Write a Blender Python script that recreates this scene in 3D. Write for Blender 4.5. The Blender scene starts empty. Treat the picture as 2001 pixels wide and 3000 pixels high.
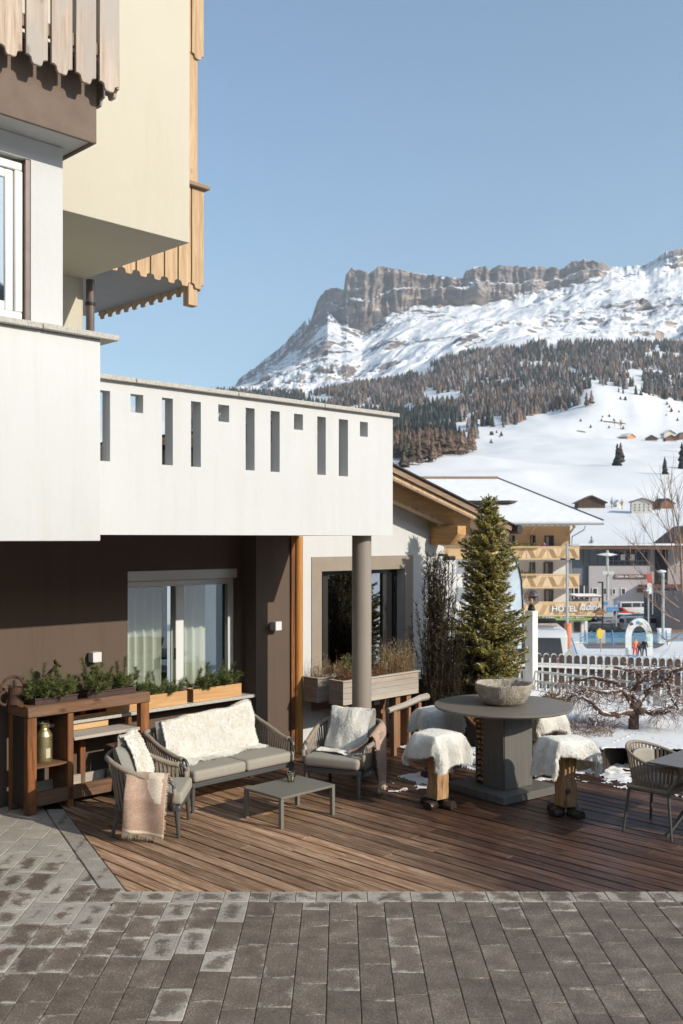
import bpy, bmesh, math, random
import numpy as np
from mathutils import Vector, Matrix
random.seed(7); rng = np.random.default_rng(7)
R = math.radians
scene = bpy.context.scene
COL = scene.collection
# ------------------------------------------------------------------ camera
cam_d = bpy.data.cameras.new('camera'); cam = bpy.data.objects.new('camera', cam_d); COL.objects.link(cam)
cam.location = (0, 0, 2.8); cam.rotation_euler = (R(90), 0, 0)
cam_d.sensor_fit = 'VERTICAL'; cam_d.sensor_height = 36; cam_d.sensor_width = 24.012
cam_d.lens = 35.0; cam_d.shift_y = 77 / 3000; cam_d.clip_start = .1; cam_d.clip_end = 30000
cam_d.dof.use_dof = True; cam_d.dof.focus_distance = 11.0; cam_d.dof.aperture_fstop = 2.8
scene.camera = cam
# ------------------------------------------------------------------ light
SUN_EL = 26.0
SUN_DIR = Vector((.846, -.533, 0)).normalized() * math.cos(R(SUN_EL)) + Vector((0, 0, math.sin(R(SUN_EL))))
w = bpy.data.worlds.new('World'); scene.world = w; w.use_nodes = True
nt = w.node_tree; nt.nodes.clear()
sky = nt.nodes.new('ShaderNodeTexSky'); sky.sky_type = 'NISHITA'; sky.sun_disc = False
sky.sun_elevation = R(SUN_EL); sky.sun_rotation = math.atan2(SUN_DIR.x, SUN_DIR.y)
sky.altitude = 1400; sky.air_density = 1.0; sky.dust_density = 2.2; sky.ozone_density = .8
bg = nt.nodes.new('ShaderNodeBackground'); bg.inputs[1].default_value = .15
ow = nt.nodes.new('ShaderNodeOutputWorld')
tint = nt.nodes.new('ShaderNodeMix'); tint.data_type = 'RGBA'; tint.blend_type = 'MULTIPLY'; tint.inputs[0].default_value = 1; tint.inputs[7].default_value = (1.06, 1.18, 1.15, 1)
nt.links.new(sky.outputs[0], tint.inputs[6]); nt.links.new(tint.outputs[2], bg.inputs[0]); nt.links.new(bg.outputs[0], ow.inputs[0])
sl = bpy.data.lights.new('sun', 'SUN'); sl.energy = 4.7; sl.angle = R(.53); sl.color = (1, .915, .80)
so = bpy.data.objects.new('sun', sl); COL.objects.link(so)
so.rotation_euler = (-SUN_DIR).to_track_quat('-Z', 'Y').to_euler(); so.location = (30, -20, 30)
scene.view_settings.view_transform = 'Standard'; scene.view_settings.look = 'None'
scene.view_settings.exposure = 0.3; scene.view_settings.gamma = 1
scene.render.engine = 'CYCLES'
scene.cycles.max_bounces = 6; scene.cycles.transparent_max_bounces = 12
scene.cycles.use_denoising = True; scene.cycles.caustics_reflective = False; scene.cycles.caustics_refractive = False
# ------------------------------------------------------------------ frames
F = 2917.0; H = 2.8; CX = 1000.0; CY = 1577.0
ANG = math.atan2(.7116, .7026); CA, SA = math.cos(ANG), math.sin(ANG)
def L(s, q, z=0): return (CA * s - SA * q, SA * s + CA * q, z)     # house frame -> world
def at(x, y, D): return Vector(((x - CX) / F * D, D, H + (CY - y) * D / F))
def gp(x, y, z=0):
    D = (H - z) * F / (y - CY); return Vector(((x - CX) / F * D, D, z))
# ------------------------------------------------------------------ mesh builder
class MB:
    def __init__(s): s.v = []; s.f = []; s.m = []; s.mi = 0; s.c = None
    def poly(s, pts):
        b = len(s.v); s.v += [tuple(p) for p in pts]; s.f.append(tuple(range(b, b + len(pts)))); s.m.append(s.mi); return s
    def add(s, vs, fs):
        b = len(s.v); s.v += [tuple(p) for p in vs]
        for f in fs: s.f.append(tuple(i + b for i in f)); s.m.append(s.mi)
        return s
    def box(s, x0, x1, y0, y1, z0, z1, M=None):
        vs = [(x0, y0, z0), (x1, y0, z0), (x1, y1, z0), (x0, y1, z0), (x0, y0, z1), (x1, y0, z1), (x1, y1, z1), (x0, y1, z1)]
        if M is not None: vs = [M @ Vector(p) for p in vs]
        return s.add(vs, [(0, 3, 2, 1), (4, 5, 6, 7), (0, 1, 5, 4), (1, 2, 6, 5), (2, 3, 7, 6), (3, 0, 4, 7)])
    def bar(s, a, b, wd, ht, up=(0, 0, 1)):
        a = Vector(a); b = Vector(b); x = (b - a); l = x.length; x.normalize(); up = Vector(up)
        y = up.cross(x); y = y.normalized() if y.length > 1e-6 else Vector((0, 1, 0)); z = x.cross(y)
        M = Matrix((x, y, z)).transposed().to_4x4(); M.translation = a
        return s.box(0, l, -wd / 2, wd / 2, -ht / 2, ht / 2, M)
    def prism(s, poly, z0, z1, M=None):     # poly CCW in xy extruded in z
        n = len(poly)
        vs = [(p[0], p[1], z0) for p in poly] + [(p[0], p[1], z1) for p in poly]
        if M is not None: vs = [M @ Vector(p) for p in vs]
        fs = [tuple(range(n - 1, -1, -1)), tuple(range(n, 2 * n))] + [(i, (i + 1) % n, n + (i + 1) % n, n + i) for i in range(n)]
        return s.add(vs, fs)
    def tube(s, pts, r, n=8, cap=True, sq=1.0, up=None):
        pts = [Vector(p) for p in pts]; k = len(pts)
        rr = r if isinstance(r, (list, tuple)) else [r] * k
        b = len(s.v); u = None
        for i, p in enumerate(pts):
            t = (pts[min(i + 1, k - 1)] - pts[max(i - 1, 0)])
            if t.length < 1e-9: t = Vector((0, 0, 1))
            t.normalize()
            if u is None: u = (Vector(up) if up else (Vector((0, 0, 1)) if abs(t.z) < .9 else Vector((1, 0, 0))))
            u = (u - t * u.dot(t)); u = u.normalized() if u.length > 1e-6 else t.orthogonal().normalized()
            w_ = t.cross(u)
            for j in range(n):
                a = 2 * math.pi * j / n
                s.v.append(tuple(p + u * (math.cos(a) * rr[i] * sq) + w_ * (math.sin(a) * rr[i])))
        for i in range(k - 1):
            for j in range(n):
                a = b + i * n + j; c = b + i * n + (j + 1) % n
                s.f.append((a, c, c + n, a + n)); s.m.append(s.mi)
        if cap:
            s.f.append(tuple(b + j for j in range(n - 1, -1, -1))); s.m.append(s.mi)
            s.f.append(tuple(b + (k - 1) * n + j for j in range(n))); s.m.append(s.mi)
        return s
    def lathe(s, prof, n=24, c=(0, 0, 0), f=None):
        b = len(s.v)
        for i, (r, z) in enumerate(prof):
            for j in range(n):
                a = 2 * math.pi * j / n; p = Vector((c[0] + r * math.cos(a), c[1] + r * math.sin(a), c[2] + z))
                if f: p = f(p, i, j)
                s.v.append(tuple(p))
        for i in range(len(prof) - 1):
            for j in range(n):
                a = b + i * n + j; d = b + i * n + (j + 1) % n
                s.f.append((a, d, d + n, a + n)); s.m.append(s.mi)
        s.f.append(tuple(b + j for j in range(n - 1, -1, -1))); s.m.append(s.mi)
        e = b + (len(prof) - 1) * n
        s.f.append(tuple(e + j for j in range(n))); s.m.append(s.mi)
        return s
    def grid(s, fn, nu, nv):
        b = len(s.v)
        for j in range(nv + 1):
            for i in range(nu + 1): s.v.append(tuple(fn(i / nu, j / nv)))
        for j in range(nv):
            for i in range(nu):
                a = b + j * (nu + 1) + i; s.f.append((a, a + 1, a + nu + 2, a + nu + 1)); s.m.append(s.mi)
        return s
    def xf(s, M):
        s.v = [tuple(M @ Vector(p)) for p in s.v]; return s
    def mesh(s, name, mats, off=(0, 0, 0), smooth=False, bevel=0, seg=1, sub=0, solid=0):
        me = bpy.data.meshes.new(name)
        me.from_pydata([(p[0] - off[0], p[1] - off[1], p[2] - off[2]) for p in s.v], [], s.f)
        for m in (mats if isinstance(mats, (list, tuple)) else [mats]): me.materials.append(m)
        if any(s.m): me.polygons.foreach_set('material_index', s.m)
        if s.c is not None:
            a = me.color_attributes.new('tint', 'FLOAT_COLOR', 'POINT')
            a.data.foreach_set('color', np.asarray(s.c, dtype=np.float32).ravel())
        if bevel or sub or solid:
            bm = bmesh.new(); bm.from_mesh(me)
            if bevel:
                es = [e for e in bm.edges if len(e.link_faces) == 2 and e.calc_face_angle(0) > R(32)]
                bmesh.ops.bevel(bm, geom=es, offset=bevel, segments=seg, affect='EDGES', profile=.6, clamp_overlap=True)
            bm.to_mesh(me); bm.free()
        if smooth: me.shade_smooth()
        elif bevel: me.shade_smooth(); me.set_sharp_from_angle(angle=R(40))
        me.update(); return me
def link(o, parent=None):
    COL.objects.link(o)
    if parent is not None: o.parent = parent
    return o
class Thing:
    def __init__(s, name, label, cat, loc=(0, 0, 0), rotz=0, off=(0, 0, 0), group=None, kind=None):
        o = bpy.data.objects.new(name, None); o.empty_display_size = .2
        o.location = loc; o.rotation_euler = (0, 0, rotz); COL.objects.link(o)
        if label: o['label'] = label
        if cat: o['category'] = cat
        if group: o['group'] = group
        if kind: o['kind'] = kind
        s.o = o; s.off = off
    def part(s, name, mb, mat, parent=None, label=None, kind=None, **kw):
        me = mb.mesh(name, mat, off=s.off, **kw)
        o = bpy.data.objects.new(name, me); link(o, parent or s.o)
        if label: o['label'] = label
        if kind: o['kind'] = kind
        return o
    def inst(s, name, me, loc=(0, 0, 0), rot=(0, 0, 0), sc=(1, 1, 1), parent=None):
        o = bpy.data.objects.new(name, me); link(o, parent or s.o)
        o.location = (loc[0] - s.off[0], loc[1] - s.off[1], loc[2] - s.off[2]); o.rotation_euler = rot; o.scale = sc
        return o
def TH(name, label, cat, s, q, z=0, group=None, kind=None):
    return Thing(name, label, cat, L(s, q, z), ANG, (s, q, z), group, kind)
def single(name, mb, mat, label, cat, loc=(0, 0, 0), rotz=0, off=(0, 0, 0), group=None, kind=None, **kw):
    me = mb.mesh(name, mat, off=off, **kw); o = bpy.data.objects.new(name, me)
    o.location = loc; o.rotation_euler = (0, 0, rotz); COL.objects.link(o)
    if label: o['label'] = label
    if cat: o['category'] = cat
    if group: o['group'] = group
    if kind: o['kind'] = kind
    return o
def copy_thing(root, loc, rotz, label, group=None):
    r = root.copy(); COL.objects.link(r); r.location = loc; r.rotation_euler = (0, 0, rotz); r['label'] = label
    if group: r['group'] = group
    def rec(a, b):
        for ch in list(a.children):
            c = ch.copy(); COL.objects.link(c); c.parent = b; rec(ch, c)
    rec(root, r); return r
def text(name, s, mat, size, loc, rot, parent=None, extr=.02, shear=0, bold=0, align='CENTER', sx=1.0):
    c = bpy.data.curves.new(name, 'FONT'); c.body = s; c.size = size; c.extrude = extr; c.align_x = align; c.align_y = 'CENTER'
    c.shear = shear; c.offset = bold; c.materials.append(mat); c.resolution_u = 3
    tmp = bpy.data.objects.new(name, c); COL.objects.link(tmp); me = bpy.data.meshes.new_from_object(tmp.evaluated_get(bpy.context.evaluated_depsgraph_get())); bpy.data.objects.remove(tmp)
    o = bpy.data.objects.new(name, me); link(o, parent); o.location = loc; o.rotation_euler = rot; o.scale = (sx, 1, 1); return o
# ------------------------------------------------------------------ materials
class NT:
    def __init__(s, name):
        s.m = bpy.data.materials.new(name); s.m.use_nodes = True; s.t = s.m.node_tree; s.t.nodes.clear()
        s.out = s.n('OutputMaterial'); s.b = s.n('BsdfPrincipled'); s.l(s.b.outputs[0], s.out.inputs[0])
    def n(s, typ, **kw):
        x = s.t.nodes.new('ShaderNode' + typ)
        for k, v in kw.items(): setattr(x, k, v)
        return x
    def l(s, a, b): s.t.links.new(a, b)
    def coord(s, kind='Object', scale=(1, 1, 1), rnd=True, rot=(0, 0, 0)):
        if kind == 'World': o = s.n('NewGeometry').outputs['Position']
        else: o = s.n('TexCoord').outputs[kind]
        mp = s.n('Mapping'); mp.inputs['Scale'].default_value = scale; mp.inputs['Rotation'].default_value = rot; s.l(o, mp.inputs[0])
        if rnd:
            oi = s.n('ObjectInfo'); mu = s.n('MATH' if 0 else 'Math', operation='MULTIPLY'); s.l(oi.outputs['Random'], mu.inputs[0]); mu.inputs[1].default_value = 53.
            cb = s.n('CombineXYZ'); s.l(mu.outputs[0], cb.inputs[0]); s.l(mu.outputs[0], cb.inputs[1]); s.l(mu.outputs[0], cb.inputs[2])
            va = s.n('VectorMath', operation='ADD'); s.l(mp.outputs[0], va.inputs[0]); s.l(cb.outputs[0], va.inputs[1]); return va.outputs[0]
        return mp.outputs[0]
    def noise(s, vec, scale, det=4, rough=.55, dist=0):
        x = s.n('TexNoise'); x.inputs['Scale'].default_value = scale; x.inputs['Detail'].default_value = det
        x.inputs['Roughness'].default_value = rough; x.inputs['Distortion'].default_value = dist; s.l(vec, x.inputs['Vector']); return x.outputs[0]
    def ramp(s, fac, stops, interp='LINEAR'):
        x = s.n('ValToRGB'); x.color_ramp.interpolation = interp; e = x.color_ramp.elements
        while len(e) < len(stops): e.new(.5)
        for i, (p, c) in enumerate(stops):
            e[i].position = p; e[i].color = (c[0], c[1], c[2], 1) if isinstance(c, (tuple, list)) else (c, c, c, 1)
        s.l(fac, x.inputs[0]); return x.outputs[0]
    def mix(s, fac, a, b, blend='MIX'):
        x = s.n('Mix', data_type='RGBA', blend_type=blend)
        for i, v in ((0, fac), (6, a), (7, b)):
            if isinstance(v, (int, float)): x.inputs[i].default_value = v
            elif isinstance(v, (tuple, list)): x.inputs[i].default_value = (*v, 1)
            else: s.l(v, x.inputs[i])
        return x.outputs[2]
    def math(s, op, a, b=0, c=None, clamp=False):
        x = s.n('Math', operation=op, use_clamp=clamp)
        for i, v in enumerate((a, b) if c is None else (a, b, c)):
            if isinstance(v, (int, float)): x.inputs[i].default_value = v
            else: s.l(v, x.inputs[i])
        return x.outputs[0]
    def bump(s, h, strength=.3, dist=.01):
        x = s.n('Bump'); x.inputs['Strength'].default_value = strength; x.inputs['Distance'].default_value = dist
        s.l(h, x.inputs['Height']); s.l(x.outputs[0], s.b.inputs['Normal']); return x
    def set(s, **kw):
        for k, v in kw.items():
            i = s.b.inputs[k.replace('_', ' ')]
            if isinstance(v, (int, float)): i.default_value = v
            elif isinstance(v, (tuple, list)): i.default_value = (*v, 1) if len(v) == 3 else v
            else: s.l(v, i)
        return s
def hexc(r, g, b):
    f = lambda c: ((c / 255 + .055) / 1.055) ** 2.4 if c > 10 else c / 255 / 12.92
    return (f(r), f(g), f(b))
def sc(c, k): return tuple(min(1, x * k) for x in c)
def plain(name, col, rough=.7, metal=0, var=.12, vs=3., bump=0., bs=60., bd=.004, spec=.5, rnd=True, kind='Object', coat=0):
    t = NT(name); v = t.coord(kind, rnd=rnd)
    n = t.noise(v, vs, 5, .6)
    c = t.ramp(n, [(.3, sc(col, 1 - var)), (.7, sc(col, 1 + var))])
    t.set(Base_Color=c, Roughness=rough, Metallic=metal); t.b.inputs['Specular IOR Level'].default_value = spec
    if coat: t.b.inputs['Coat Weight'].default_value = coat
    if bump: t.bump(t.noise(v, bs, 4, .6), bump, bd)
    return t.m
def wood(name, c1, c2, axis=0, rough=.75, scale=1., knots=True, grey=None, bump=.35, rv=.25, rc=14.):
    t = NT(name); st = [rc, rc, rc]; st[axis] = rc * .055
    v = t.coord('Object', tuple(x * scale for x in st))
    n1 = t.noise(v, 1.6, 6, .62, .6); n2 = t.noise(v, 6., 5, .7, .2)
    m = t.math('ADD', t.math('MULTIPLY', n1, .65), t.math('MULTIPLY', n2, .35))
    col = t.ramp(m, [(.34, c2), (.5, tuple((a + b) / 2 for a, b in zip(c1, c2))), (.64, c1)])
    if grey:
        v2 = t.coord('Object', tuple((2.2 if i != axis else .7) for i in range(3)))
        col = t.mix(t.ramp(t.noise(v2, 1.5, 4, .6), [(.4, 0.), (.62, 1.)]), col, grey)
    if knots:
        sk = [5., 5., 5.]; sk[axis] = 2.2
        kv = t.coord('Object', tuple(sk)); vo = t.n('TexVoronoi'); t.l(kv, vo.inputs['Vector']); vo.inputs['Scale'].default_value = 1.
        k = t.ramp(vo.outputs['Distance'], [(.05, 1.), (.14, 0.)])
        col = t.mix(t.math('MULTIPLY', k, .7), col, sc(c2, .45))
    oi = t.n('ObjectInfo'); rnd = t.math('MULTIPLY_ADD', oi.outputs['Random'], rv, 1 - rv / 2)
    cb = t.n('CombineXYZ'); [t.l(rnd, cb.inputs[i]) for i in range(3)]
    col = t.mix(1., col, cb.outputs[0], 'MULTIPLY')
    t.set(Base_Color=col, Roughness=rough); t.b.inputs['Specular IOR Level'].default_value = .35
    t.bump(m, bump, .004); return t.m
M = {}
M['white'] = plain('white_plaster', (.60, .605, .60), .9, var=.02, vs=1.2, bump=.25, bs=40, bd=.006, rnd=False)
M['brownwall'] = plain('brown_plaster', (.125, .090, .068), .88, var=.10, vs=2.5, bump=.45, bs=55, bd=.008, rnd=False)
M['taupe'] = plain('taupe_frame_plaster', (.30, .25, .195), .85, var=.06, vs=4, bump=.3, bs=60, bd=.005, rnd=False)
M['beige'] = plain('beige_plaster', (.58, .54, .45), .9, var=.03, vs=1.5, bump=.3, bs=30, bd=.008, rnd=False)
M['beam'] = plain('brown_render', (.17, .125, .095), .85, var=.12, vs=5, bump=.35, bs=25, bd=.01, rnd=False)
M['granite'] = plain('granite_coping', (.46, .44, .39), .75, var=.3, vs=70, bump=.2, bs=90)
M['greypaint'] = plain('grey_soffit_paint', (.42, .40, .38), .8, var=.05)
M['winwhite'] = plain('white_window_frame', (.72, .72, .70), .35, var=.01, spec=.5)
M['windark'] = plain('dark_window_frame', (.035, .03, .026), .35, var=.05)
M['zinc'] = plain('painted_downpipe', (.16, .125, .11), .4, metal=.3, var=.15, vs=8)
M['column'] = plain('column_paint', (.29, .25, .205), .45, var=.03, rnd=False)
M['black'] = plain('black_plastic', (.012, .012, .012), .5)
M['larch'] = wood('larch_boards', (.64, .47, .29), (.38, .23, .12), 2, .7, rv=.18, bump=.2)
M['larchs'] = wood('larch_grey_boards', (.60, .50, .40), (.32, .22, .15), 2, .75, rv=.25, grey=(.40, .36, .32), bump=.25)
M['woodedge'] = wood('dark_board_edge', (.17, .085, .045), (.10, .05, .03), 2, .8, knots=False)
M['post_or'] = wood('orange_log_post', (.56, .285, .085), (.42, .17, .045), 2, .55, rv=.05, bump=.15)
M['rafter'] = wood('rafter_wood', (.60, .42, .22), (.46, .27, .12), 0, .65)
M['rafter_y'] = wood('purlin_wood', (.62, .40, .18), (.48, .22, .08), 1, .65)
M['fascia'] = wood('weathered_fascia', (.34, .25, .17), (.22, .14, .09), 0, .7)
M['darkboard'] = wood('dark_fence_planks', (.045, .036, .028), (.022, .017, .013), 2, .8, rv=.4)
M['darkboardx'] = wood('dark_bed_planks', (.045, .036, .028), (.022, .017, .013), 2, .8, rv=.4)
M['roofmetal'] = plain('dark_roof_sheet', (.06, .045, .042), .4, metal=.4)
M['rustx'] = wood('reclaimed_beam', (.30, .15, .07), (.055, .022, .012), 0, .75, grey=(.16, .10, .065), bump=1., rc=20.)
M['rustz'] = wood('reclaimed_post', (.42, .16, .045), (.06, .02, .01), 2, .7, grey=(.11, .055, .03), bump=1., rc=20.)
M['rusty'] = wood('reclaimed_end', (.30, .15, .07), (.10, .045, .022), 1, .75, grey=(.2, .12, .07), bump=.6)
M['sheljf'] = None
M['greyplankx'] = wood('weathered_planks', (.50, .42, .33), (.30, .23, .165), 0, .8, grey=(.44, .40, .35), bump=.4)
M['greyplanky'] = wood('weathered_end_planks', (.46, .38, .30), (.26, .19, .13), 1, .8, bump=.4)
M['greypost'] = wood('weathered_legs', (.38, .22, .12), (.2, .09, .045), 2, .8, bump=.4)
M['pinebox'] = wood('pine_box', (.68, .42, .20), (.50, .26, .10), 0, .7, rv=.1, bump=.2)
M['pineboxy'] = wood('pine_box_end', (.36, .20, .10), (.22, .11, .05), 1, .7, rv=.1, bump=.2)
M['stoolpost'] = wood('stool_log', (.56, .36, .18), (.20, .09, .035), 2, .7, bump=1., rc=22)
M['stoolfoot'] = wood('stool_foot_wet', (.05, .032, .022), (.02, .013, .01), 0, .35, bump=.5)
M['strap'] = plain('taupe_rope_strap', (.255, .205, .155), .85, var=.12, vs=30, bump=.5, bs=160, bd=.003)
M['rope'] = plain('taupe_rope_wrap', (.30, .245, .185), .85, var=.15, vs=60, bump=.8, bs=130, bd=.004)
M['alu'] = plain('charcoal_aluminium', (.10, .10, .098), .38, metal=.25, var=.05)
M['cushion'] = plain('grey_beige_cushion', (.335, .305, .25), .95, var=.10, vs=140, bump=.5, bs=220, bd=.002)
M['pillow'] = plain('grey_pillow', (.26, .25, .215), .95, var=.14, vs=140, bump=.5, bs=220, bd=.002)
M['tablemetal'] = plain('olive_grey_table', (.17, .165, .135), .42, var=.04)
M['bistro'] = wood('grey_table_top', (.20, .172, .138), (.145, .122, .098), 0, .42, rv=.02, knots=False, bump=.05)
M['pedestal'] = wood('grey_pedestal', (.155, .147, .132), (.12, .113, .10), 2, .5, rv=.02, knots=False, bump=.05)
M['log'] = wood('firewood', (.62, .42, .22), (.4, .2, .08), 2, .8)
M['railwhite'] = plain('white_rail_paint', (.74, .72, .67), .5, var=.05, vs=8)
M['picket'] = plain('grey_brown_picket', (.065, .048, .038), .8, var=.2, vs=8)
M['snow'] = None
M['concrete'] = plain('stone_bowl', (.36, .315, .25), .95, var=.25, vs=14, bump=1., bs=45, bd=.012)
M['brass'] = plain('aged_brass_can', (.52, .45, .24), .38, metal=.85, var=.35, vs=9, bump=.3, bs=25)
M['rustmetal'] = plain('rusty_metal', (.085, .045, .03), .7, metal=.3, var=.4, vs=15, bump=.4, bs=60)
M['pottray'] = plain('brown_tray', (.06, .032, .027), .5, var=.2, vs=20)
M['bark'] = plain('dark_bark', (.09, .06, .045), .9, var=.4, vs=30, bump=.8, bs=60, bd=.01)
M['twig'] = plain('red_brown_twig', (.19, .105, .07), .8, var=.35, vs=12)
M['birch'] = plain('pale_birch_twig', (.30, .215, .17), .8, var=.3, vs=12)
M['curtain'] = plain('pale_curtain', (.74, .76, .70), .95, var=.03, vs=3)
M['stem'] = plain('dry_stem', (.42, .31, .18), .9, var=.3, vs=8)
M['redstem'] = plain('rusty_heather', (.26, .12, .07), .9, var=.3, vs=8)
M['soil'] = plain('soil', (.03, .022, .016), .95, var=.3)
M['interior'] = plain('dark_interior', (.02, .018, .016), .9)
M['steel'] = plain('galvanised_steel', (.42, .43, .43), .45, metal=.5, var=.08)
M['skin'] = plain('skin', (.55, .33, .24), .6, var=.03)
M['hair'] = plain('dark_hair', (.02, .014, .01), .7)
def leafmat(name, a, b, c):
    t = NT(name); at_ = t.n('Attribute'); at_.attribute_name = 'tint'
    g = t.n('NewGeometry'); v = t.coord('Object', rnd=False); n = t.noise(v, 6, 3)
    r = t.math('ADD', t.math('MULTIPLY', g.outputs['Random Per Island'], .6), t.math('MULTIPLY', n, .5))
    cl = t.ramp(r, [(.2, a), (.5, b), (.85, c)]); t.set(Base_Color=cl, Roughness=.6)
    t.b.inputs['Specular IOR Level'].default_value = .3; tr = t.n('BsdfTranslucent'); t.l(cl, tr.inputs[0]); mx = t.n('MixShader'); mx.inputs[0].default_value = .3
    t.l(t.b.outputs[0], mx.inputs[1]); t.l(tr.outputs[0], mx.inputs[2]); t.l(mx.outputs[0], t.out.inputs[0]); return t.m
M['pine'] = leafmat('mountain_pine_needles', (.035, .055, .018), (.11, .145, .042), (.30, .33, .12))
M['spruce'] = leafmat('spruce_needles', (.07, .065, .015), (.29, .25, .055), (.54, .45, .13))
M['junip'] = leafmat('dry_juniper', (.018, .018, .010), (.055, .048, .026), (.13, .10, .055))
M['dryplant'] = leafmat('dry_grass_plant', (.20, .13, .07), (.36, .26, .14), (.52, .42, .25))
M['heather'] = leafmat('red_heather', (.10, .05, .03), (.24, .12, .07), (.38, .22, .12))
def furmat():
    t = NT('sheepskin_wool'); v = t.coord('Object', rnd=False)
    c = t.ramp(t.noise(v, 9, 4), [(.3, (.86, .82, .71)), (.5, (.93, .91, .85))])
    t.t.nodes.remove(t.b); df = t.n('BsdfDiffuse'); tr = t.n('BsdfTranslucent'); t.l(c, df.inputs[0]); t.l(c, tr.inputs[0]); mx = t.n('MixShader'); mx.inputs[0].default_value = .25
    t.l(df.outputs[0], mx.inputs[1]); t.l(tr.outputs[0], mx.inputs[2]); t.l(mx.outputs[0], t.out.inputs[0]); return t.m
M['fur'] = furmat()
M['hide'] = plain('sheepskin_hide', (.86, .82, .72), .9, var=.08, vs=8)
def blanketmat(name, c, pale):
    t = NT(name); v = t.coord('Object', rnd=False); n = t.noise(v, 90, 3, .7); n2 = t.noise(v, 9, 3, .6)
    col = t.mix(t.ramp(n, [(.35, 0.), (.65, 1.)]), sc(c, .8), sc(c, 1.2))
    col = t.mix(t.ramp(n2, [(.5, 0.), (.7, .35)]), col, pale)
    t.set(Base_Color=col, Roughness=.95); t.b.inputs['Specular IOR Level'].default_value = .1
    t.bump(n, .5, .004); return t.m
M['blanket'] = blanketmat('rose_taupe_wool', (.44, .30, .225), (.6, .5, .4))
M['blanketpale'] = blanketmat('cream_wool', (.68, .58, .44), (.8, .72, .6))
def snowmat(name='snow', tracks=0, patch=None):
    t = NT(name); v = t.coord('World', rnd=False)
    n = t.noise(v, .9 if not tracks else .12, 6, .6); n2 = t.noise(v, 12, 4, .6)
    t.set(Base_Color=t.ramp(n, [(.3, (.80, .80, .79)), (.7, (.88, .88, .87))]), Roughness=.75)
    t.b.inputs['Specular IOR Level'].default_value = .25
    t.bump(t.math('ADD', t.math('MULTIPLY', n, 1.), t.math('MULTIPLY', n2, .25)), .5, .05); return t.m
M['snow'] = snowmat()
def glassmat(name, tint=(.75, .8, .8), refl=.35, dark=.0, fk=1.):
    t = NT(name); t.t.nodes.remove(t.b)
    tr = t.n('BsdfTransparent'); tr.inputs[0].default_value = (*tint, 1)
    gl = t.n('BsdfGlossy'); gl.inputs['Roughness'].default_value = .02; gl.inputs[0].default_value = (.9, .95, 1, 1)
    fr = t.n('Fresnel'); fr.inputs[0].default_value = 1.5
    f = t.math('MULTIPLY_ADD', fr.outputs[0], fk, refl, clamp=True)
    mx = t.n('MixShader'); t.l(f, mx.inputs[0]); t.l(tr.outputs[0], mx.inputs[1]); t.l(gl.outputs[0], mx.inputs[2]); t.l(mx.outputs[0], t.out.inputs[0]); return t.m
M['glass'] = glassmat('window_glass', (.90, .92, .90), .02)
M['glassr'] = glassmat('dark_window_glass', (.25, .25, .24), .45)
M['globe'] = glassmat('smoked_globe_glass', (.74, .62, .50), .09, 0, .55)
M['jarglass'] = glassmat('speckled_jar_glass', (.82, .78, .55), .18)
M['farglass'] = plain('far_window_glass', (.05, .06, .07), .15, spec=.8, var=.3, vs=.5)
def pavermat():
    t = NT('wet_and_dry_paver'); tc = t.n('TexCoord'); sp = t.n('SeparateXYZ'); t.l(tc.outputs['Object'], sp.inputs[0])
    at_ = t.n('Attribute'); at_.attribute_type = 'OBJECT'; at_.attribute_name = 'half_len'
    ex = t.math('SUBTRACT', .102, t.math('ABSOLUTE', sp.outputs[0])); ey = t.math('SUBTRACT', at_.outputs['Fac'], t.math('ABSOLUTE', sp.outputs[1]))
    d = t.math('MINIMUM', t.math('ADD', t.math('MULTIPLY', ex, .9), .018), ey)
    oi = t.n('ObjectInfo'); v = t.coord('World', rnd=True)
    n = t.noise(v, 7, 5, .7); n3 = t.noise(v, 55, 3, .7)
    wa = t.n('Attribute'); wa.attribute_type = 'OBJECT'; wa.attribute_name = 'wet'
    e = t.math('MULTIPLY', d, 8.5)                      # 0 at the joint .. ~.5 in the middle
    e = t.math('ADD', e, t.math('MULTIPLY', t.math('SUBTRACT', n, .58), 2.3))
    e = t.math('ADD', e, t.math('MULTIPLY', t.math('SUBTRACT', n3, .5), .9))
    e = t.math('ADD', e, wa.outputs['Fac'])
    wet = t.ramp(t.math('ADD', e, .22), [(.06, 0.), (.42, 1.)])
    gr = t.math('ADD', t.math('MULTIPLY', t.noise(t.coord('World', rnd=False), 75, 3, .8), .7), t.math('MULTIPLY', t.noise(t.coord('World', rnd=False), 6, 4, .6), .3))
    dry = t.ramp(gr, [(.38, (.29, .255, .21)), (.62, (.50, .455, .385))])
    wt = t.ramp(gr, [(.40, (.092, .070, .053)), (.55, (.19, .150, .115)), (.64, (.38, .32, .25))])
    rv_ = t.math('MULTIPLY_ADD', oi.outputs['Random'], .30, .85); cb_ = t.n('CombineXYZ'); [t.l(rv_, cb_.inputs[i]) for i in range(3)]
    col = t.mix(1., t.mix(wet, dry, wt), cb_.outputs[0], 'MULTIPLY')
    t.set(Base_Color=col, Roughness=t.ramp(wet, [(0, .9), (1, .62)])); t.b.inputs['Specular IOR Level'].default_value = .35
    t.bump(gr, .35, .003); return t.m
M['paver'] = pavermat()
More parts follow.
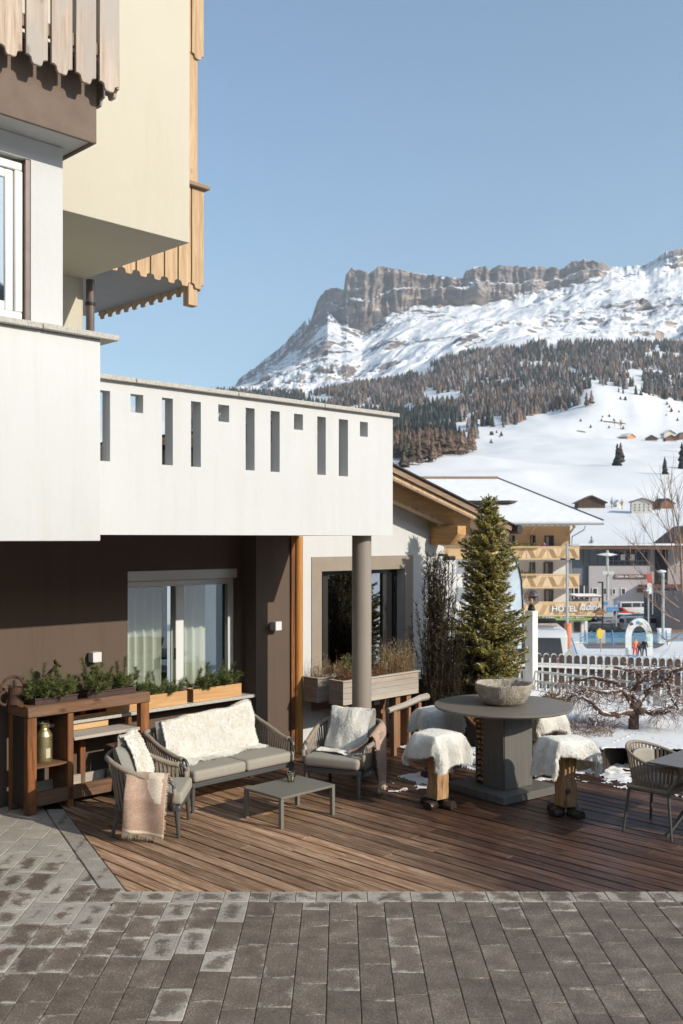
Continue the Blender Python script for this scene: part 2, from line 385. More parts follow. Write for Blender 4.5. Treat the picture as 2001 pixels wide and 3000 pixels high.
def deckmat():
    t = NT('wet_and_dry_decking'); v = t.coord('Object', (16, .9, 16)); n1 = t.noise(v, 1.5, 6, .65, .5); n2 = t.noise(v, 6, 4, .7)
    m = t.math('ADD', t.math('MULTIPLY', n1, .6), t.math('MULTIPLY', n2, .4))
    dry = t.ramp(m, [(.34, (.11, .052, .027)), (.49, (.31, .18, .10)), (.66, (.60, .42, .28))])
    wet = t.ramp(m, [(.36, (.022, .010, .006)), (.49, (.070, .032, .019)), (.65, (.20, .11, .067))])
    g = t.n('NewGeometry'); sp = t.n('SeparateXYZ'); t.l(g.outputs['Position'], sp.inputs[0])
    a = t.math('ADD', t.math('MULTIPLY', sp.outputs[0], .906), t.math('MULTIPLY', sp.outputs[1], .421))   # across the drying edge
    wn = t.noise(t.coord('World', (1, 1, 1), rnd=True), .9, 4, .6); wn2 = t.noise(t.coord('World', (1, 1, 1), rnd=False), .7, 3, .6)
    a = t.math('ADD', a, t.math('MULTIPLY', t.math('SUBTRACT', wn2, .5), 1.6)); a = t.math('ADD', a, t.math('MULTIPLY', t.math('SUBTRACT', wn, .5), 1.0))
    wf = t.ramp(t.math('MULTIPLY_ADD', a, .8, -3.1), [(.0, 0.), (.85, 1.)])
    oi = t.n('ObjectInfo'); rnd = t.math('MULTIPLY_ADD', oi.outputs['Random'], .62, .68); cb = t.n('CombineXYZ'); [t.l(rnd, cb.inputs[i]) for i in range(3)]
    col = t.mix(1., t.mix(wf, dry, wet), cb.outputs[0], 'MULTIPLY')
    t.set(Base_Color=col, Roughness=t.ramp(wf, [(0, .75), (1, .42)])); t.b.inputs['Specular IOR Level'].default_value = .4
    gv = t.n('TexWave', wave_type='BANDS', bands_direction='X'); gv.inputs['Scale'].default_value = 22; t.l(t.n('TexCoord').outputs['Object'], gv.inputs['Vector'])
    t.bump(t.math('ADD', m, t.math('MULTIPLY', gv.outputs[1], .35)), .45, .005); return t.m
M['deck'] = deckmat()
def rockmat():
    t = NT('dolomite_rock_and_snow'); g = t.n('NewGeometry'); sp = t.n('SeparateXYZ'); t.l(g.outputs['Normal'], sp.inputs[0])
    v = t.coord('World', (1, 1, 1), rnd=False); vz = t.coord('World', (.22, .22, 1.7), rnd=False); vv = t.coord('World', (1.6, 1.6, .14), rnd=False)
    strata = t.noise(vz, .016, 5, .65, .4); vert = t.noise(vv, .011, 6, .65); fine = t.noise(v, .045, 6, .7); big = t.noise(v, .0032, 3)
    rm = t.math('ADD', t.math('MULTIPLY', strata, .6), t.math('MULTIPLY', vert, .4))
    rock = t.ramp(rm, [(.38, (.075, .07, .08)), (.48, (.19, .155, .135)), (.60, (.44, .345, .275))])
    rock = t.mix(t.ramp(big, [(.42, 0.), (.6, .7)]), rock, (.22, .20, .205))
    nz = t.math('ADD', sp.outputs[2], t.math('MULTIPLY', t.math('SUBTRACT', fine, .5), .8))
    nz = t.math('ADD', nz, t.math('MULTIPLY', t.math('SUBTRACT', strata, .5), 1.25))
    nz = t.math('ADD', nz, t.math('MULTIPLY', t.math('SUBTRACT', big, .5), .5))
    sn = t.ramp(nz, [(.66, 0.), (.74, 1.)])
    t.set(Base_Color=t.mix(sn, rock, (.82, .825, .83)), Roughness=.9); t.b.inputs['Specular IOR Level'].default_value = .1
    t.bump(t.math('ADD', fine, t.math('MULTIPLY', vert, 1.)), .5, 8.); return t.m
M['mountain'] = rockmat()
def terrmat():
    t = NT('snow_covered_meadow'); v = t.coord('World', (1, 1, 1), rnd=False)
    n = t.noise(v, .012, 6, .6); n2 = t.noise(v, .6, 5, .65); n3 = t.noise(t.coord('World', (1, 3, 1), rnd=False), .15, 4, .6)
    t.set(Base_Color=t.ramp(n, [(.3, (.80, .80, .79)), (.7, (.87, .865, .85))]), Roughness=.8); t.b.inputs['Specular IOR Level'].default_value = .15
    t.bump(t.math('ADD', t.math('MULTIPLY', n3, 1.), t.math('MULTIPLY', n2, .25)), .45, .35); return t.m
M['terrain'] = terrmat()
def tintmat(name, rough=.85):
    t = NT(name); a = t.n('Attribute'); a.attribute_name = 'tint'; g = t.n('ObjectInfo')
    r = t.math('MULTIPLY_ADD', g.outputs['Random'], .5, .75); cb = t.n('CombineXYZ'); [t.l(r, cb.inputs[i]) for i in range(3)]
    t.set(Base_Color=t.mix(1., a.outputs['Color'], cb.outputs[0], 'MULTIPLY'), Roughness=rough); t.b.inputs['Specular IOR Level'].default_value = .1; return t.m
M['tree'] = tintmat('forest_crown')
# ------------------------------------------------------------------ vectorised value noise
def vnoise(x, y, seed=0):
    xi = np.floor(x).astype(np.int64); yi = np.floor(y).astype(np.int64); xf = x - xi; yf = y - yi
    def h(a, b):
        n = (a * 374761393 + b * 668265263 + seed * 1274126177) & 0xffffffff
        n = ((n ^ (n >> 13)) * 1274126177) & 0xffffffff
        return ((n ^ (n >> 16)) & 0xffff) / 65535.0
    u = xf * xf * (3 - 2 * xf); v_ = yf * yf * (3 - 2 * yf)
    a = h(xi, yi); b = h(xi + 1, yi); c = h(xi, yi + 1); d = h(xi + 1, yi + 1)
    return (a * (1 - u) + b * u) * (1 - v_) + (c * (1 - u) + d * u) * v_
def fbm(x, y, o=5, seed=0, g=.5):
    s = 0; a = 1; t_ = 0
    for i in range(o): s = s + a * vnoise(x * 2 ** i, y * 2 ** i, seed + i * 17); t_ += a; a *= g
    return s / t_
def ridged(x, y, o=5, seed=0, g=.55):
    s = 0; a = 1; t_ = 0
    for i in range(o): s = s + a * (1 - np.abs(2 * vnoise(x * 2 ** i, y * 2 ** i, seed + i * 31) - 1)); t_ += a; a *= g
    return s / t_
def gridmesh(name, P, mat, smooth=True):      # P: (rows, cols, 3)
    r, c = P.shape[:2]; me = bpy.data.meshes.new(name)
    me.vertices.add(r * c); me.vertices.foreach_set('co', P.reshape(-1).astype(np.float32))
    i = np.arange((r - 1) * (c - 1)); a = (i // (c - 1)) * c + i % (c - 1)
    q = np.stack([a, a + 1, a + c + 1, a + c], 1).reshape(-1)
    n = len(i); me.loops.add(4 * n); me.loops.foreach_set('vertex_index', q.astype(np.int32))
    me.polygons.add(n); me.polygons.foreach_set('loop_start', (np.arange(n) * 4).astype(np.int32)); me.polygons.foreach_set('loop_total', np.full(n, 4, np.int32))
    me.materials.append(mat); me.update(calc_edges=True); me.validate()
    if smooth: me.shade_smooth()
    return me

def stained(name, col, k=.03):
    t = NT(name); v = t.coord('Object', rnd=False); n = t.noise(v, 1.1, 5, .6); vs_ = t.coord('Object', (5., 5., .35), rnd=False); st = t.noise(vs_, 1.4, 5, .7)
    c = t.ramp(n, [(.3, sc(col, 1 - k * .5)), (.7, sc(col, 1.02))]); c = t.mix(t.ramp(st, [(.50, 0.), (.78, .75)]), c, sc((col[0], col[1] * .97, col[2] * .92), 1 - k * 1.6))
    t.set(Base_Color=c, Roughness=.9); t.b.inputs['Specular IOR Level'].default_value = .3; b = t.math('ADD', t.math('MULTIPLY', t.noise(v, 38, 4, .6), .6), t.math('MULTIPLY', t.noise(v, 4, 4, .6), 2.)); t.bump(b, .35, .006); return t.m
M['white'] = stained('white_plaster', (.60, .605, .595)); M['beige'] = stained('beige_plaster', (.58, .54, .435)); M['brownwall'] = stained('brown_plaster', (.128, .092, .069), .14)
M['tile'] = plain('pale_terrace_tile', (.60, .55, .45), .8, var=.06, vs=3, rnd=False)
# ------------------------------------------------------------------ terrain
TD = [0, 13.8, 14.8, 20, 28, 70, 100, 130, 160, 220, 300, 490, 730, 1000, 1200, 1500, 1700, 2600, 3400, 6000]
TX = [0, 680, 870, 1100, 1400, 1600, 1750, 1850, 1950, 2001, 2400]
TB = [-.35, -.35, -.5, -.9, -1.6, -5.5, -8, -9, -8, -6, .5, 17, 57, 98]
TZ = [TB + r for r in ([100, 130, 160, 300, 380, 400], [105, 150, 170, 384, 400, 400], [110, 160, 185, 379, 420, 430], [119, 171, 205, 408, 430, 430],
      [135, 189, 225, 488, 500, 500], [135, 204, 238, 512, 520, 520], [128, 232, 243, 512, 520, 520], [126, 228, 240, 512, 520, 520],
      [125, 216, 235, 511, 520, 520], [125, 209, 232, 510, 520, 520], [122, 200, 228, 505, 520, 520])]
def zg(X, Y):
    X = np.asarray(X, float); Y = np.asarray(Y, float)
    rho = np.hypot(X, Y); a = np.arctan2(X, Y); ac = np.clip(a, -R(19.3), R(24))
    D = rho * np.cos(np.minimum(np.abs(a), R(19))); px = 1000 + F * np.tan(ac)
    zs = np.stack([np.interp(D, TD, z) for z in TZ]); i = np.clip(np.searchsorted(TX, px) - 1, 0, len(TX) - 2)
    tx = np.array(TX, float); f = np.clip((px - tx[i]) / (tx[i + 1] - tx[i]), 0, 1); f = f * f * (3 - 2 * f)
    zi = np.take_along_axis(zs, i[None], 0)[0] * (1 - f) + np.take_along_axis(zs, (i + 1)[None], 0)[0] * f
    amp = np.clip((D - 170) / 400, 0, 1) * np.clip((2700 - D) / 900, 0, 1)
    n = (fbm(X / 190 + 31, Y / 230 + 7, 4, 3) - .5) * 24 + (fbm(X / 45, Y / 60, 3, 9) - .5) * 4.5
    near = np.clip((D - 24) / 10, 0, 1) * np.clip((90 - D) / 30, 0, 1) * (fbm(X / 3, Y / 3, 3, 5) - .5) * .22
    return zi + n * amp + near
def zg1(x, y): return float(zg(np.array([x]), np.array([y]))[0])
az = np.concatenate([np.arange(-180, -21, 3), np.arange(-21, 24, .1), np.arange(24, 181, 3)])
rr = np.concatenate([[.4, 4, 9, 12], np.geomspace(13.5, 6000, 330)])
A, RR = np.meshgrid(np.radians(az), rr); Xg = RR * np.sin(A); Yg = RR * np.cos(A)
P = np.stack([Xg, Yg, zg(Xg.ravel(), Yg.ravel()).reshape(Xg.shape)], -1)
ter = bpy.data.objects.new('snow_terrain', gridmesh('snow_terrain', P[:, ::-1], M['terrain'])); COL.objects.link(ter); ter['kind'] = 'structure'
ter['label'] = 'snow covered ground falling from the terrace and rising to the hillside'
# ------------------------------------------------------------------ mountain
RX = [480, 560, 640, 683, 700, 760, 830, 870, 905, 930, 945, 960, 985, 1007, 1012, 1030, 1045, 1060, 1080, 1100, 1115, 1130, 1160, 1180, 1230, 1300, 1340, 1362, 1370, 1400, 1450, 1530, 1600, 1670, 1690, 1720, 1750, 1780, 1810, 1850, 1890, 1920, 1950, 1975, 2001, 2100, 2300, 2600]
RY = [1200, 1180, 1160, 1138, 1110, 1065, 1010, 965, 925, 870, 845, 832, 828, 835, 790, 772, 774, 782, 787, 778, 768, 766, 772, 775, 785, 795, 800, 803, 778, 773, 770, 762, 765, 765, 750, 748, 755, 778, 782, 780, 775, 760, 738, 730, 725, 700, 720, 760]
BX = [480, 683, 760, 870, 930, 960, 1000, 1060, 1100, 1150, 1200, 1300, 1370, 1450, 1500, 1600, 1650, 1700, 1740, 1790, 1850, 1900, 1950, 2001, 2600]
BY = [1205, 1141, 1100, 1020, 955, 930, 960, 985, 960, 925, 905, 892, 885, 880, 870, 850, 852, 838, 828, 806, 800, 800, 785, 770, 800]
FX = [480, 680, 870, 930, 1000, 1100, 1200, 1300, 1400, 1480, 1560, 1600, 1700, 2001, 2600]
FY = [1240, 1180, 1178, 1170, 1160, 1140, 1105, 1075, 1050, 1030, 1025, 1032, 1025, 1030, 1030]
xs = np.arange(480, 2560, 2.6); ns = len(xs)
yr = np.interp(xs, RX, RY) + (fbm(xs / 9, xs * 0, 4, 41) - .5) * 9
ybs = np.maximum(np.interp(xs, BX, BY), yr + 3); yb = np.maximum(ybs + (fbm(xs / 30, xs * 0, 4, 12) - .5) * 26, yr + 3); yf = np.interp(xs, FX, FY)
rows = []
n1, n2 = 200, 90
cl_ = np.clip((1015 - xs) / 330, 0, 1); cl_ = .20 * cl_ ** .8
mX = xs - 1000
for j in range(n1 + 1):
    v = j / n1; D = 2600 + 1800 * v ** .92; y = yf + (ybs - yf) * v + (yb - ybs) * v ** 14
    DD = D * (1 + cl_ * v); sx = mX * DD / F; diag = (sx * .8 - D * .35)
    D_ = DD.copy(); z = H + (CY - y) * D_ / F
    env = min(1, v * 5) * (1 - .45 * v)
    out_ = np.clip((fbm(sx / 300, D / 260 + sx * 0, 3, 55) - .42) * 4, .12, 1) + cl_ * 4; z = z + env * ((ridged(diag / 420, (D + sx * .3) / 900, 4, 21) - .6) * 105 + out_ * ((ridged(diag / 120, (D + sx * .4) / 110, 4, 77) - .55) * 66 + (ridged(sx / 50, D_ / 34, 3, 5) - .5) * 30))
    D_ = D_ + env * (fbm(diag / 60, D_ / 200, 4, 8) - .5) * 130
    rows.append(np.stack([mX / F * D_, D_, z], 1))
base = rows[-1]
for j in range(1, n2 + 1):
    w_ = j / n2; D0 = 4400. * (1 + cl_); y = yb + (yr - yb) * w_
    sx = mX * D0 / F; hz = w_ * (yb - yr) * 1.5
    but = (ridged(sx / 210 + .3, w_ * .35 + sx * 0, 4, 61) - .5) * 190 + (ridged(sx / 62, hz / 500, 4, 19) - .5) * 80 + (fbm(sx / 22, hz / 90, 4, 6) - .5) * 46
    e = min(1, w_ * 7); led = 50 * (1 / (1 + np.exp(-(w_ - .52 + .18 * (fbm(sx / 160, sx * 0, 3, 88) - .5)) * 60)))
    st = 10 * (np.floor(hz / 26 + fbm(sx / 60, sx * 0, 2, 4)) % 2)
    flat = np.clip(1 - (yb - yr) / 55, 0, 1); D_ = D0 + 70 * w_ + led + st * e * (1 - flat) - but * e * (1 - .6 * flat) + 520 * flat * w_
    rows.append(np.stack([mX / F * np.where(flat > 0, D_, D0), D_, H + (CY - y) * np.where(flat > 0, D_, D0) / F + (fbm(sx / 14, hz / 14, 2, 3) - .5) * 8 * (1 - w_)], 1))
top = rows[-1]
for k, (dd, dz) in enumerate(((60, 4), (240, -10), (900, -200), (2200, -700))):
    r_ = top.copy(); r_[:, 1] += dd; r_[:, 0] *= (1 + dd / 4500); r_[:, 2] += dz; rows.append(r_)
Pm = np.stack(rows)
mt = bpy.data.objects.new('mountain', gridmesh('mountain', Pm, M['mountain'], smooth=False)); COL.objects.link(mt); mt['kind'] = 'structure'
mt['label'] = 'long dolomite cliff above snow covered crags'
# ------------------------------------------------------------------ forest
def treemesh(tiers, n, seed, trunk=True, droop=.12, bare=.0):
    r = random.Random(seed); mb = MB()
    vs = []; fs = []
    z0 = .12 + bare
    for k in range(tiers):
        zb = z0 + (1 - z0) * k / tiers; zt = min(1, zb + (1 - z0) / tiers * 1.9)
        rad = .19 * (1 - (k / tiers)) ** .8 + .012
        c = len(vs); vs.append((0, 0, zt))
        for j in range(n):
            a = 2 * math.pi * (j + .5 * (k % 2)) / n; q = rad * r.uniform(.62, 1.15)
            vs.append((q * math.cos(a), q * math.sin(a), zb - droop * rad * r.uniform(0, 1.6)))
        for j in range(n): fs.append((c, c + 1 + j, c + 1 + (j + 1) % n))
    if trunk:
        c = len(vs)
        for zz in (0, z0 + .1):
            for j in range(4): a = math.pi / 2 * j; vs.append((.012 * math.cos(a), .012 * math.sin(a), zz))
        for j in range(4): fs.append((c + j, c + (j + 1) % 4, c + 4 + (j + 1) % 4, c + 4 + j))
    return vs, fs
def colormesh(name, vs, fs, cols, mat):
    me = bpy.data.meshes.new(name); me.from_pydata(vs, [], fs); me.materials.append(mat)
    a = me.color_attributes.new('tint', 'FLOAT_COLOR', 'POINT'); a.data.foreach_set('color', np.asarray(cols, np.float32).ravel()); me.update(); return me
LARCH = [(.155, .105, .078), (.12, .088, .07), (.19, .13, .095)]; SPR = [(.032, .042, .036), (.045, .05, .04), (.028, .036, .034)]; GREY = [(.10, .088, .08), (.15, .135, .125), (.20, .185, .18), (.08, .075, .07)]
BDX = [860, 1000, 1150, 1190, 1250, 1310, 1390, 1400, 1480, 1520, 1560, 1600, 1700, 1705, 1750, 1790, 1830, 1900, 1950, 2001, 2300]
BDY = [1395, 1390, 1380, 1372, 1357, 1350, 1325, 1262, 1252, 1240, 1218, 1210, 1200, 1142, 1132, 1129, 1137, 1157, 1170, 1177, 1190]
def pos_px(x, y):      # ground point seen at pixel (x,y) on the terrain beyond 300 m
    D = np.arange(300, 2650, 6.); X = (x - 1000) / F * D; zz = zg(X, D); yy = CY - (zz - H) * F / D
    k = np.argmax(yy <= y); return (X[k], D[k], zz[k])
N = 38000
fx = rng.uniform(520, 2260, N); fD = np.sqrt(rng.uniform(640 ** 2, 2640 ** 2, N)); 
keep0 = rng.uniform(0, 1, N) < np.clip(1.15 - (fD / 2640) * .6, 0, 1) * np.clip(1.9 - 1.6 * fbm(fx / 14, fD / 50, 3, 91), .25, 1)
fX = (fx - 1000) / F * fD; fz = zg(fX, fD); fy = CY - (fz - H) * F / fD
bound = np.interp(fx, BDX, BDY)
clear = fbm(fx / 60, fy / 26, 3, 15)
ok = (fy < bound) & (clear < .635) & keep0
gap = (fx > 1350) & (fx < 1470) & (fy > 1222) & (fy < 1262) & (clear < .6); ok &= ~gap
hh = rng.uniform(9, 22, N) * np.where(fD < 900, 1.05, 1)
ytop = fy - hh * F / fD
hid = ((fx < 1160) & (ytop > 1090 + .132 * (fx - 287))) | (fx > 2010) | (fx < 860)
idx = np.where(ok)[0]; idx = idx[np.argsort(fD[idx] + 1e5 * hid[idx])]
spr_p = np.clip((fbm(fx / 90, fy / 45, 3, 33) - .38) * 2.6, .02, .8)
spr_p = np.where((fx > 1150) & (fx < 1345) & (fy > 1215) & (fy < 1312), .93, spr_p); spr_p = np.where((fy > 1312) | ((fx > 1480) & (fx < 1760) & (fy > 1150)), .04, spr_p)
kind_ = rng.uniform(0, 1, N) < spr_p
protos = []
for k in range(6):
    larch = k < 3; vs, fs = treemesh(9, 8, 50 + k, True, .5 if larch else .9, .1 if larch else 0)
    c = (LARCH if larch else SPR)[k % 3]; rr_ = random.Random(k)
    protos.append(colormesh('larch_tree' if larch else 'spruce_tree', vs, fs, [(*sc(c, rr_.uniform(.7, 1.35)), 1) for _ in vs], M['tree']))
for i in idx[:300]:
    sp_ = kind_[i]; me = protos[(3 if sp_ else 0) + int(rng.integers(0, 3))]
    o = bpy.data.objects.new('spruce_tree' if sp_ else 'larch_tree', me); COL.objects.link(o)
    o.location = (fX[i], fD[i], fz[i] - .5); o.scale = (hh[i] * 1.05, hh[i] * 1.05, hh[i]); o.rotation_euler = (0, 0, rng.uniform(0, 6.3))
    o['label'] = 'dark spruce among the nearest trees at the lower forest edge' if sp_ else 'bare brown larch among the nearest trees at the lower forest edge'
    o['category'] = 'tree'; o['group'] = 'spruces at the lower forest edge' if sp_ else 'larches at the lower forest edge'
rest = idx[300:]
tv, tf = treemesh(3, 6, 5, False, .5); tv = np.array(tv); tf = np.array(tf)
def forest(name, sel, palette, label):
    n = len(sel); S = hh[sel]; ang = rng.uniform(0, 6.3, n); c, s_ = np.cos(ang), np.sin(ang)
    V = np.empty((n, len(tv), 3)); j = rng.uniform(.85, 1.2, (n, len(tv)))
    V[:, :, 0] = (tv[:, 0] * c[:, None] - tv[:, 1] * s_[:, None]) * S[:, None] * j + fX[sel][:, None]
    V[:, :, 1] = (tv[:, 0] * s_[:, None] + tv[:, 1] * c[:, None]) * S[:, None] * j + fD[sel][:, None]
    V[:, :, 2] = tv[:, 2] * S[:, None] + fz[sel][:, None] - 1.5
    Fc = (tf[None] + (np.arange(n) * len(tv))[:, None, None]).reshape(-1)
    me = bpy.data.meshes.new(name); nf = n * len(tf); me.vertices.add(n * len(tv)); me.vertices.foreach_set('co', V.reshape(-1).astype(np.float32))
    me.loops.add(nf * 3); me.loops.foreach_set('vertex_index', Fc.astype(np.int32)); me.polygons.add(nf)
    me.polygons.foreach_set('loop_start', (np.arange(nf) * 3).astype(np.int32)); me.polygons.foreach_set('loop_total', np.full(nf, 3, np.int32))
    me.materials.append(M['tree']); me.update(calc_edges=True)
    pal = np.array(palette)[rng.integers(0, len(palette), n)] * rng.uniform(.6, 1.4, n)[:, None]
    cc = np.ones((n, len(tv), 4)); cc[:, :, :3] = pal[:, None]; a = me.color_attributes.new('tint', 'FLOAT_COLOR', 'POINT'); a.data.foreach_set('color', cc.reshape(-1).astype(np.float32))
    o = bpy.data.objects.new(name, me); COL.objects.link(o); o['kind'] = 'stuff'; o['label'] = label; o['category'] = 'forest'
forest('spruce_forest', rest[kind_[rest]], SPR, 'dark spruces of the forest below the mountain')
forest('larch_forest', rest[~kind_[rest]], LARCH + GREY, 'brown bare larches of the forest below the mountain')
def farntree(kind, x, y, hpx, label, proto):
    X, D, z = pos_px(x, y); s_ = hpx * D / F; o = bpy.data.objects.new(kind, protos[proto]); COL.objects.link(o)
    o.location = (X, D, z - .3); o.scale = (s_ * 1.1, s_ * 1.1, s_); o['label'] = label; o['category'] = 'tree'; return o
farntree('spruce_tree', 1808, 1365, 68, 'tall dark spruce alone on the open snow hill', 3)
farntree('larch_tree', 1818, 1360, 66, 'brown larch leaning close behind the lone spruce on the snow hill', 1)
farntree('pine_tree', 1947, 1393, 54, 'small pine with a bare stem beside the farm track', 4)
farntree('spruce_tree', 1998, 1375, 80, 'dark spruce at the picture edge below the far farmhouses', 5)
farntree('spruce_tree', 2050, 1330, 80, 'spruce just beyond the picture edge on the hill', 5)
farntree('spruce_tree', 2090, 1345, 90, 'second spruce beyond the picture edge on the hill', 3)
farntree('spruce_tree', 1382, 1252, 50, 'left spruce of the dark pair by the forest clearing', 3)
farntree('spruce_tree', 1391, 1250, 54, 'right spruce of the dark pair by the forest clearing', 4)
farntree('spruce_tree', 1415, 1250, 44, 'shorter spruce left of the tallest one by the clearing', 5)
farntree('spruce_tree', 1430, 1248, 66, 'tallest spruce by the forest clearing', 3)
farntree('spruce_tree', 1442, 1250, 40, 'small spruce right of the tallest one by the clearing', 4)
farntree('larch_tree', 1718, 1192, 44, 'left larch of two on the knoll shoulder', 0)
farntree('larch_tree', 1732, 1190, 48, 'right larch of two on the knoll shoulder', 2)
farntree('spruce_tree', 1862, 1157, 30, 'small spruce on the top of the snow knoll', 4)
farntree('spruce_tree', 1812, 1150, 16, 'bushy conifer left of two on the knoll top', 5)
farntree('spruce_tree', 1825, 1154, 18, 'bushy conifer right of two on the knoll top', 5)
def baretree(name, base, h, label, n=70, seed=1, mat=None, spread=.35, r0=None, fan=1.0, thick=1.0):
    r = random.Random(seed); mb = MB(); b = Vector(base)
    mb.tube([b, b + Vector((0, 0, h * .5)), b + Vector((h * .02, 0, h * .95))], [h * .016 * thick, h * .011 * thick, h * .003 * thick], 5)
    tr = Thing(name, label, 'tree', base, 0, base); tr.part('trunk', mb, mat or M['twig'])
    mb = MB()
    for i in range(n):
        z = h * r.uniform(.25, .95); a = r.uniform(0, 6.28); l = h * spread * (1.15 - z / h) * r.uniform(.5, 1.1)
        p0 = b + Vector((0, 0, z)); d = Vector((math.cos(a), math.sin(a), r.uniform(.5, 1.3) * fan))
        p1 = p0 + d * l * .5; p2 = p1 + (d + Vector((0, 0, .5))) * l * .45
        mb.tube([p0, p1, p2], [h * .005 * thick, h * .003 * thick, h * .0015 * thick], 3, False)
        for q in range(4):
            a2 = a + r.uniform(-1, 1); s_ = p0.lerp(p1, r.uniform(.3, 1)); mb.tube([s_, s_ + Vector((math.cos(a2), math.sin(a2), r.uniform(.5, 1.5))) * l * .35], [h * .002 * thick, h * .001 * thick], 3, False)
    tr.part('branches', mb, mat or M['twig'])
for i, (x, y, hpx, lb) in enumerate(((1792, 1492, 34, 'small bare tree right of the dark barn'), (1822, 1494, 30, 'small bare tree beside the tiny chapel'),
        (1925, 1492, 46, 'bare tree behind the white farmhouse'), (1985, 1492, 40, 'bare tree right of the brown farmhouse'), (1818, 1257, 30, 'leafless tree on the brown earth bank, upper end'), (1800, 1250, 22, 'leafless tree on the brown earth bank, middle'))):
    X, D, z = pos_px(x, y); baretree('bare_tree', (X, D, z), hpx * D / F, lb, 40, 60 + i, thick=2.2)
bark_m = plain('brown_earth', (.20, .13, .08), .95, var=.3, vs=.2)
for (x, y, w_, lb) in ((1800, 1240, 34, 'brown earth bank on the snow hill'), (1702, 1268, 14, 'small bare earth strip left of the brown bank')):
    X, D, z = pos_px(x, y); k = D / F
    mb = MB(); mb.grid(lambda u, v: (X + (u - .5) * w_ * 2 * k, D - 14 * k * (v - .5), zg1(X + (u - .5) * w_ * 2 * k, D - 14 * k * (v - .5)) + .35 + .5 * math.sin(math.pi * v) * math.sin(math.pi * u) + (.6 * random.random() if 0 < u < 1 and 0 < v < 1 else -.8)), 22, 6)
    o = single('earth_bank', mb, bark_m, lb, None, kind='structure')
# ------------------------------------------------------------------ far farmhouses
def farhouse(name, x, y, wpx, wallh, roofh, wallm, roofm, label, yaw=0, depth=1.0, snow=True, wins=0, lower=None, hip=False):
    X, D, z = pos_px(x, y); k = D / F; W = wpx * k; Hh = wallh * k; Rr = roofh * k; Dp = W * depth
    t = Thing(name, label, 'house', (X, D, z - .6), yaw)
    mb = MB(); mb.box(-W / 2, W / 2, 0, Dp, 0, Hh + .6); mb.prism([(-W / 2, Hh + .6), (W / 2, Hh + .6), (0, Hh + Rr + .6)], .02, Dp - .02, Matrix(((1, 0, 0, 0), (0, 0, 1, 0), (0, 1, 0, 0), (0, 0, 0, 1))))
    t.part('wall', mb, wallm)
    for sd in (-1, 1):
        o_ = W * .08; sl_ = Rr / (W / 2); mb = MB(); th = .12 * Rr + .15
        a = [(0, Hh + Rr + .62), (sd * (W / 2 + o_), Hh + .62 - sl_ * o_), (sd * (W / 2 + o_), Hh + .62 - sl_ * o_ + th), (0, Hh + Rr + .62 + th)]
        if sd < 0: a = a[::-1]
        mb.prism(a, -o_ * 1.1, Dp + o_, Matrix(((1, 0, 0, 0), (0, 0, 1, 0), (0, 1, 0, 0), (0, 0, 0, 1)))); t.part('roof', mb, roofm)
        if snow:
            a = [(p[0], p[1] + th + .02) for p in a]; mb = MB(); mb.prism(a, -o_, Dp + o_, Matrix(((1, 0, 0, 0), (0, 0, 1, 0), (0, 1, 0, 0), (0, 0, 0, 1)))); t.part('snow_cover', mb, M['snow'])
    if lower: mb = MB(); mb.box(-W / 2 - .1, W / 2 + .1, -.12, Dp, 0, Hh * lower); t.part('base_storey', mb, M['white'])
    if wins:
        wm = MB(); wm.box(-W * .022, W * .022, -.14, .1, 0, W * .06); me = wm.mesh('window', M['farglass'])
        for r_ in range(wins):
            for c_ in range(4): t.inst('window', me, (-W * .33 + c_ * W * .22, 0, .6 + Hh * (.22 + r_ * .72 / wins)))
    return t
barn = wood('old_barn_wood', (.14, .09, .06), (.06, .04, .03), 2, .9, scale=.05, knots=False); orng = plain('new_larch_wood', (.52, .29, .12), .8, var=.1)
wht = plain('farmhouse_plaster', (.66, .62, .54), .9, var=.05, vs=.3); brn = plain('brown_farm_wood', (.19, .095, .06), .9, var=.3, vs=.5); rf = plain('brown_farm_roof', (.10, .07, .055), .8, var=.2)
farhouse('dark_barn', 1733, 1492, 78, 18, 18, barn, barn, 'old dark wooden barn left of the tiny chapel', R(-4), .8, False, lower=.3)
farhouse('tiny_chapel', 1814, 1488, 15, 9, 9, wht, wht, 'tiny white chapel between the dark barn and the white farmhouse', R(10), 1.6, True)
farhouse('white_farmhouse', 1880, 1504, 58, 34, 9, wht, rf, 'white farmhouse with three rows of small windows', R(-12), 1, True, 3)
farhouse('brown_farmhouse', 1955, 1494, 44, 18, 13, brn, rf, 'brown farmhouse right of the white farmhouse', R(15), 1, False, lower=.35)
farhouse('orange_barn', 1849, 1286, 30, 7, 8, orng, orng, 'orange wooden barn highest on the snow hill', R(25), 1.2, True)
farhouse('grey_farmhouse', 1908, 1293, 32, 8, 9, brn, rf, 'brown farmhouse with pale lower storey right of the orange barn', R(-20), 1, True, lower=.5)
farhouse('tall_farmhouse', 1962, 1284, 32, 14, 9, wht, rf, 'white farmhouse standing behind the red brown one', R(0), 1, True)
farhouse('red_farmhouse', 1966, 1296, 32, 12, 9, brn, brn, 'red brown farmhouse with white base in front of the tall one', R(-5), 1, False, lower=.5)
farhouse('edge_farmhouse', 2000, 1288, 22, 12, 8, brn, rf, 'brown farmhouse cut by the picture edge on the hill', R(10), 1, False)
farhouse('clearing_hut', 1361, 1236, 9, 3, 3, orng, orng, 'tiny wooden hut in the forest clearing', 0, 1, False)
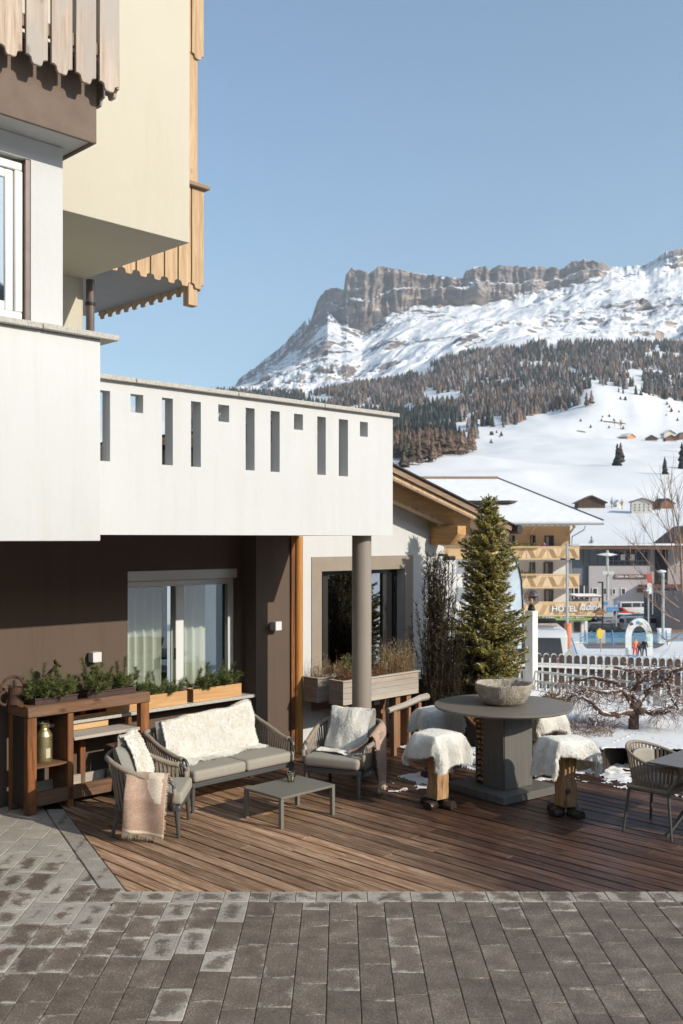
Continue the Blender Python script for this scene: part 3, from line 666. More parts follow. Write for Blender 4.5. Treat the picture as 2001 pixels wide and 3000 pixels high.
# opposite, forested side of the valley (beyond the picture, seen in the window reflections)
az2 = np.radians(np.arange(92, 262, 3)); r2 = np.geomspace(140, 1500, 30); A2, R2 = np.meshgrid(az2, r2)
X2, Y2 = R2 * np.sin(A2), R2 * np.cos(A2); k2 = (R2 - 140) / 1360
fade = np.clip((np.degrees(A2) - 92) / 18, 0, 1)
Z2 = -9 + 420 * k2 * fade * (.75 + .5 * fbm(X2 / 300, Y2 / 300, 3, 5)) - 8 * (1 - fade)
fm = plain('opposite_forest', (.035, .036, .032), .95, var=.6, vs=.02, kind='World', rnd=False)
oh = bpy.data.objects.new('opposite_hillside', gridmesh('opposite_hillside', np.stack([X2, Y2, Z2], -1)[:, ::-1], fm)); COL.objects.link(oh); oh['kind'] = 'structure'; oh['label'] = 'dark forested valley side opposite the terrace'

r = random.Random(77)
for i in range(26):
    x, y = r.choice([(r.uniform(1690, 1830), r.uniform(1215, 1262)), (r.uniform(1815, 1880), r.uniform(1145, 1180)), (r.uniform(1390, 1480), r.uniform(1262, 1300)), (r.uniform(1900, 2000), r.uniform(1180, 1240))])
    X, D, z = pos_px(x, y); s_ = r.uniform(6, 15) * D / F; o = bpy.data.objects.new('hill_shrub', protos[r.choice([0, 1, 2, 4])]); COL.objects.link(o); o.location = (X, D, z - .3); o.scale = (s_ * 2.2, s_ * 2.2, s_)
    o['label'] = 'small bushy tree scattered over the snow hill and its earth bank'; o['category'] = 'tree'; o['group'] = 'bushes scattered over the snow hill'
# ------------------------------------------------------------------ hotel on the left (house frame: s along the wall, q away, z up)
def wall_grid(mb, sb, zb, holes, q0, q1):
    """wall between q0 (front) and q1 (back) with rectangular openings; no inner faces"""
    sb = sorted(set(sb)); zb = sorted(set(zb))
    def solid(i, j):
        if i < 0 or j < 0 or i >= len(sb) - 1 or j >= len(zb) - 1: return False
        cs = (sb[i] + sb[i + 1]) / 2; cz = (zb[j] + zb[j + 1]) / 2
        return not any(h[0] < cs < h[1] and h[2] < cz < h[3] for h in holes)
    for i in range(len(sb) - 1):
        for j in range(len(zb) - 1):
            if not solid(i, j): continue
            a, b, c, d = sb[i], sb[i + 1], zb[j], zb[j + 1]
            mb.poly([(a, q0, c), (b, q0, c), (b, q0, d), (a, q0, d)]); mb.poly([(b, q1, c), (a, q1, c), (a, q1, d), (b, q1, d)])
            if not solid(i - 1, j): mb.poly([(a, q1, c), (a, q0, c), (a, q0, d), (a, q1, d)])
            if not solid(i + 1, j): mb.poly([(b, q0, c), (b, q1, c), (b, q1, d), (b, q0, d)])
            if not solid(i, j - 1): mb.poly([(a, q1, c), (b, q1, c), (b, q0, c), (a, q0, c)])
            if not solid(i, j + 1): mb.poly([(a, q0, d), (b, q0, d), (b, q1, d), (a, q1, d)])
    return mb
def SX(px, q):      # house-frame s of pixel column px on the plane q
    k = (px - CX) / F; Y = q / (CA - k * SA); X = k * Y; return CA * X + SA * Y
def SZ(px, py, q):
    k = (px - CX) / F; Y = q / (CA - k * SA); return H + (CY - py) * Y / F
def SS(px, q): # alias
    return SX(px, q)
hotel = TH('hotel_building', 'white beige and brown hotel with overhanging upper floors and balconies', 'building', 6.5, 9.84)
B = lambda *a: MB().box(*a)
# lower wall A (brown) with window opening, and wall B standing forward
QA, QB, QP, QL = 9.84, 9.57, 7.87, 7.66
w0, w1, wz0, wz1 = 6.45, 8.10, .86, 2.42
mb = MB(); wall_grid(mb, [-2, w0, w1, 8.16], [-.3, wz0, wz1, 2.9], [(w0, w1, wz0, wz1)], QA, QA + .28); hotel.part('lower_wall', mb, M['brownwall'])
hotel.part('pier_wall', B(8.16, 8.74, QB, QB + .5, -.3, 2.9), M['brownwall'])
hotel.part('corner_board', B(8.74, 8.80, QB - .03, QB + .3, -.05, 2.83), M['rustz'])
mb = MB(); mb.tube([(8.865, QB - .03, -.02), (8.865, QB - .03, 2.828)], .058, 20); hotel.part('log_post', mb, M['post_or'], smooth=False, bevel=0)
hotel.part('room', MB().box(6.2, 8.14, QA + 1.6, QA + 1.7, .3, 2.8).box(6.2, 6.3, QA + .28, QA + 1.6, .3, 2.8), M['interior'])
# window A
fr = MB(); qf = QA + .10
for a in ((w0, w0 + .06, wz0 + .06, wz1 - .2), (w1 - .09, w1, wz0 + .06, wz1 - .2), (7.20, 7.32, wz0 + .06, wz1 - .2)): fr.box(a[0], a[1], qf, qf + .07, a[2], a[3])
fr.box(w0, w1, qf, qf + .07, wz0, wz0 + .06).box(w0, w1, qf, qf + .07, wz1 - .2, wz1 - .13)
wa = hotel.part('window', fr, M['winwhite'], label='wide white framed window above the wooden planter boxes', bevel=.006)
hotel.part('shutter_box', B(w0, w1, QA + .03, QA + .16, wz1 - .125, wz1 - .002), M['winwhite'], parent=wa, bevel=.006)
for a, b in ((w0 + .06, 7.20), (7.32, w1 - .09)): hotel.part('pane', B(a, b, qf + .03, qf + .036, wz0 + .06, wz1 - .2), M['glass'], parent=wa)
hotel.part('handle', MB().box(7.165, 7.185, qf - .03, qf - .004, 1.33, 1.47), M['black'], parent=wa, bevel=.004)
def curtain(s0, s1, q, z0, z1, amp=.045, wl=.12, seed=0):
    r = random.Random(seed); ph = [r.uniform(0, 6) for _ in range(4)]
    return MB().grid(lambda u, v: (s0 + (s1 - s0) * u, q + amp * math.sin(2 * math.pi * (s1 - s0) * u / wl + ph[0] + .8 * math.sin(5 * u + ph[1])) * (.75 + .25 * v) + .015 * math.sin(31 * u + ph[2] + v), z0 + (z1 - z0) * v), 90, 6)
hotel.part('curtain', curtain(w0 + .02, 7.14, QA + .36, .4, 2.5, seed=1), M['curtain'], parent=wa, smooth=True)
hotel.part('curtain', curtain(7.30, 7.86, QA + .36, .4, 2.5, seed=2), M['curtain'], parent=wa, smooth=True)
hotel.part('window_sill', B(5.3, 8.155, QA - .27, QA + .02, .80, .838), M['granite'], bevel=.005)
# slab over the terrace and parapet with slots
hotel.part('terrace_slab', B(4.0, 8.80, QP + .005, 14, 2.84, 3.06), M['brownwall'])
hotel.part('terrace_floor', B(4.0, 8.68, QP + .14, 14, 3.062, 3.085), M['tile'])
slots = []
for x0, x1 in ((281, 322), (474, 506), (559, 588), (719, 745.5), (792, 819), (929, 954), (992, 1019)): slots.append((SX(x0, QP), SX(x1, QP), 3.50, 4.14))
for x0, x1 in ((382, 419), (639, 671), (861, 887), (1054, 1077)): slots.append((SX(x0, QP), SX(x1, QP), 3.97, 4.14))
se = SX(1150, QP)
mb = MB(); wall_grid(mb, [3.6, se] + [h[0] for h in slots] + [h[1] for h in slots], [2.832, 3.50, 3.97, 4.14, 4.235], slots, QP, QP + .13); hotel.part('balcony_parapet', mb, M['white'], bevel=.006)
hotel.part('balcony_parapet_return', B(se - .13, se - .001, QP + .132, 12, 2.832, 4.235), M['white'])
k = 4.0; rr_ = random.Random(3)
while k < se + .03:
    e = min(k + 1.22, se + .07)
    if se + .07 - e < .3: e = se + .07
    hotel.part('coping_stone', B(k + .003, e - .003, QP - .055, QP + .17, 4.238, 4.282), M['granite'], bevel=.005); k = e
# column
mb = MB(); mb.tube([(8.56, 8.115, 0), (8.56, 8.115, 2.838)], .115, 40); col = hotel.part('column', mb, M['column'])
# left block, its granite sill, the bay above
hotel.part('bay_base_wall', B(-1, 4.743, QL, QL + .9, 2.776, 4.545), M['white'], bevel=.012, seg=2)
for a, b in ((1.0, 2.6), (2.6, 4.16), (4.16, 4.90)): hotel.part('coping_stone', B(a + .003, b - .003, QL - .06, QL + .5, 4.548, 4.598), M['granite'], bevel=.006)
qb = 7.83; bw = [3.0, 4.17]
mb = MB(); wall_grid(mb, [1.5, bw[0], bw[1], 4.47], [4.60, 4.64, 6.02, 6.2], [(bw[0], bw[1], 4.64, 6.02)], qb, qb + .35); hotel.part('bay_wall', mb, M['white'])
fr = MB(); q2 = qb + .05
fr.box(bw[0], bw[1] - .05, q2, q2 + .07, 4.64, 4.72).box(bw[0], bw[1] - .05, q2, q2 + .07, 5.92, 5.99).box(bw[1] - .12, bw[1] - .045, q2, q2 + .07, 4.72, 5.92).box(3.0, 3.08, q2, q2 + .07, 4.72, 5.92)
wb = hotel.part('window', fr, M['winwhite'], bevel=.008, label='upper window of the white bay, cut by the picture edge')
fr = MB(); fr.box(bw[1] - .20, bw[1] - .124, q2 + .02, q2 + .06, 4.722, 5.918).box(3.08, bw[1] - .2, q2 + .02, q2 + .06, 4.722, 4.80).box(3.08, bw[1] - .2, q2 + .02, q2 + .06, 5.84, 5.918)
hotel.part('sash', fr, M['winwhite'], parent=wb, bevel=.008)
hotel.part('shutter_rail', B(bw[1] - .043, bw[1] - .002, qb + .01, qb + .10, 4.64, 6.02), M['zinc'], parent=wb)
hotel.part('pane', B(3.08, bw[1] - .2, q2 + .035, q2 + .041, 4.8, 5.84), M['glassr'], parent=wb)
hotel.part('curtain', curtain(3.0, 3.75, qb + .45, 4.6, 6.1, seed=4), M['curtain'], parent=wb, smooth=True)
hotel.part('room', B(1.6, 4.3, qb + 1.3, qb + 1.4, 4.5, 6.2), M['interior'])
hotel.part('white_soffit', B(1, 4.57, 7.53, 8.6, 6.206, 6.25), M['white'])
hotel.part('brown_fascia_beam', MB().box(1, 4.606, 7.50, 7.53, 6.185, 6.85).box(4.572, 4.606, 7.531, 8.62, 6.185, 6.85), M['beam'], bevel=.006)
hotel.part('upper_slab', B(1, 4.57, 7.531, 8.6, 6.252, 6.85), M['beam'])
# beige block
qg = 9.30; zb_ = 6.20; sg = SX(556, qg)
hotel.part('beige_block', B(2.0, sg, qg, 14.5, zb_, 13.5), M['beige'], bevel=.02, seg=2)
hotel.part('beige_back_wall', B(2.0, sg - .02, 11.6, 12.0, 3.09, zb_ - .002), M['beige'])
mb = MB(); mb.tube([(sg + .06, 11.55, 3.0), (sg + .06, 11.55, zb_ - .003)], .055, 14); dp = hotel.part('downpipe', mb, M['zinc'], smooth=False)
mb = MB(); mb.tube([(sg + .06, 11.55, 5.86), (sg + .06, 11.55, 5.90)], .066, 14); hotel.part('clamp', mb, M['black'], parent=dp)
# boards of the balconies: scalloped lower end
def scallop(wd, ln, th):
    pr = [(-wd / 2, 0)]
    for (x, z) in ((-.5, -.0), (-.40, -.004), (-.395, .028)): pass
    h = wd / 2; b = []
    b += [(h, ln), (-h, ln), (-h, .062)]
    for a in range(0, 5): t_ = a / 4 * math.pi / 2; b.append((-h + .045 * math.sin(t_), .062 - .026 * (1 - math.cos(t_))))
    for a in range(0, 4): t_ = a / 3 * math.pi / 2; b.append((-h + .045 + .03 * (1 - math.cos(t_)) * .6, .036 - .036 * math.sin(t_)))
    for p in reversed([q_ for q_ in b[3:]]): b.append((-p[0], p[1]))
    mb = MB(); mb.prism(b, 0, th, Matrix(((1, 0, 0, 0), (0, 0, 1, 0), (0, 1, 0, 0), (0, 0, 0, 1)))); return mb
bal = TH('wooden_balcony', 'pale wooden board balcony with scalloped boards over the brown beam, top left', 'balcony', 3.8, 7.3, 6.6)
qd = 7.32; bmesh_ = scallop(.188, 2.2, .028).mesh('board', M['larchs'], bevel=.004)
for i in range(8):
    s_ = 4.62 - i * .222
    bal.inst('board', bmesh_, (s_, qd, 6.585))
for i in range(5): bal.inst('board', bmesh_, (4.74, qd + .13 + i * .222, 6.585), (0, 0, R(90)))
bal.part('rail', B(2.8, 4.70, qd + .03, qd + .075, 6.87, 6.97), M['fascia'])
bal.part('rail', B(2.8, 4.70, qd + .03, qd + .075, 7.9, 8.0), M['fascia'])
bal.part('floor_edge', B(2.8, 4.69, qd + .18, 8.7, 6.853, 6.90), M['greypaint'])
# rear balcony, right of the beige block
qr = 11.0; bmr = scallop(.20, 1.37, .028).mesh('board', M['larch'], bevel=.004); bmr2 = scallop(.20, 2.4, .028).mesh('board', M['larch'], bevel=.004)
rb = TH('wooden_balcony', 'larch board balcony with a rail cap beyond the beige block, against the sky', 'balcony', 7.6, 11, 6.2)
sr = SX(597, qr)
for i in range(10): rb.inst('board', bmr, (sr - .10 - i * .222, qr, 6.225))
for i in range(12): rb.inst('board', bmr, (sr + .012, qr + .13 + i * .222, 6.225), (0, 0, R(90)))
rb.part('rail_cap', B(sr - 2.3, sr + .06, qr - .07, qr + .12, 7.60, 7.655), M['fascia'], bevel=.006)
rb.part('slab', B(sr - 2.3, sr - .05, qr + .14, 14, 6.33, 6.5), M['greypaint'])
rb.part('slab_edge', B(sr - 2.3, sr - .05, qr + .045, qr + .135, 6.40, 6.55), M['white'])
rb.part('post', B(sr - .24, sr - .08, qr + .032, qr + .16, 5.99, 11), M['larch'], bevel=.008)
rb2 = TH('wooden_balcony', 'upper larch board balcony cut by the top of the picture', 'balcony', 7.6, 11, 9.3)
for i in range(6): rb2.inst('board', bmr2, (sr - .10 - i * .222, qr - .001, 9.375))
rb2.part('slab', B(sr - 2.3, sr - .07, qr + .17, 14, 9.5, 9.7), M['greypaint'])
# wall lamps
for s_, q_, z_, lb in ((SX(265, QA), QA, 1.47, 'square white wall lamp on the brown wall above the rustic shelf'), (SX(795, QB), QB, 1.68, 'square white wall lamp right of the wide window')):
    t = TH('wall_lamp', lb, 'lamp', s_ + .03, q_, z_)
    mb = MB(); mb.box(s_ - .045, s_ + .065, q_ - .125, q_ - .03, z_ - .05, z_ + .06); t.part('housing', mb, M['winwhite'], bevel=.003)
    t.part('wall_plate', B(s_ - .03, s_ + .05, q_ - .029, q_ - .001, z_ - .04, z_ + .05), M['winwhite'])
    t.part('lens', B(s_ - .03, s_ + .05, q_ - .115, q_ - .04, z_ + .061, z_ + .064), M['greypaint'])
# wicker chair on the upper terrace
wk = plain('dark_wicker', (.02, .016, .014), .6, bump=1., bs=90)
t = TH('wicker_chair', 'dark wicker chair seen through the leftmost parapet slot', 'chair', 5.0, 8.7, 3.06)
t.part('seat', B(4.75, 5.25, 8.45, 8.95, 3.4, 3.5), wk, bevel=.02); mb = MB(); mb.bar((4.8, 8.7, 3.4), (4.72, 8.7, 4.02), .5, .05, (1, 0, 0)); t.part('backrest', mb, wk, bevel=.01)
for a in (4.8, 5.2):
    for b in (8.5, 8.9): t.part('leg', B(a - .02, a + .02, b - .02, b + .02, 3.06, 3.4), wk)
t = TH('wicker_table', 'low pale terrace table seen through the parapet slots', 'table', 6.2, 8.8, 3.06)
t.part('table_top', B(5.8, 6.9, 8.5, 9.2, 3.72, 3.76), wk); t.part('base', B(5.85, 6.85, 8.55, 9.15, 3.06, 3.72), M['taupe'])
# ------------------------------------------------------------------ low white house with the pitched roof
ho = TH('white_house', 'low white house with brown framed window and a wooden gable roof', 'building', 10.4, 9.6)
QC = 9.60; c0, c1, cz0, cz1 = 9.335, 11.03, .72, 2.355; s1 = 11.96
rise = lambda s_: 3.80 - .282 * (s_ - 9.99)
mb = MB(); wall_grid(mb, [8.93, c0, c1, s1], [-.1, cz0, cz1, 3.02], [(c0, c1, cz0, cz1)], QC, QC + .35); ho.part('wall', mb, M['white'])
mb = MB(); mb.prism([(8.93, 3.0205), (s1, 3.0205), (s1, rise(s1) - .16), (8.93, rise(8.93) - .16)], QC, QC + .3, Matrix(((1, 0, 0, 0), (0, 0, 1, 0), (0, 1, 0, 0), (0, 0, 0, 1)))); ho.part('gable_wall', mb, M['white'])
ho.part('side_wall', B(s1 - .3, s1, QC + .352, 16, -.6, 2.9), M['white'])
fr = MB(); g0, g1 = 9.15, 11.22
wall_grid(fr, [g0, c0, c1, g1], [.5, cz0, cz1, 2.55], [(c0, c1, cz0, cz1)], QC - .012, QC - .001)
wc = ho.part('window', fr, M['taupe'], label='dark window in a broad taupe surround behind the planters')
fr = MB(); q3 = QC + .14
for a, b in ((c0 + .001, c0 + .05), (9.50, 9.60), (10.72, 10.80), (c1 - .05, c1 - .001)): fr.box(a, b, q3, q3 + .06, cz0 + .05, cz1 - .06)
fr.box(c0, c1, q3, q3 + .06, cz0, cz0 + .05).box(c0, c1, q3, q3 + .06, cz1 - .06, cz1 - .001)
ho.part('window_frame', fr, M['windark'], parent=wc)
for a, b in ((c0 + .05, 9.50), (9.60, 10.72), (10.80, c1 - .05)): ho.part('pane', B(a, b, q3 + .03, q3 + .036, cz0 + .05, cz1 - .06), M['glassr'], parent=wc)
ho.part('curtain', curtain(10.1, 10.45, q3 + .3, .5, 2.4, seed=8), M['curtain'], parent=wc, smooth=True)
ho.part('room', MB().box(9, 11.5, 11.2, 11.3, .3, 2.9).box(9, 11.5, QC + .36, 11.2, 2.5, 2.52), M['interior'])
XZ = Matrix(((1, 0, 0, 0), (0, 0, 1, 0), (0, 1, 0, 0), (0, 0, 0, 1)))
def slope(s0, s1_, q0, q1, off, th, mat, name, **kw):
    mb = MB(); mb.prism([(s0, rise(s0) + off - th), (s1_, rise(s1_) + off - th), (s1_, rise(s1_) + off), (s0, rise(s0) + off)], q0, q1, XZ); return ho.part(name, mb, mat, **kw)
se_ = 12.78
slope(8.3, se_, 8.86, 16, .0, .022, M['roofmetal'], 'roof')
slope(8.3, se_, 8.90, 8.93, -.024, .085, M['fascia'], 'barge_board')
slope(8.3, se_, 8.95, 8.99, -.111, .06, M['larch'], 'barge_board')
slope(8.3, se_, 8.94, 8.992, -.173, .03, M['fascia'], 'barge_board')
slope(8.3, se_, 8.995, 16, -.04, .05, M['rafter'], 'roof_boarding')
slope(8.3, 12.2, 9.28, 9.40, -.0925, .20, M['rafter'], 'rafter')
slope(8.3, 12.2, 9.27, 9.41, -.2935, .05, M['larch'], 'rafter_strip')
mb = MB(); zt = 2.985; mb.add([], [])
pr = [(9.07 + .16, 2.70), (QC - .002, 2.70), (QC - .002, zt), (9.07, zt), (9.07, zt - .13)]
mb.prism(pr, 11.62, 11.82, Matrix(((0, 0, 1, 0), (1, 0, 0, 0), (0, 1, 0, 0), (0, 0, 0, 1)))); ho.part('purlin', mb, M['rafter_y'], bevel=.005, label='thick wooden purlin end with a chamfered nose')
ho.part('vent', B(11.72, 11.80, QC - .006, QC - .001, 3.06, 3.15), M['black'])
mb = MB(); mb.tube([(se_ + .04, 8.8, rise(se_) - .08), (se_ + .04, 15, rise(se_) - .08)], .075, 12); ho.part('gutter', mb, M['roofmetal'])
t = TH('wall_lamp', 'small dark bracket lamp at the corner of the white house', 'lamp', 11.86, QC, 2.5)
t.part('arm', B(11.82, 11.86, QC - .16, QC - .001, 2.53, 2.56), M['black']); t.part('shade', B(11.76, 11.92, QC - .26, QC - .14, 2.47, 2.53), M['black'], bevel=.01)
# neighbouring white wall beyond the corner
nb = TH('neighbour_house', 'white house wall with brown timber and a thin downpipe behind the spruce', 'building', 13.2, 12.2)
nb.part('wall', B(12.6, 15.2, 12.6, 13.0, -1, 3.0), M['white']); nb.part('timber_post', B(14.6, 14.8, 12.50, 12.598, -1, 3.0), M['rustz'])
nb.part('beam', B(12.6, 15.3, 12.3, 12.598, 2.75, 3.0), M['rafter'])
mb = MB(); mb.tube([(13.25, 12.54, -1), (13.25, 12.54, 2.9)], .035, 10); nb.part('downpipe', mb, M['zinc'])
mb = MB(); mb.tube([(12.55, 12.5, 1.6), (13.6, 12.0, 2.3)], .08, 10); nb.part('gutter_outlet', mb, M['greypaint'])
# ------------------------------------------------------------------ terrace floor
pav = Thing('terrace_paving', None, None, (0, 7, 0), 0, (0, 7, 0), kind='structure'); pav.o['label'] = 'half wet concrete pavers in long rows'
def pblock(hl, pts=None):
    mb = MB()
    if pts is None: mb.box(-.1015, .1015, -hl + .002, hl - .002, -.06, 0)
    else: mb.prism(pts, -.06, 0)
    return mb.mesh('paver', M['paver'], bevel=.004)
pm = {}
edge = lambda Y: -1.70 - .486 * (Y - 7.89)      # deck's left edge line
def clip(poly, a, b, c):      # keep a*x+b*y>=c
    out = []
    for i in range(len(poly)):
        p, q = poly[i], poly[(i + 1) % len(poly)]; dp = a * p[0] + b * p[1] - c; dq = a * q[0] + b * q[1] - c
        if dp >= 0: out.append(p)
        if dp * dq < 0: t_ = dp / (dp - dq); out.append((p[0] + (q[0] - p[0]) * t_, p[1] + (q[1] - p[1]) * t_))
    return out
def put_paver(cx, cy, hl, poly=None, wet=0):
    if poly is None:
        kk = round(hl, 3)
        if kk not in pm: pm[kk] = pblock(hl)
        me = pm[kk]
    else: me = pblock(hl, poly)
    o = pav.inst('paver', me, (cx, cy, random.uniform(-.0012, .0012) - .001)); o['half_len'] = float(hl); o['wet'] = float(wet); return o
pr_ = random.Random(11); stuff_mb = MB()
wn = MB()
for i in range(-30, 24):
    x = .012 + i * .208; y = 4.3 + pr_.uniform(0, .4)
    while y < 12:
        ln = pr_.choice([.31, .41, .41, .41, .52]); y1 = y + ln
        lim = 7.675 if x > -1.66 else 99
        cy = y
        if x > edge(0) and y < lim:
            pass
        e_y = min(y1, lim)
        if e_y - y > .06:
            hl = (e_y - y) / 2; cyy = (y + e_y) / 2
            poly = [(-.1015, -hl + .002), (.1015, -hl + .002), (.1015, hl - .002), (-.1015, hl - .002)]
            # left of border strip: x + .486*y <= 2.135 - .19
            p2 = [(p[0] + x, p[1] + cyy) for p in poly]
            if e_y > 7.6: p2 = clip(p2, -1, -.486, -(2.135 - .205)) if lim == 99 else p2
            # in front of the wall (q <= 9.84)
            p2 = clip(p2, SA, -CA, -9.80) if True else p2
            if len(p2) >= 3:
                cxp = x; vis = abs(x) / max(cyy, .1) < .40 and cyy > 5.25
                lit = 2.1 * (.5 - (cyy - 5.2) / 4.6) + .18 * (x + .2)
                wet = .28 - .55 * max(0, (-x - .4)) * .42 - max(0, cyy - 8.2) * .75 + (.35 if cyy < 6.5 else 0) * .6 + pr_.choice([-.5, -.2, 0, 0, .12, .15]) * (1.0 if x < -.5 else .8)
                if x > .3: wet += .22
                same = len(p2) == 4 and abs(sum(p[1] for p in p2) / 4 - cyy) < 1e-6
                if vis: put_paver(x, cyy, hl, None if same else [(p[0] - x, p[1] - cyy) for p in p2], wet)
                else: stuff_mb.prism(p2, -.06, 0)
        if e_y >= lim: break
        y = y1
# border rows along the deck
x = -1.78
while x < 4.6:
    ln = pr_.choice([.16, .2, .26, .34]); hl = .103
    pts = [(-ln / 2 + .002, -.108), (ln / 2 - .002, -.108), (ln / 2 - .002, .108), (-ln / 2 + .002, .108)]
    if abs(x / 7.8) < .40: put_paver(x + ln / 2, 7.787, .12, pts, -.35 if x < 0 else -.1)
    x += ln
y = 7.90
while y < 10.3:
    ln = .8; pts = []
    for (dx, yy) in ((-.19, y + .003), (-.006, y + .003), (-.006, y + ln - .003), (-.19, y + ln - .003)): pts.append((edge(yy) + dx, yy))
    c = (sum(p[0] for p in pts) / 4, sum(p[1] for p in pts) / 4)
    put_paver(c[0], c[1], .3, [(p[0] - c[0], p[1] - c[1]) for p in pts], -.7); y += ln
o = pav.part('outer_pavers', stuff_mb, plain('outer_paver', (.17, .138, .108), .85, var=.35, vs=6), kind='stuff')
single('joint_sand', MB().box(-9, 8, -8, 12.4, -.14, -.022), plain('dark_joint_sand', (.06, .05, .04), .95, rnd=False), 'dark sandy bed showing in the paving joints', None, kind='structure')
# behind the camera and around
single('forecourt', MB().box(-14, 14, -16, 4.28, -.12, -.005), plain('forecourt_paving', (.14, .125, .105), .9, var=.15, rnd=False), 'plain paved forecourt behind the viewer', None, kind='structure')
# deck
deck = TH('timber_deck', None, None, 7.5, 8, 0, kind='structure'); deck.o['label'] = 'weathered grooved deck boards running toward the paving, wet on the right'
def qlim(s):      # front limit (near) and back limit in q for this s
    qf_ = (7.902 - SA * s) / CA
    ql = (1.0484 * s - 2.135) / .3701     # q <= ql on the left edge
    return qf_, min(ql, 9.84 if s < 8.16 else (9.57 if s < 8.93 else (9.60 if s < 12 else 11.5)))
s_ = 4.44; bwid = .130; dr = random.Random(5)
while s_ < 12.6:
    a, b = s_, s_ + bwid
    (fa, ba), (fb, bb) = qlim(a), qlim(b)
    xr = 4.9; far_f = max(fa, (CA * a - xr) / SA) if False else None
    fa = max(fa, (CA * a - 5.2) / SA); fb = max(fb, (CA * b - 5.2) / SA)
    if ba - fa > .03 and bb - fb > .02:
        cuts = [0, 1]
        if ba - fa > 2.6: cuts = [0, dr.uniform(.25, .75), 1]
        if ba - fa > 5: cuts = [0, dr.uniform(.2, .4), dr.uniform(.55, .8), 1]
        for c0_, c1_ in zip(cuts, cuts[1:]):
            A0, A1 = fa + (ba - fa) * c0_, fa + (ba - fa) * c1_; B0, B1 = (fb + (bb - fb) * c0_, fb + (bb - fb) * c1_)
            if c0_ > 0: B0 = A0 = (A0 + B0) / 2 + .003
            if c1_ < 1: B1 = A1 = (fa + fb) / 2 + ((ba + bb) / 2 - (fa + fb) / 2) * c1_ - .0
            z_ = dr.uniform(-.003, .003)
            # board mesh is built about its own corner, grain along local y
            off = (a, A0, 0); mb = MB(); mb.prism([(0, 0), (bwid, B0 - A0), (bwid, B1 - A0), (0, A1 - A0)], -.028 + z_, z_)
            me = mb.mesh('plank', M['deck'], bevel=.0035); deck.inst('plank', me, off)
    s_ += bwid + .0155
dk = MB(); dk.prism([(4.40, 4.85), (8.93, 2.1), (12.7, -1.6), (12.7, 11.6), (8.2, 9.8), (5.62, 9.8)], -.13, -.06)
deck.part('deck_substructure', dk, plain('deck_gap_dark', (.012, .009, .007), .95))
single('deck_base_ground', MB().prism([L(8, 9.9)[:2], L(12.7, 2)[:2], L(17, 2)[:2], L(17, 12.9)[:2], L(12.0, 15)[:2], L(12, 9.95)[:2]], -.5, -.05), M['snow'], 'trodden snow around the garden bed', None, kind='structure')
# snow patches lying on the deck
def snowpatch(pts, label, h=.02, seed=0, dens=3):
    """ragged thin snow: grid over bounding box masked by polygon + noise"""
    r = np.random.default_rng(seed); xs_ = [p[0] for p in pts]; ys_ = [p[1] for p in pts]; st = .028
    X, Y = np.meshgrid(np.arange(min(xs_), max(xs_), st), np.arange(min(ys_), max(ys_), st))
    inside = np.zeros(X.shape, bool); j = len(pts) - 1
    for i in range(len(pts)):
        xi, yi = pts[i]; xj, yj = pts[j]
        c = ((yi > Y) != (yj > Y)) & (X < (xj - xi) * (Y - yi) / (yj - yi + 1e-9) + xi); inside ^= c; j = i
    n = fbm(X * 3.1 + seed, Y * 3.1, 4, seed); n2 = fbm(X * 14, Y * 14, 3, seed + 2)
    hgt = (n - .40) * 1.6 + (n2 - .5) * 1.0
    ok_ = inside & (hgt > .10); mb = MB()
    zz = .004 + h * np.clip(hgt, 0, 1)
    vid = {}
    def vi(a, b):
        if (a, b) not in vid:
            vid[(a, b)] = len(mb.v); mb.v.append((X[a, b], Y[a, b], zz[a, b] if ok_[a, b] else .0008))
        return vid[(a, b)]
    for a in range(X.shape[0] - 1):
        for b in range(X.shape[1] - 1):
            if ok_[a, b] or (ok_[a + 1, b] and ok_[a, b + 1]):
                mb.f.append((vi(a, b), vi(a, b + 1), vi(a + 1, b + 1), vi(a + 1, b))); mb.m.append(0)
    o = single('snow', mb, M['snow'], label, None, kind='stuff', smooth=True); return o
def P2(*px): return [tuple(gp(x, y)[:2]) for x, y in px]
snowpatch(P2((1120, 2305), (1160, 2275), (1250, 2262), (1310, 2285), (1290, 2310), (1200, 2315), (1140, 2325)), 'thin snow patch behind the armchair', .016, 3)
snowpatch(P2((1155, 2190), (1230, 2178), (1250, 2172), (1250, 2182), (1200, 2195)), 'small snow streak by the planter legs', .02, 5)
snowpatch(P2((1340, 2155), (1400, 2155), (1410, 2262), (1350, 2250), (1300, 2225), (1330, 2190)), 'snow lying behind the round table', .05, 8)
snowpatch(P2((1550, 2240), (1640, 2215), (1700, 2225), (1830, 2262), (1900, 2280), (2040, 2300), (2060, 2345), (1950, 2330), (1850, 2318), (1760, 2296), (1690, 2292), (1600, 2300), (1560, 2290)), 'trodden snow along the foot of the garden bed', .035, 13)
snowpatch(P2((1690, 2205), (1780, 2225), (1840, 2235), (1880, 2265), (2050, 2300), (2050, 2325), (1900, 2300), (1800, 2275), (1700, 2255), (1640, 2225)), 'deeper snow against the garden bed boards', .09, 21)
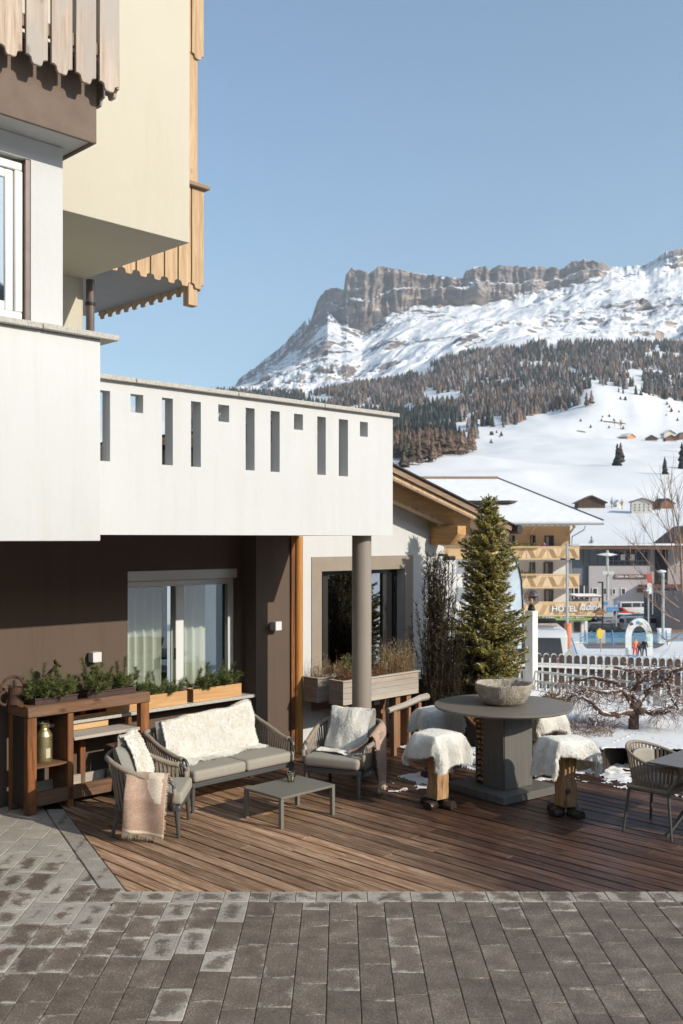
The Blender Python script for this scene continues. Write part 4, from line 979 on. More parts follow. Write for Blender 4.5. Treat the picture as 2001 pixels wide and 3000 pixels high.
# ------------------------------------------------------------------ raised garden bed
zt_ = .30; A_, B_, C_, D_ = [Vector(gp(x, y, zt_)[:]) for x, y in ((1630, 2140), (1760, 2197), (1860, 2152), (2040, 2203))]
bed = Thing('garden_bed', 'low dark plank garden bed with a snow covered top around the twisted tree', 'planter', (B_.x, B_.y, 0), 0, (B_.x, B_.y, 0))
for (p, q_) in ((A_, B_), (B_, C_), (C_, D_), (D_, D_ + (D_ - C_) * .8)):
    d_ = (q_ - p); d_.z = 0; ln = d_.length; d_.normalize(); nrm = Vector((d_.y, -d_.x, 0)); a_ = math.atan2(d_.y, d_.x); k = 0
    while k < ln - .02:
        wd = min(.145, ln - k); mb = MB(); mb.box(0.002, wd - .004, -.012, .012, 0, zt_ - .02)
        me = mb.mesh('plank', M['darkboardx'], bevel=.002); o = bed.inst('plank', me, (p.x + d_.x * k, p.y + d_.y * k, random.uniform(0, .004)), (0, 0, a_)); k += .15
    mb = MB(); mb.bar((p.x, p.y, zt_ - .008), (q_.x, q_.y, zt_ - .008), .06, .022); bed.part('cap_board', mb, M['darkboardx'])
back = [L(13.45, 6.0), L(13.5, 10.6), L(12.4, 10.6)]
mb = MB(); outl = [A_[:2], B_[:2], C_[:2], D_[:2], (D_ + (D_ - C_) * .8)[:2]] + [p[:2] for p in back]
me_pts = [(p[0], p[1]) for p in outl]
def inpoly(x, y, pts):
    c = False; j = len(pts) - 1
    for i in range(len(pts)):
        if ((pts[i][1] > y) != (pts[j][1] > y)) and x < (pts[j][0] - pts[i][0]) * (y - pts[i][1]) / (pts[j][1] - pts[i][1] + 1e-9) + pts[i][0]: c = not c
        j = i
    return c
bmx = bmesh.new(); vs_ = [bmx.verts.new((p[0] - B_.x, p[1] - B_.y, zt_ + .006)) for p in me_pts]; bmx.faces.new(vs_)
bmesh.ops.triangulate(bmx, faces=bmx.faces[:])
for _ in range(5): bmesh.ops.subdivide_edges(bmx, edges=[e for e in bmx.edges if e.calc_length() > .09], cuts=1, use_grid_fill=False); bmesh.ops.triangulate(bmx, faces=bmx.faces[:])
for v in bmx.verts:
    X_, Y_ = v.co.x + B_.x, v.co.y + B_.y; far = min(1, max(0, (CA * X_ + SA * Y_ - 12.0) * 1.5)) if not v.is_boundary else 0
    v.co.z += (.012 + .11 * far) * float(fbm(np.array([X_ * 4.]), np.array([Y_ * 4.]), 4, 2)[0]) + (0.012 if not v.is_boundary else 0)
bmx.normal_update(); me = bpy.data.meshes.new('snow_top'); bmx.to_mesh(me); bmx.free(); me.materials.append(M['snow']); me.shade_smooth()
o = bpy.data.objects.new('snow_top', me); link(o, bed.o)
for q_ in ((B_, C_), (C_, D_)):
    mb = MB(); n_ = 26; p, e = q_
    mb.tube([p.lerp(e, i / n_) + Vector((0, 0, .012 + .006 * math.sin(i * 1.7))) for i in range(n_ + 1)], [.028 + .007 * math.sin(i * 2.3) for i in range(n_ + 1)], 8, True, .45); bed.part('snow_edge', mb, M['snow'], smooth=True)
# dark plank screen at the end of the white house
scn = Thing('plank_screen', 'dark vertical plank fence with a sloping handrail behind the stools', 'fence', L(10.6, 9.4), ANG, (10.6, 9.4, 0))
k = 0; q_ = 9.58
while q_ > 7.75:
    h_ = .62 + .24 * min(1, max(0, (9.5 - q_) / .5)) if q_ > 9.0 else .86 - .62 * (9.0 - q_)
    h_ = max(.27, h_); mb = MB(); mb.box(-.012, .012, -.12, 0, 0, h_); me = mb.mesh('plank', M['darkboard'], bevel=.002)
    scn.inst('plank', me, (10.72 + random.uniform(-.004, .004), q_, 0)); q_ -= .126
mb = MB(); mb.bar((10.71, 9.0, .885), (10.71, 7.95, .24), .05, .03); scn.part('handrail', mb, M['rustz'])
# ------------------------------------------------------------------ fur
def fur(name, surf, n, ln, mat, parent_thing, parent=None, seed=1, curl=.5, width=.006, down=.3, label=None, two=True):
    """surf(u,v)->Vector ; blades rooted on the surface, leaning with gravity"""
    r = random.Random(seed); mb = MB(); e = 1e-3
    for i in range(n):
        u, v = r.random(), r.random()
        if r.random() < .22: (u, v) = r.choice([(u, r.choice([0.003, .997])), (r.choice([.003, .997]), v)])
        p = surf(u, v); pu = surf(min(1, u + e), v) - surf(max(0, u - e), v); pv = surf(u, min(1, v + e)) - surf(u, max(0, v - e))
        nn = pu.cross(pv)
        if nn.length < 1e-9: continue
        nn.normalize()
        if not two and nn.dot(UPV[0]) < 0: nn = -nn
        t = Vector((r.uniform(-1, 1), r.uniform(-1, 1), r.uniform(-1, 1))); t = t - nn * t.dot(nn); d = (nn * .5 + t * .42 + Vector((0, 0, -down * 1.9))).normalized()
        ou = 0
        if u < .01: d = (d - pu.normalized() * 1.2).normalized()
        if u > .99: d = (d + pu.normalized() * 1.2).normalized()
        if v < .01: d = (d - pv.normalized() * 1.2).normalized()
        if v > .99: d = (d + pv.normalized() * 1.2).normalized()
        l = ln * r.uniform(.55, 1.25); sd = d.cross(nn).normalized() * width * r.uniform(.6, 1.3)
        p1 = p + d * l * .55; d2 = (d + t * curl * .6 - nn * .25 + Vector((0, 0, -down))).normalized(); p2 = p1 + d2 * l * .5
        b = len(mb.v); mb.v += [tuple(p - sd), tuple(p + sd), tuple(p1 + sd * .8), tuple(p1 - sd * .8), tuple(p2)]
        mb.f += [(b, b + 1, b + 2, b + 3), (b + 3, b + 2, b + 4)]; mb.m += [0, 0]
    o = parent_thing.part(name, mb, mat, parent=parent); o['kind'] = 'stuff'; return o
UPV = [Vector((0, 0, 1))]
def sheepskin(name_label, surf, loc, rotz, n=5200, ln=.035, seed=1, up=(0, 0, 1), nu=26, nv=26, group=None):
    t = Thing('sheepskin', name_label, 'sheepskin', loc, rotz, group=group)
    mb = MB(); mb.grid(lambda u, v: surf(u, v), nu, nv); t.part('hide', mb, M['hide'], smooth=True)
    UPV[0] = Vector(up); fur('wool', surf, n, ln, M['fur'], t, seed=seed, two=False, width=.0026, curl=.25); return t
# ------------------------------------------------------------------ rope lounge seats
def lounge(name, label, cat, W, D, ncush, loc, rotz, pillows=True, seed=0):
    """local frame: seat faces -y, front edge at y=0, back at y=D, width along x 0..W"""
    t = Thing(name, label, cat, loc, rotz); zs = .255
    # legs: tapered
    for (x, y, dx, dy) in ((.03, .04, -.01, -.02), (W - .03, .04, .01, -.02), (.06, D - .10, -.03, .07), (W - .06, D - .10, .03, .07)):
        mb = MB(); mb.tube([(x + dx, y + dy, 0), (x, y, .27)], [.016, .030], 12); t.part('leg', mb, M['alu'], smooth=False)
    mb = MB(); mb.bar((.0, .03, .275), (W, .03, .275), .05, .055).bar((.0, D - .08, .275), (W, D - .08, .275), .05, .055).bar((.025, .03, .275), (.025, D - .08, .275), .045, .054).bar((W - .025, .03, .275), (W - .025, D - .08, .275), .045, .054)
    t.part('seat_frame', mb, M['alu'], bevel=.008)
    # rim path
    def rim(a):      # a 0..1 : left arm front -> back -> right arm front
        cr = .17; y0 = .10; Lr = [(0 - .02, y0), (-.055, D - cr), (cr - .06, D + .03), (W - cr + .06, D + .03), (W + .055, D - cr), (W + .02, y0)]
        # smooth through piecewise with rounded corners (Catmull)
        n = len(Lr) - 1; f = a * n; i = min(int(f), n - 1); f -= i
        g = lambda k: Vector((*Lr[max(0, min(n, k))], 0)); p0, p1, p2, p3 = g(i - 1), g(i), g(i + 1), g(i + 2)
        p = .5 * ((2 * p1) + (-p0 + p2) * f + (2 * p0 - 5 * p1 + 4 * p2 - p3) * f * f + (-p0 + 3 * p1 - 3 * p2 + p3) * f ** 3)
        yy = p.y / D; z = .535 + .19 * min(1, max(0, (yy - .25) / .75)) ** 1.2; p.z = z; return p
    pts = [rim(i / 60) for i in range(61)]
    for e in (0, -1):
        q = pts[e]; pass
    a0, a1 = pts[0], pts[-1]
    lo = lambda p, x: Vector((x, .09, .26))
    mb = MB(); mb.tube([(.0, .085, .26), (a0.x, .055, .42), (a0.x, .06, .50), (a0.x, .09, .53), tuple(pts[1])], [.017] * 5, 10); mb.tube([(W, .085, .26), (a1.x, .055, .42), (a1.x, .06, .50), (a1.x, .09, .53), tuple(pts[-2])], [.017] * 5, 10)
    t.part('arm_frame', mb, M['alu'], smooth=True)
    mb = MB(); mb.tube(pts[1:-1], [.026 + .0015 * math.sin(i * 2.2) for i in range(59)], 10); t.part('rim', mb, M['rope'], smooth=True)
    for e, x in ((a0, 0.), (a1, W)):
        mb = MB(); mb.tube([(x, .083, .30), (e.x, .054, .42), (e.x, .057, .47)], [.021] * 3, 10); t.part('arm_wrap', mb, M['rope'], smooth=True)
    per = 0; acc = [0]
    for i in range(60): acc.append(acc[-1] + (pts[i + 1] - pts[i]).length)
    pitch = .044; n = int(acc[-1] / pitch)
    for k in range(1, n):
        dl = acc[-1] * k / n; i = max(j for j in range(61) if acc[j] <= dl); i = min(i, 59); f = (dl - acc[i]) / (acc[i + 1] - acc[i]); p = pts[i].lerp(pts[i + 1], f)
        tg = (pts[i + 1] - pts[i]).normalized(); nrm = Vector((tg.y, -tg.x, 0))
        cx = min(max(p.x, .01), W - .01); cy = min(max(p.y * .90, .10), D - .075)
        bt = Vector((cx, cy, .265)); mb = MB(); tx = tg.copy(); tx.z = 0; tx.normalize(); hw = tx * .0125; nn = nrm.normalized() * .003
        rows_ = [bt, bt.lerp(p, .45) + (p - bt).cross(tx).normalized() * -.006, p]
        vs = []
        for r0 in rows_: vs += [r0 - hw - nn, r0 + hw - nn, r0 + hw + nn, r0 - hw + nn]
        fs = []
        for j in range(2):
            for q in range(4): fs.append((j * 4 + q, j * 4 + (q + 1) % 4, j * 4 + 4 + (q + 1) % 4, j * 4 + 4 + q))
        mb.add(vs, fs); t.part('strap', mb, M['strap'])
    # cushions
    cw = (W - .02) / ncush
    for c in range(ncush):
        mb = MB(); x0, x1 = .01 + c * cw + .004, .01 + (c + 1) * cw - .004; mb.box(x0, x1, -.015, D - .14, .305, .425); o = t.part('seat_cushion', mb, M['cushion'], bevel=.042, seg=4)
        o.data.shade_smooth()
    for c in range(ncush):
        if not pillows: break
        x0, x1 = .04 + c * cw, cw * (c + 1) - .03; cx = (x0 + x1) / 2; pw = (x1 - x0)
        def pil(u, v, s_):
            a, b = 2 * u - 1, 2 * v - 1; th = .085 * (max(0, (1 - a ** 4)) ** .5) * (max(0, (1 - b ** 4)) ** .5)
            zz = .43 + v * .40; yb_ = D - .20 + v * .16
            return Vector((cx + a * pw / 2 * (1 - .06 * b * b), yb_ + s_ * th - .02, zz))
        mb = MB(); mb.grid(lambda u, v: pil(u, v, -1), 16, 14); mb.grid(lambda u, v: pil(1 - u, v, 1), 16, 14); t.part('back_pillow', mb, M['pillow'], smooth=True)
    return t
# sofa: front-left foot at (-1.50,10.13), front edge along the house wall
SW = 1.42; sang = ANG
sofa = lounge('lounge_sofa', 'two seat rope lounge sofa with pale cushions against the brown wall', 'sofa', SW, .80, 2, (-1.515, 10.12, 0), sang)
def back_surf(x0, x1, D, top=.86, low=.47, over=.10, seat=.24, sag=.0, lean=.16, seed=0, z0=.43, tilt=0.):
    r = random.Random(seed); ph = [r.uniform(0, 6) for _ in range(6)]
    def S(u, v):
        # v: 0 at the seat end, 1 behind the back
        tot = seat + (top - z0) + over; d = v * tot; x = x0 + (x1 - x0) * u; wob = .012 * math.sin(7 * u + ph[0]) + .01 * math.sin(13 * v + ph[1] + 5 * u)
        ex = .03 * math.sin(v * 6 + ph[2]) * (1 if u > .5 else -1) * abs(2 * u - 1)
        if d < seat: y = D - .30 - (seat - d); z = z0 + .012 + .012 * math.sin(u * 9 + ph[3]); y += .025 * math.sin(6 * u + ph[4]) * (1 - v)
        elif d < seat + (top - z0): k = (d - seat) / (top - z0); y = D - .30 + lean * k - .045 * math.sin(math.pi * k) ; z = z0 + (top - z0) * k; y += .02 * (abs(2 * u - 1) ** 3)
        else: k = d - seat - (top - z0); y = D - .30 + lean + min(k, .06) + .01; z = top + .012 - max(0, k - .05) * 1.0
        z += tilt * (u - .5) * (1 if d > seat else 0)
        lk = .0025 * math.sin(37 * u + 5 * math.sin(11 * v + ph[1])) * math.sin(41 * v + 4 * math.sin(9 * u + ph[5])) + .012 * math.sin(11 * u + ph[5]) * math.sin(9 * v + ph[2])
        return Vector((x + ex, y + wob - abs(lk) * .8 - .012 * math.sin(math.pi * u), z + wob * .4 + .006 + lk))
    return S
sk1 = sheepskin('long white sheepskin over the right part of the sofa back', back_surf(.46, 1.30, .80, .87, seat=.13, seed=3, tilt=.05), (-1.515, 10.12, 0), sang, 24000, .030, 3, (0, -.7, .7))
sk2 = sheepskin('white sheepskin over the left part of the sofa back', back_surf(.10, .55, .80, .83, seat=.20, seed=5, tilt=-.0), (-1.515, 10.12, .0), sang, 15000, .030, 4, (0, -.7, .7))
# right armchair: faces the camera, slightly left
aR = math.atan2(-.27, .6)
ch2 = lounge('lounge_armchair', 'rope armchair facing the camera with a blanket over its right arm', 'armchair', .68, .68, 1, (-.425, 10.925, 0), aR)
sheepskin('curly white sheepskin on the armchair beside the round column', back_surf(.10, .60, .68, .86, seat=.20, seed=8), (-.425, 10.925, 0), aR, 16000, .018, 8, (0, -.7, .7))
# left armchair: seen from behind its side, facing right
aL = R(90)
ch1 = lounge('lounge_armchair', 'rope armchair in front of the rustic shelf, turned to the right', 'armchair', .66, .68, 1, (-1.50, 9.28, 0), aL)
sheepskin('white sheepskin over the back of the left armchair', back_surf(.17, .62, .68, .90, seat=.10, over=.24, seed=11), (-1.50, 9.28, 0), aL, 14000, .030, 11, (0, -.7, .7))
# blankets
def blanket(label, loc, rotz, f, fringe_v=(1,), n=34, seed=2, patch=None):
    t = Thing('blanket', label, 'blanket', loc, rotz); mb = MB(); nu, nv = n, 40
    mb.grid(lambda u, v: f(u, v), nu, nv)
    me = mb.mesh('cloth', [M['blanket'], M['blanketpale']]); 
    for p in me.polygons:
        j, i = divmod(p.index, nu); u, v = (i + .5) / nu, (j + .5) / nv
        if v > .94 or (patch and patch(u, v)): p.material_index = 1
    me.shade_smooth(); o = bpy.data.objects.new('cloth', me); link(o, t.o); sm = o.modifiers.new('thickness', 'SOLIDIFY'); sm.thickness = .008
    r = random.Random(seed); mb = MB()
    for i in range(110):
        u = r.random()
        for fv in fringe_v:
            p = f(u, fv); d = (f(u, fv) - f(u, fv - .02 if fv == 1 else .02)).normalized(); q = p + (d * .6 + Vector((r.uniform(-.4, .4), r.uniform(-.4, .4), -.6))) * .05
            sd = Vector((.003, .001, 0)); mb.poly([p - sd, p + sd, q + sd * .3]); mb.poly([p - sd.yxz, p + sd.yxz, q])
    for i in range(70):
        v = r.random(); p = f(0, v); d = (f(0, v) - f(.03, v)).normalized(); q = p + d * .02 + Vector((0, 0, -.006)); mb.poly([p - Vector((0, 0, .003)), p + Vector((0, 0, .003)), q])
    t.part('fringe', mb, M['blanketpale'], kind='stuff'); return t
def fb1(u, v):      # left chair, hangs outside its near arm (local x<0)... local frame of chair
    # starts over seat, over the arm rim (x~-.03, z~.57) and hangs outside
    y = .10 + .38 * u + .035 * (v) * math.sin(3 * u) + .03 * v; tot = 1.10; d = v * tot
    if d < .12: x = .08 - d * .8; z = .52 + d * .5 + .012 * math.sin(9 * u)
    elif d < .22: k = (d - .12) / .10; x = -.016 - .065 * k; z = .585 + .03 * math.sin(math.pi * k)
    else: k = d - .22; x = -.085 - .07 * min(1, k * 3) - .02 * math.sin(8 * u + k * 2); z = .572 - k * (.60 - .05 * u)
    z += .045 * (y - .1) - .04 * (1 - u) * 0
    return Vector((x, y, z + .008))
blanket('rose taupe wool blanket with a cream patch hanging over the left armchair arm', (-1.50, 9.28, 0), aL, fb1, patch=lambda u, v: (u - .25) ** 2 / .03 + (v - .22) ** 2 / .05 < 1 + .5 * math.sin(9 * u + 14 * v) or (abs(u - .16) < .08 and .25 < v < .52))
def fb2(u, v):      # right chair, over its right arm (local x>W) from front part
    y = .28 + .30 * u; tot = .86; d = v * tot
    if d < .28: k = d / .28; x = .46 + .20 * k; z = .445 + .13 * k ** 1.5 + .02 * math.sin(8 * u) * (1 - k); y = .16 + .30 * u * (.6 + .4 * k) + .10 * k
    elif d < .37: k = (d - .28) / .09; x = .66 + .085 * k; z = .60 + .03 * math.sin(math.pi * k); y = .26 + .30 * u
    else: k = d - .37; x = .745 + .03 * min(1, k * 3) + .018 * math.sin(9 * u + 3 * k); z = .60 - k * 1.08; y = .26 + .30 * u * (1 - .15 * min(1, k * 2))
    z += .10 * (u) * (1 if d > .28 else 0) * max(0, 1 - max(0, d - .37) * 2.4)
    return Vector((x, y, z + .008))
blanket('rose taupe wool blanket draped over the right arm of the far armchair', (-.425, 10.925, 0), aR, fb2, seed=5)
# ------------------------------------------------------------------ coffee table
t = TH('coffee_table', 'low grey metal coffee table in front of the sofa', 'table', 6.75, 7.4)
t.part('table_top', B(6.395, 7.13, 7.13, 7.69, .283, .308), M['tablemetal'], bevel=.003)
for a in (6.395, 7.09):
    for b in (7.13, 7.65): t.part('leg', B(a, a + .04, b, b + .04, 0, .282), M['tablemetal'], bevel=.003)
jl = gp(852, 2290, .308)
t = Thing('tealight_jar', 'small speckled glass tealight jar on the coffee table', 'jar', (jl.x, jl.y, .309), 0)
mb = MB(); mb.lathe([(.030, 0), (.043, .02), (.045, .05), (.040, .085), (.036, .10), (.032, .10), (.036, .082), (.040, .05), (.038, .02), (.026, .008)], 20); t.part('glass', mb, M['jarglass'], smooth=True)
mb = MB(); r = random.Random(2)
for i in range(90):
    a = r.uniform(0, 6.28); z = r.uniform(.008, .095); rad = .0455 - .14 * abs(z - .045) * (1 if z > .045 else .25); p = Vector((rad * math.cos(a), rad * math.sin(a), z)); u_ = Vector((-math.sin(a), math.cos(a), 0)) * .004; w_ = Vector((0, 0, .004)); mb.poly([p - u_ - w_, p + u_ - w_ * .3, p + u_ * .3 + w_, p - u_ * .6 + w_ * .4])
t.part('speckles', mb, plain('gold_speckle', (.55, .45, .16), .4, metal=.5, var=.4), kind='stuff')
# ------------------------------------------------------------------ high round table
TC = Vector((1.785, 11.0, 0)); ea = math.atan2(.6, .8)
t = Thing('round_bar_table', 'high round grey table on a square pedestal filled with firewood', 'table', TC, 0)
mb = MB(); mb.lathe([(.70, .925), (.745, .935), (.758, .948), (.758, .957), (.752, .963), (0.001, .963)], 96); t.part('table_top', mb, M['bistro'], bevel=.0)
E1 = Vector((math.cos(ea), math.sin(ea), 0)); E2 = Vector((-math.sin(ea), math.cos(ea), 0)); RZ = Matrix.Rotation(ea, 4, 'Z')
mb = MB(); mb.box(-.43, .43, -.43, .43, .006, .09, RZ); t.part('base_plate', mb, M['pedestal'], bevel=.004)
for (x0, x1, y0, y1) in ((-.225, -.208, -.225, .09), (-.215, .215, -.235, -.215), (.205, .222, -.21, .225), (-.2, .2, .212, .23)):
    mb = MB(); mb.box(x0, x1, y0, y1, .092, .924, RZ); t.part('side_panel', mb, M['pedestal'], bevel=.003)
for z_ in (.092, .905): mb = MB(); mb.box(-.2, .2, -.2, .2, z_, z_ + .018, RZ); t.part('inner_shelf', mb, M['black'])
mb = MB(); mb.box(-.06, .19, -.2, .2, .112, .9, RZ); t.part('inner_core', mb, M['black'])
r = random.Random(9); fw = Thing('firewood', 'split logs stacked inside the round table pedestal', 'firewood', TC, ea)
for z_ in range(13):
    zc = .14 + z_ * .058
    for y_ in (.125, .185):
        a = r.uniform(0, 2); R_ = r.uniform(.024, .033); pr = [(R_ * math.cos(a + k * 2.1), R_ * math.sin(a + k * 2.1)) for k in range(3)]
        mb = MB(); mb.prism(pr, -.205 + r.uniform(0, .02), -.07, Matrix(((0, 0, 1, 0), (1, 0, 0, y_ + .0), (0, 1, 0, zc), (0, 0, 0, 1)))); fw.part('log', mb, M['log'])
# slot on the left side: leave the corner open by cutting the dark left panel
t = Thing('stone_bowl', 'rough round stone bowl standing on the round table', 'bowl', (1.80, 11.05, .963), 0)
bn = random.Random(4); ph = [bn.uniform(0, 6) for _ in range(8)]
def rough(p, i, j):
    a = math.atan2(p.y, p.x); k = 1 + .012 * math.sin(7 * a + ph[0]) + .008 * math.sin(13 * a + ph[1]); z = p.z
    if 8 <= i <= 12: z += .004 * math.sin(5 * a + ph[2]) + .003 * math.sin(23 * a + ph[3]) + bn.uniform(-.004, .004)
    return Vector((p.x * k + bn.uniform(-.0025, .0025), p.y * k + bn.uniform(-.0025, .0025), z))
prof = [(.14, 0), (.20, .006), (.235, .03), (.262, .065), (.285, .105), (.302, .15), (.313, .19), (.318, .215), (.318, .230), (.310, .236), (.298, .234), (.288, .222), (.28, .20), (.268, .15), (.245, .10), (.20, .055), (.12, .035), (.001, .03)]
mb = MB(); mb.lathe(prof, 90, f=rough); t.part('bowl', mb, M['concrete'], smooth=False)
# ------------------------------------------------------------------ log stools with sheepskins
def stool(label, loc, rot, h, seed, wet=True, knot=False):
    r = random.Random(seed); t = Thing('log_stool', label, 'stool', loc, rot)
    mb = MB(); hw = .075; n = 9
    for i in range(n):
        pass
    lay = []
    for i in range(n):
        z = .085 + (h - .13 - .085) * i / (n - 1); row = []
        for (sx, sy) in ((-1, -1), (.25, -1.04), (1, -1), (1.05, .2), (1, 1), (-.1, 1.03), (-1, 1), (-1.02, 0)):
            k_ = 1.1 - .16 * i / (n - 1) + .05 * math.sin(i * 1.3 + seed + sx); row.append((sx * hw * k_ + r.uniform(-.009, .009), sy * hw * k_ + r.uniform(-.009, .009), z))
        lay.append(row)
    vs = [p for row in lay for p in row]; fs = [tuple(range(7, -1, -1)), tuple(range((n - 1) * 8, n * 8))]
    for i in range(n - 1):
        for j in range(8): fs.append((i * 8 + j, i * 8 + (j + 1) % 8, i * 8 + 8 + (j + 1) % 8, i * 8 + 8 + j))
    mb.add(vs, fs); t.part('post', mb, M['stoolpost'], bevel=.004)
    if knot: mb = MB(); mb.tube([(-.03, -.098, .25), (-.03, -.068, .25)], [.024, .034], 12); t.part('knot', mb, M['bark'])
    for k in range(4):
        a = k * math.pi / 2 + .2; d = Vector((math.cos(a), math.sin(a), 0)); up = Vector((0, 0, 1)); o = Vector((-d.y, d.x, 0)) * (.0)
        pr = [(-.055, 0), (.055, 0), (.062, .035), (.03, .078), (-.03, .08), (-.062, .04)]
        sd = Vector((-d.y, d.x, 0)); Mx = Matrix((( sd.x, 0, d.x, 0), (sd.y, 0, d.y, 0), (0, 1, 0, 0), (0, 0, 0, 1)))
        mb = MB(); mb.prism(pr, .055 if k % 2 else .062, .20 + r.uniform(-.01, .02), Mx); t.part('foot', mb, M['stoolfoot'], bevel=.008)
    mb = MB(); mb.box(-.19, .19, -.17, .17, h - .128, h - .06); t.part('seat', mb, M['stoolpost'], bevel=.015)
    return t
def skin_surf(h, wx, wy, drop, seed, asym=(0, 0)):
    r = random.Random(seed); ph = [r.uniform(0, 6) for _ in range(8)]
    def S(u, v):
        a, b = 2 * u - 1, 2 * v - 1
        def fold(t_, half, dr):
            s_ = abs(t_); e = half / (half + dr)
            if s_ <= e: return t_ * (half + dr), 0
            k = (s_ - e) * (half + dr); return math.copysign(half + .055 * (1 - math.exp(-k * 14)) + .10 * k, t_), k
        x, kx = fold(a, wx, drop[0] + .05 * math.sin(b * 3 + ph[0])); y, ky = fold(b, wy, drop[1] + .05 * math.sin(a * 3 + ph[1]))
        dz = math.hypot(kx, ky) * .93 - .3 * min(kx, ky); c = min(kx, ky); x *= 1 - .5 * c; y *= 1 - .5 * c
        fl = .022 * math.sin(a * 9 + ph[2]) * min(1, ky * 9) + .0; fx_ = .022 * math.sin(b * 9 + ph[3]) * min(1, kx * 9)
        return Vector((x + fx_ + asym[0] * dz, y + fl + asym[1] * dz, h - dz + .003 * math.sin(31 * a + 3 * math.sin(17 * b + ph[5])) * math.sin(29 * b + ph[6]) + .018 * math.cos(a * 2.2) * math.cos(b * 2.2) + .006 * math.sin(7 * a + ph[4])))
    return S
def stool_set(loc, rot, h, lb1, lb2, seed, drop=(.22, .26), n=7000):
    stool(lb1, loc, rot, h, seed, True, seed == 23); S = skin_surf(h - .035, .185, .165, drop, seed)
    t = Thing('sheepskin', lb2, 'sheepskin', loc, rot); mb = MB(); mb.grid(lambda u, v: S(u, v), 34, 34); t.part('hide', mb, M['hide'], smooth=True)
    UPV[0] = Vector((0, 0, 1)); r = random.Random(seed + 1)
    # outward normals: compare with direction away from the seat centre
    mbf = MB(); e = 1e-3; cen = Vector((0, 0, h - .3))
    for i in range(n):
        u, v = r.random(), r.random(); eg = r.random() < .25
        if eg: (u, v) = r.choice([(u, r.choice([.002, .998])), (r.choice([.002, .998]), v)])
        p = S(u, v); nn = (S(min(1, u + e), v) - S(max(0, u - e), v)).cross(S(u, min(1, v + e)) - S(u, max(0, v - e))); nn.normalize()
        if nn.dot(p - cen) < 0: nn = -nn
        tt = Vector((r.uniform(-1, 1), r.uniform(-1, 1), r.uniform(-1, 1))); tt = tt - nn * tt.dot(nn); d = (nn * .5 + tt * .4 + Vector((0, 0, -.8))).normalized()
        if eg: d = (d + Vector((0, 0, -.8))).normalized()
        l = .046 * r.uniform(.6, 1.25); sd = d.cross(nn).normalized() * .0028; p1 = p + d * l * .55; p2 = p1 + (d + Vector((0, 0, -.5)) + tt * .3).normalized() * l * .5
        b = len(mbf.v); mbf.v += [tuple(p - sd), tuple(p + sd), tuple(p1 + sd * .8), tuple(p1 - sd * .8), tuple(p2)]; mbf.f += [(b, b + 1, b + 2, b + 3), (b + 3, b + 2, b + 4)]; mbf.m += [0, 0]
    o = t.part('wool', mbf, M['fur']); o['kind'] = 'stuff'
stool_set((1.01, 10.42, 0), R(37), .80, 'front left log stool, pale split post with two dark feet', 'shaggy sheepskin on the front left stool', 21, (.16, .30), 22000)
stool_set((1.13, 11.75, 0), R(20), .82, 'log stool behind the front left one, beside the plank fence', 'sheepskin on the rear left stool, in shade on its front', 22, (.22, .20), 13000)
stool_set((2.28, 10.12, 0), R(22), .80, 'front right log stool with a round knot in its post', 'long sheepskin hanging low on the front right stool', 23, (.34, .14), 22000)
stool_set((2.34, 11.72, 0), R(35), .80, 'log stool half hidden behind the round table, right side', 'sheepskin on the stool half hidden by the table', 24, (.26, .20), 12000)
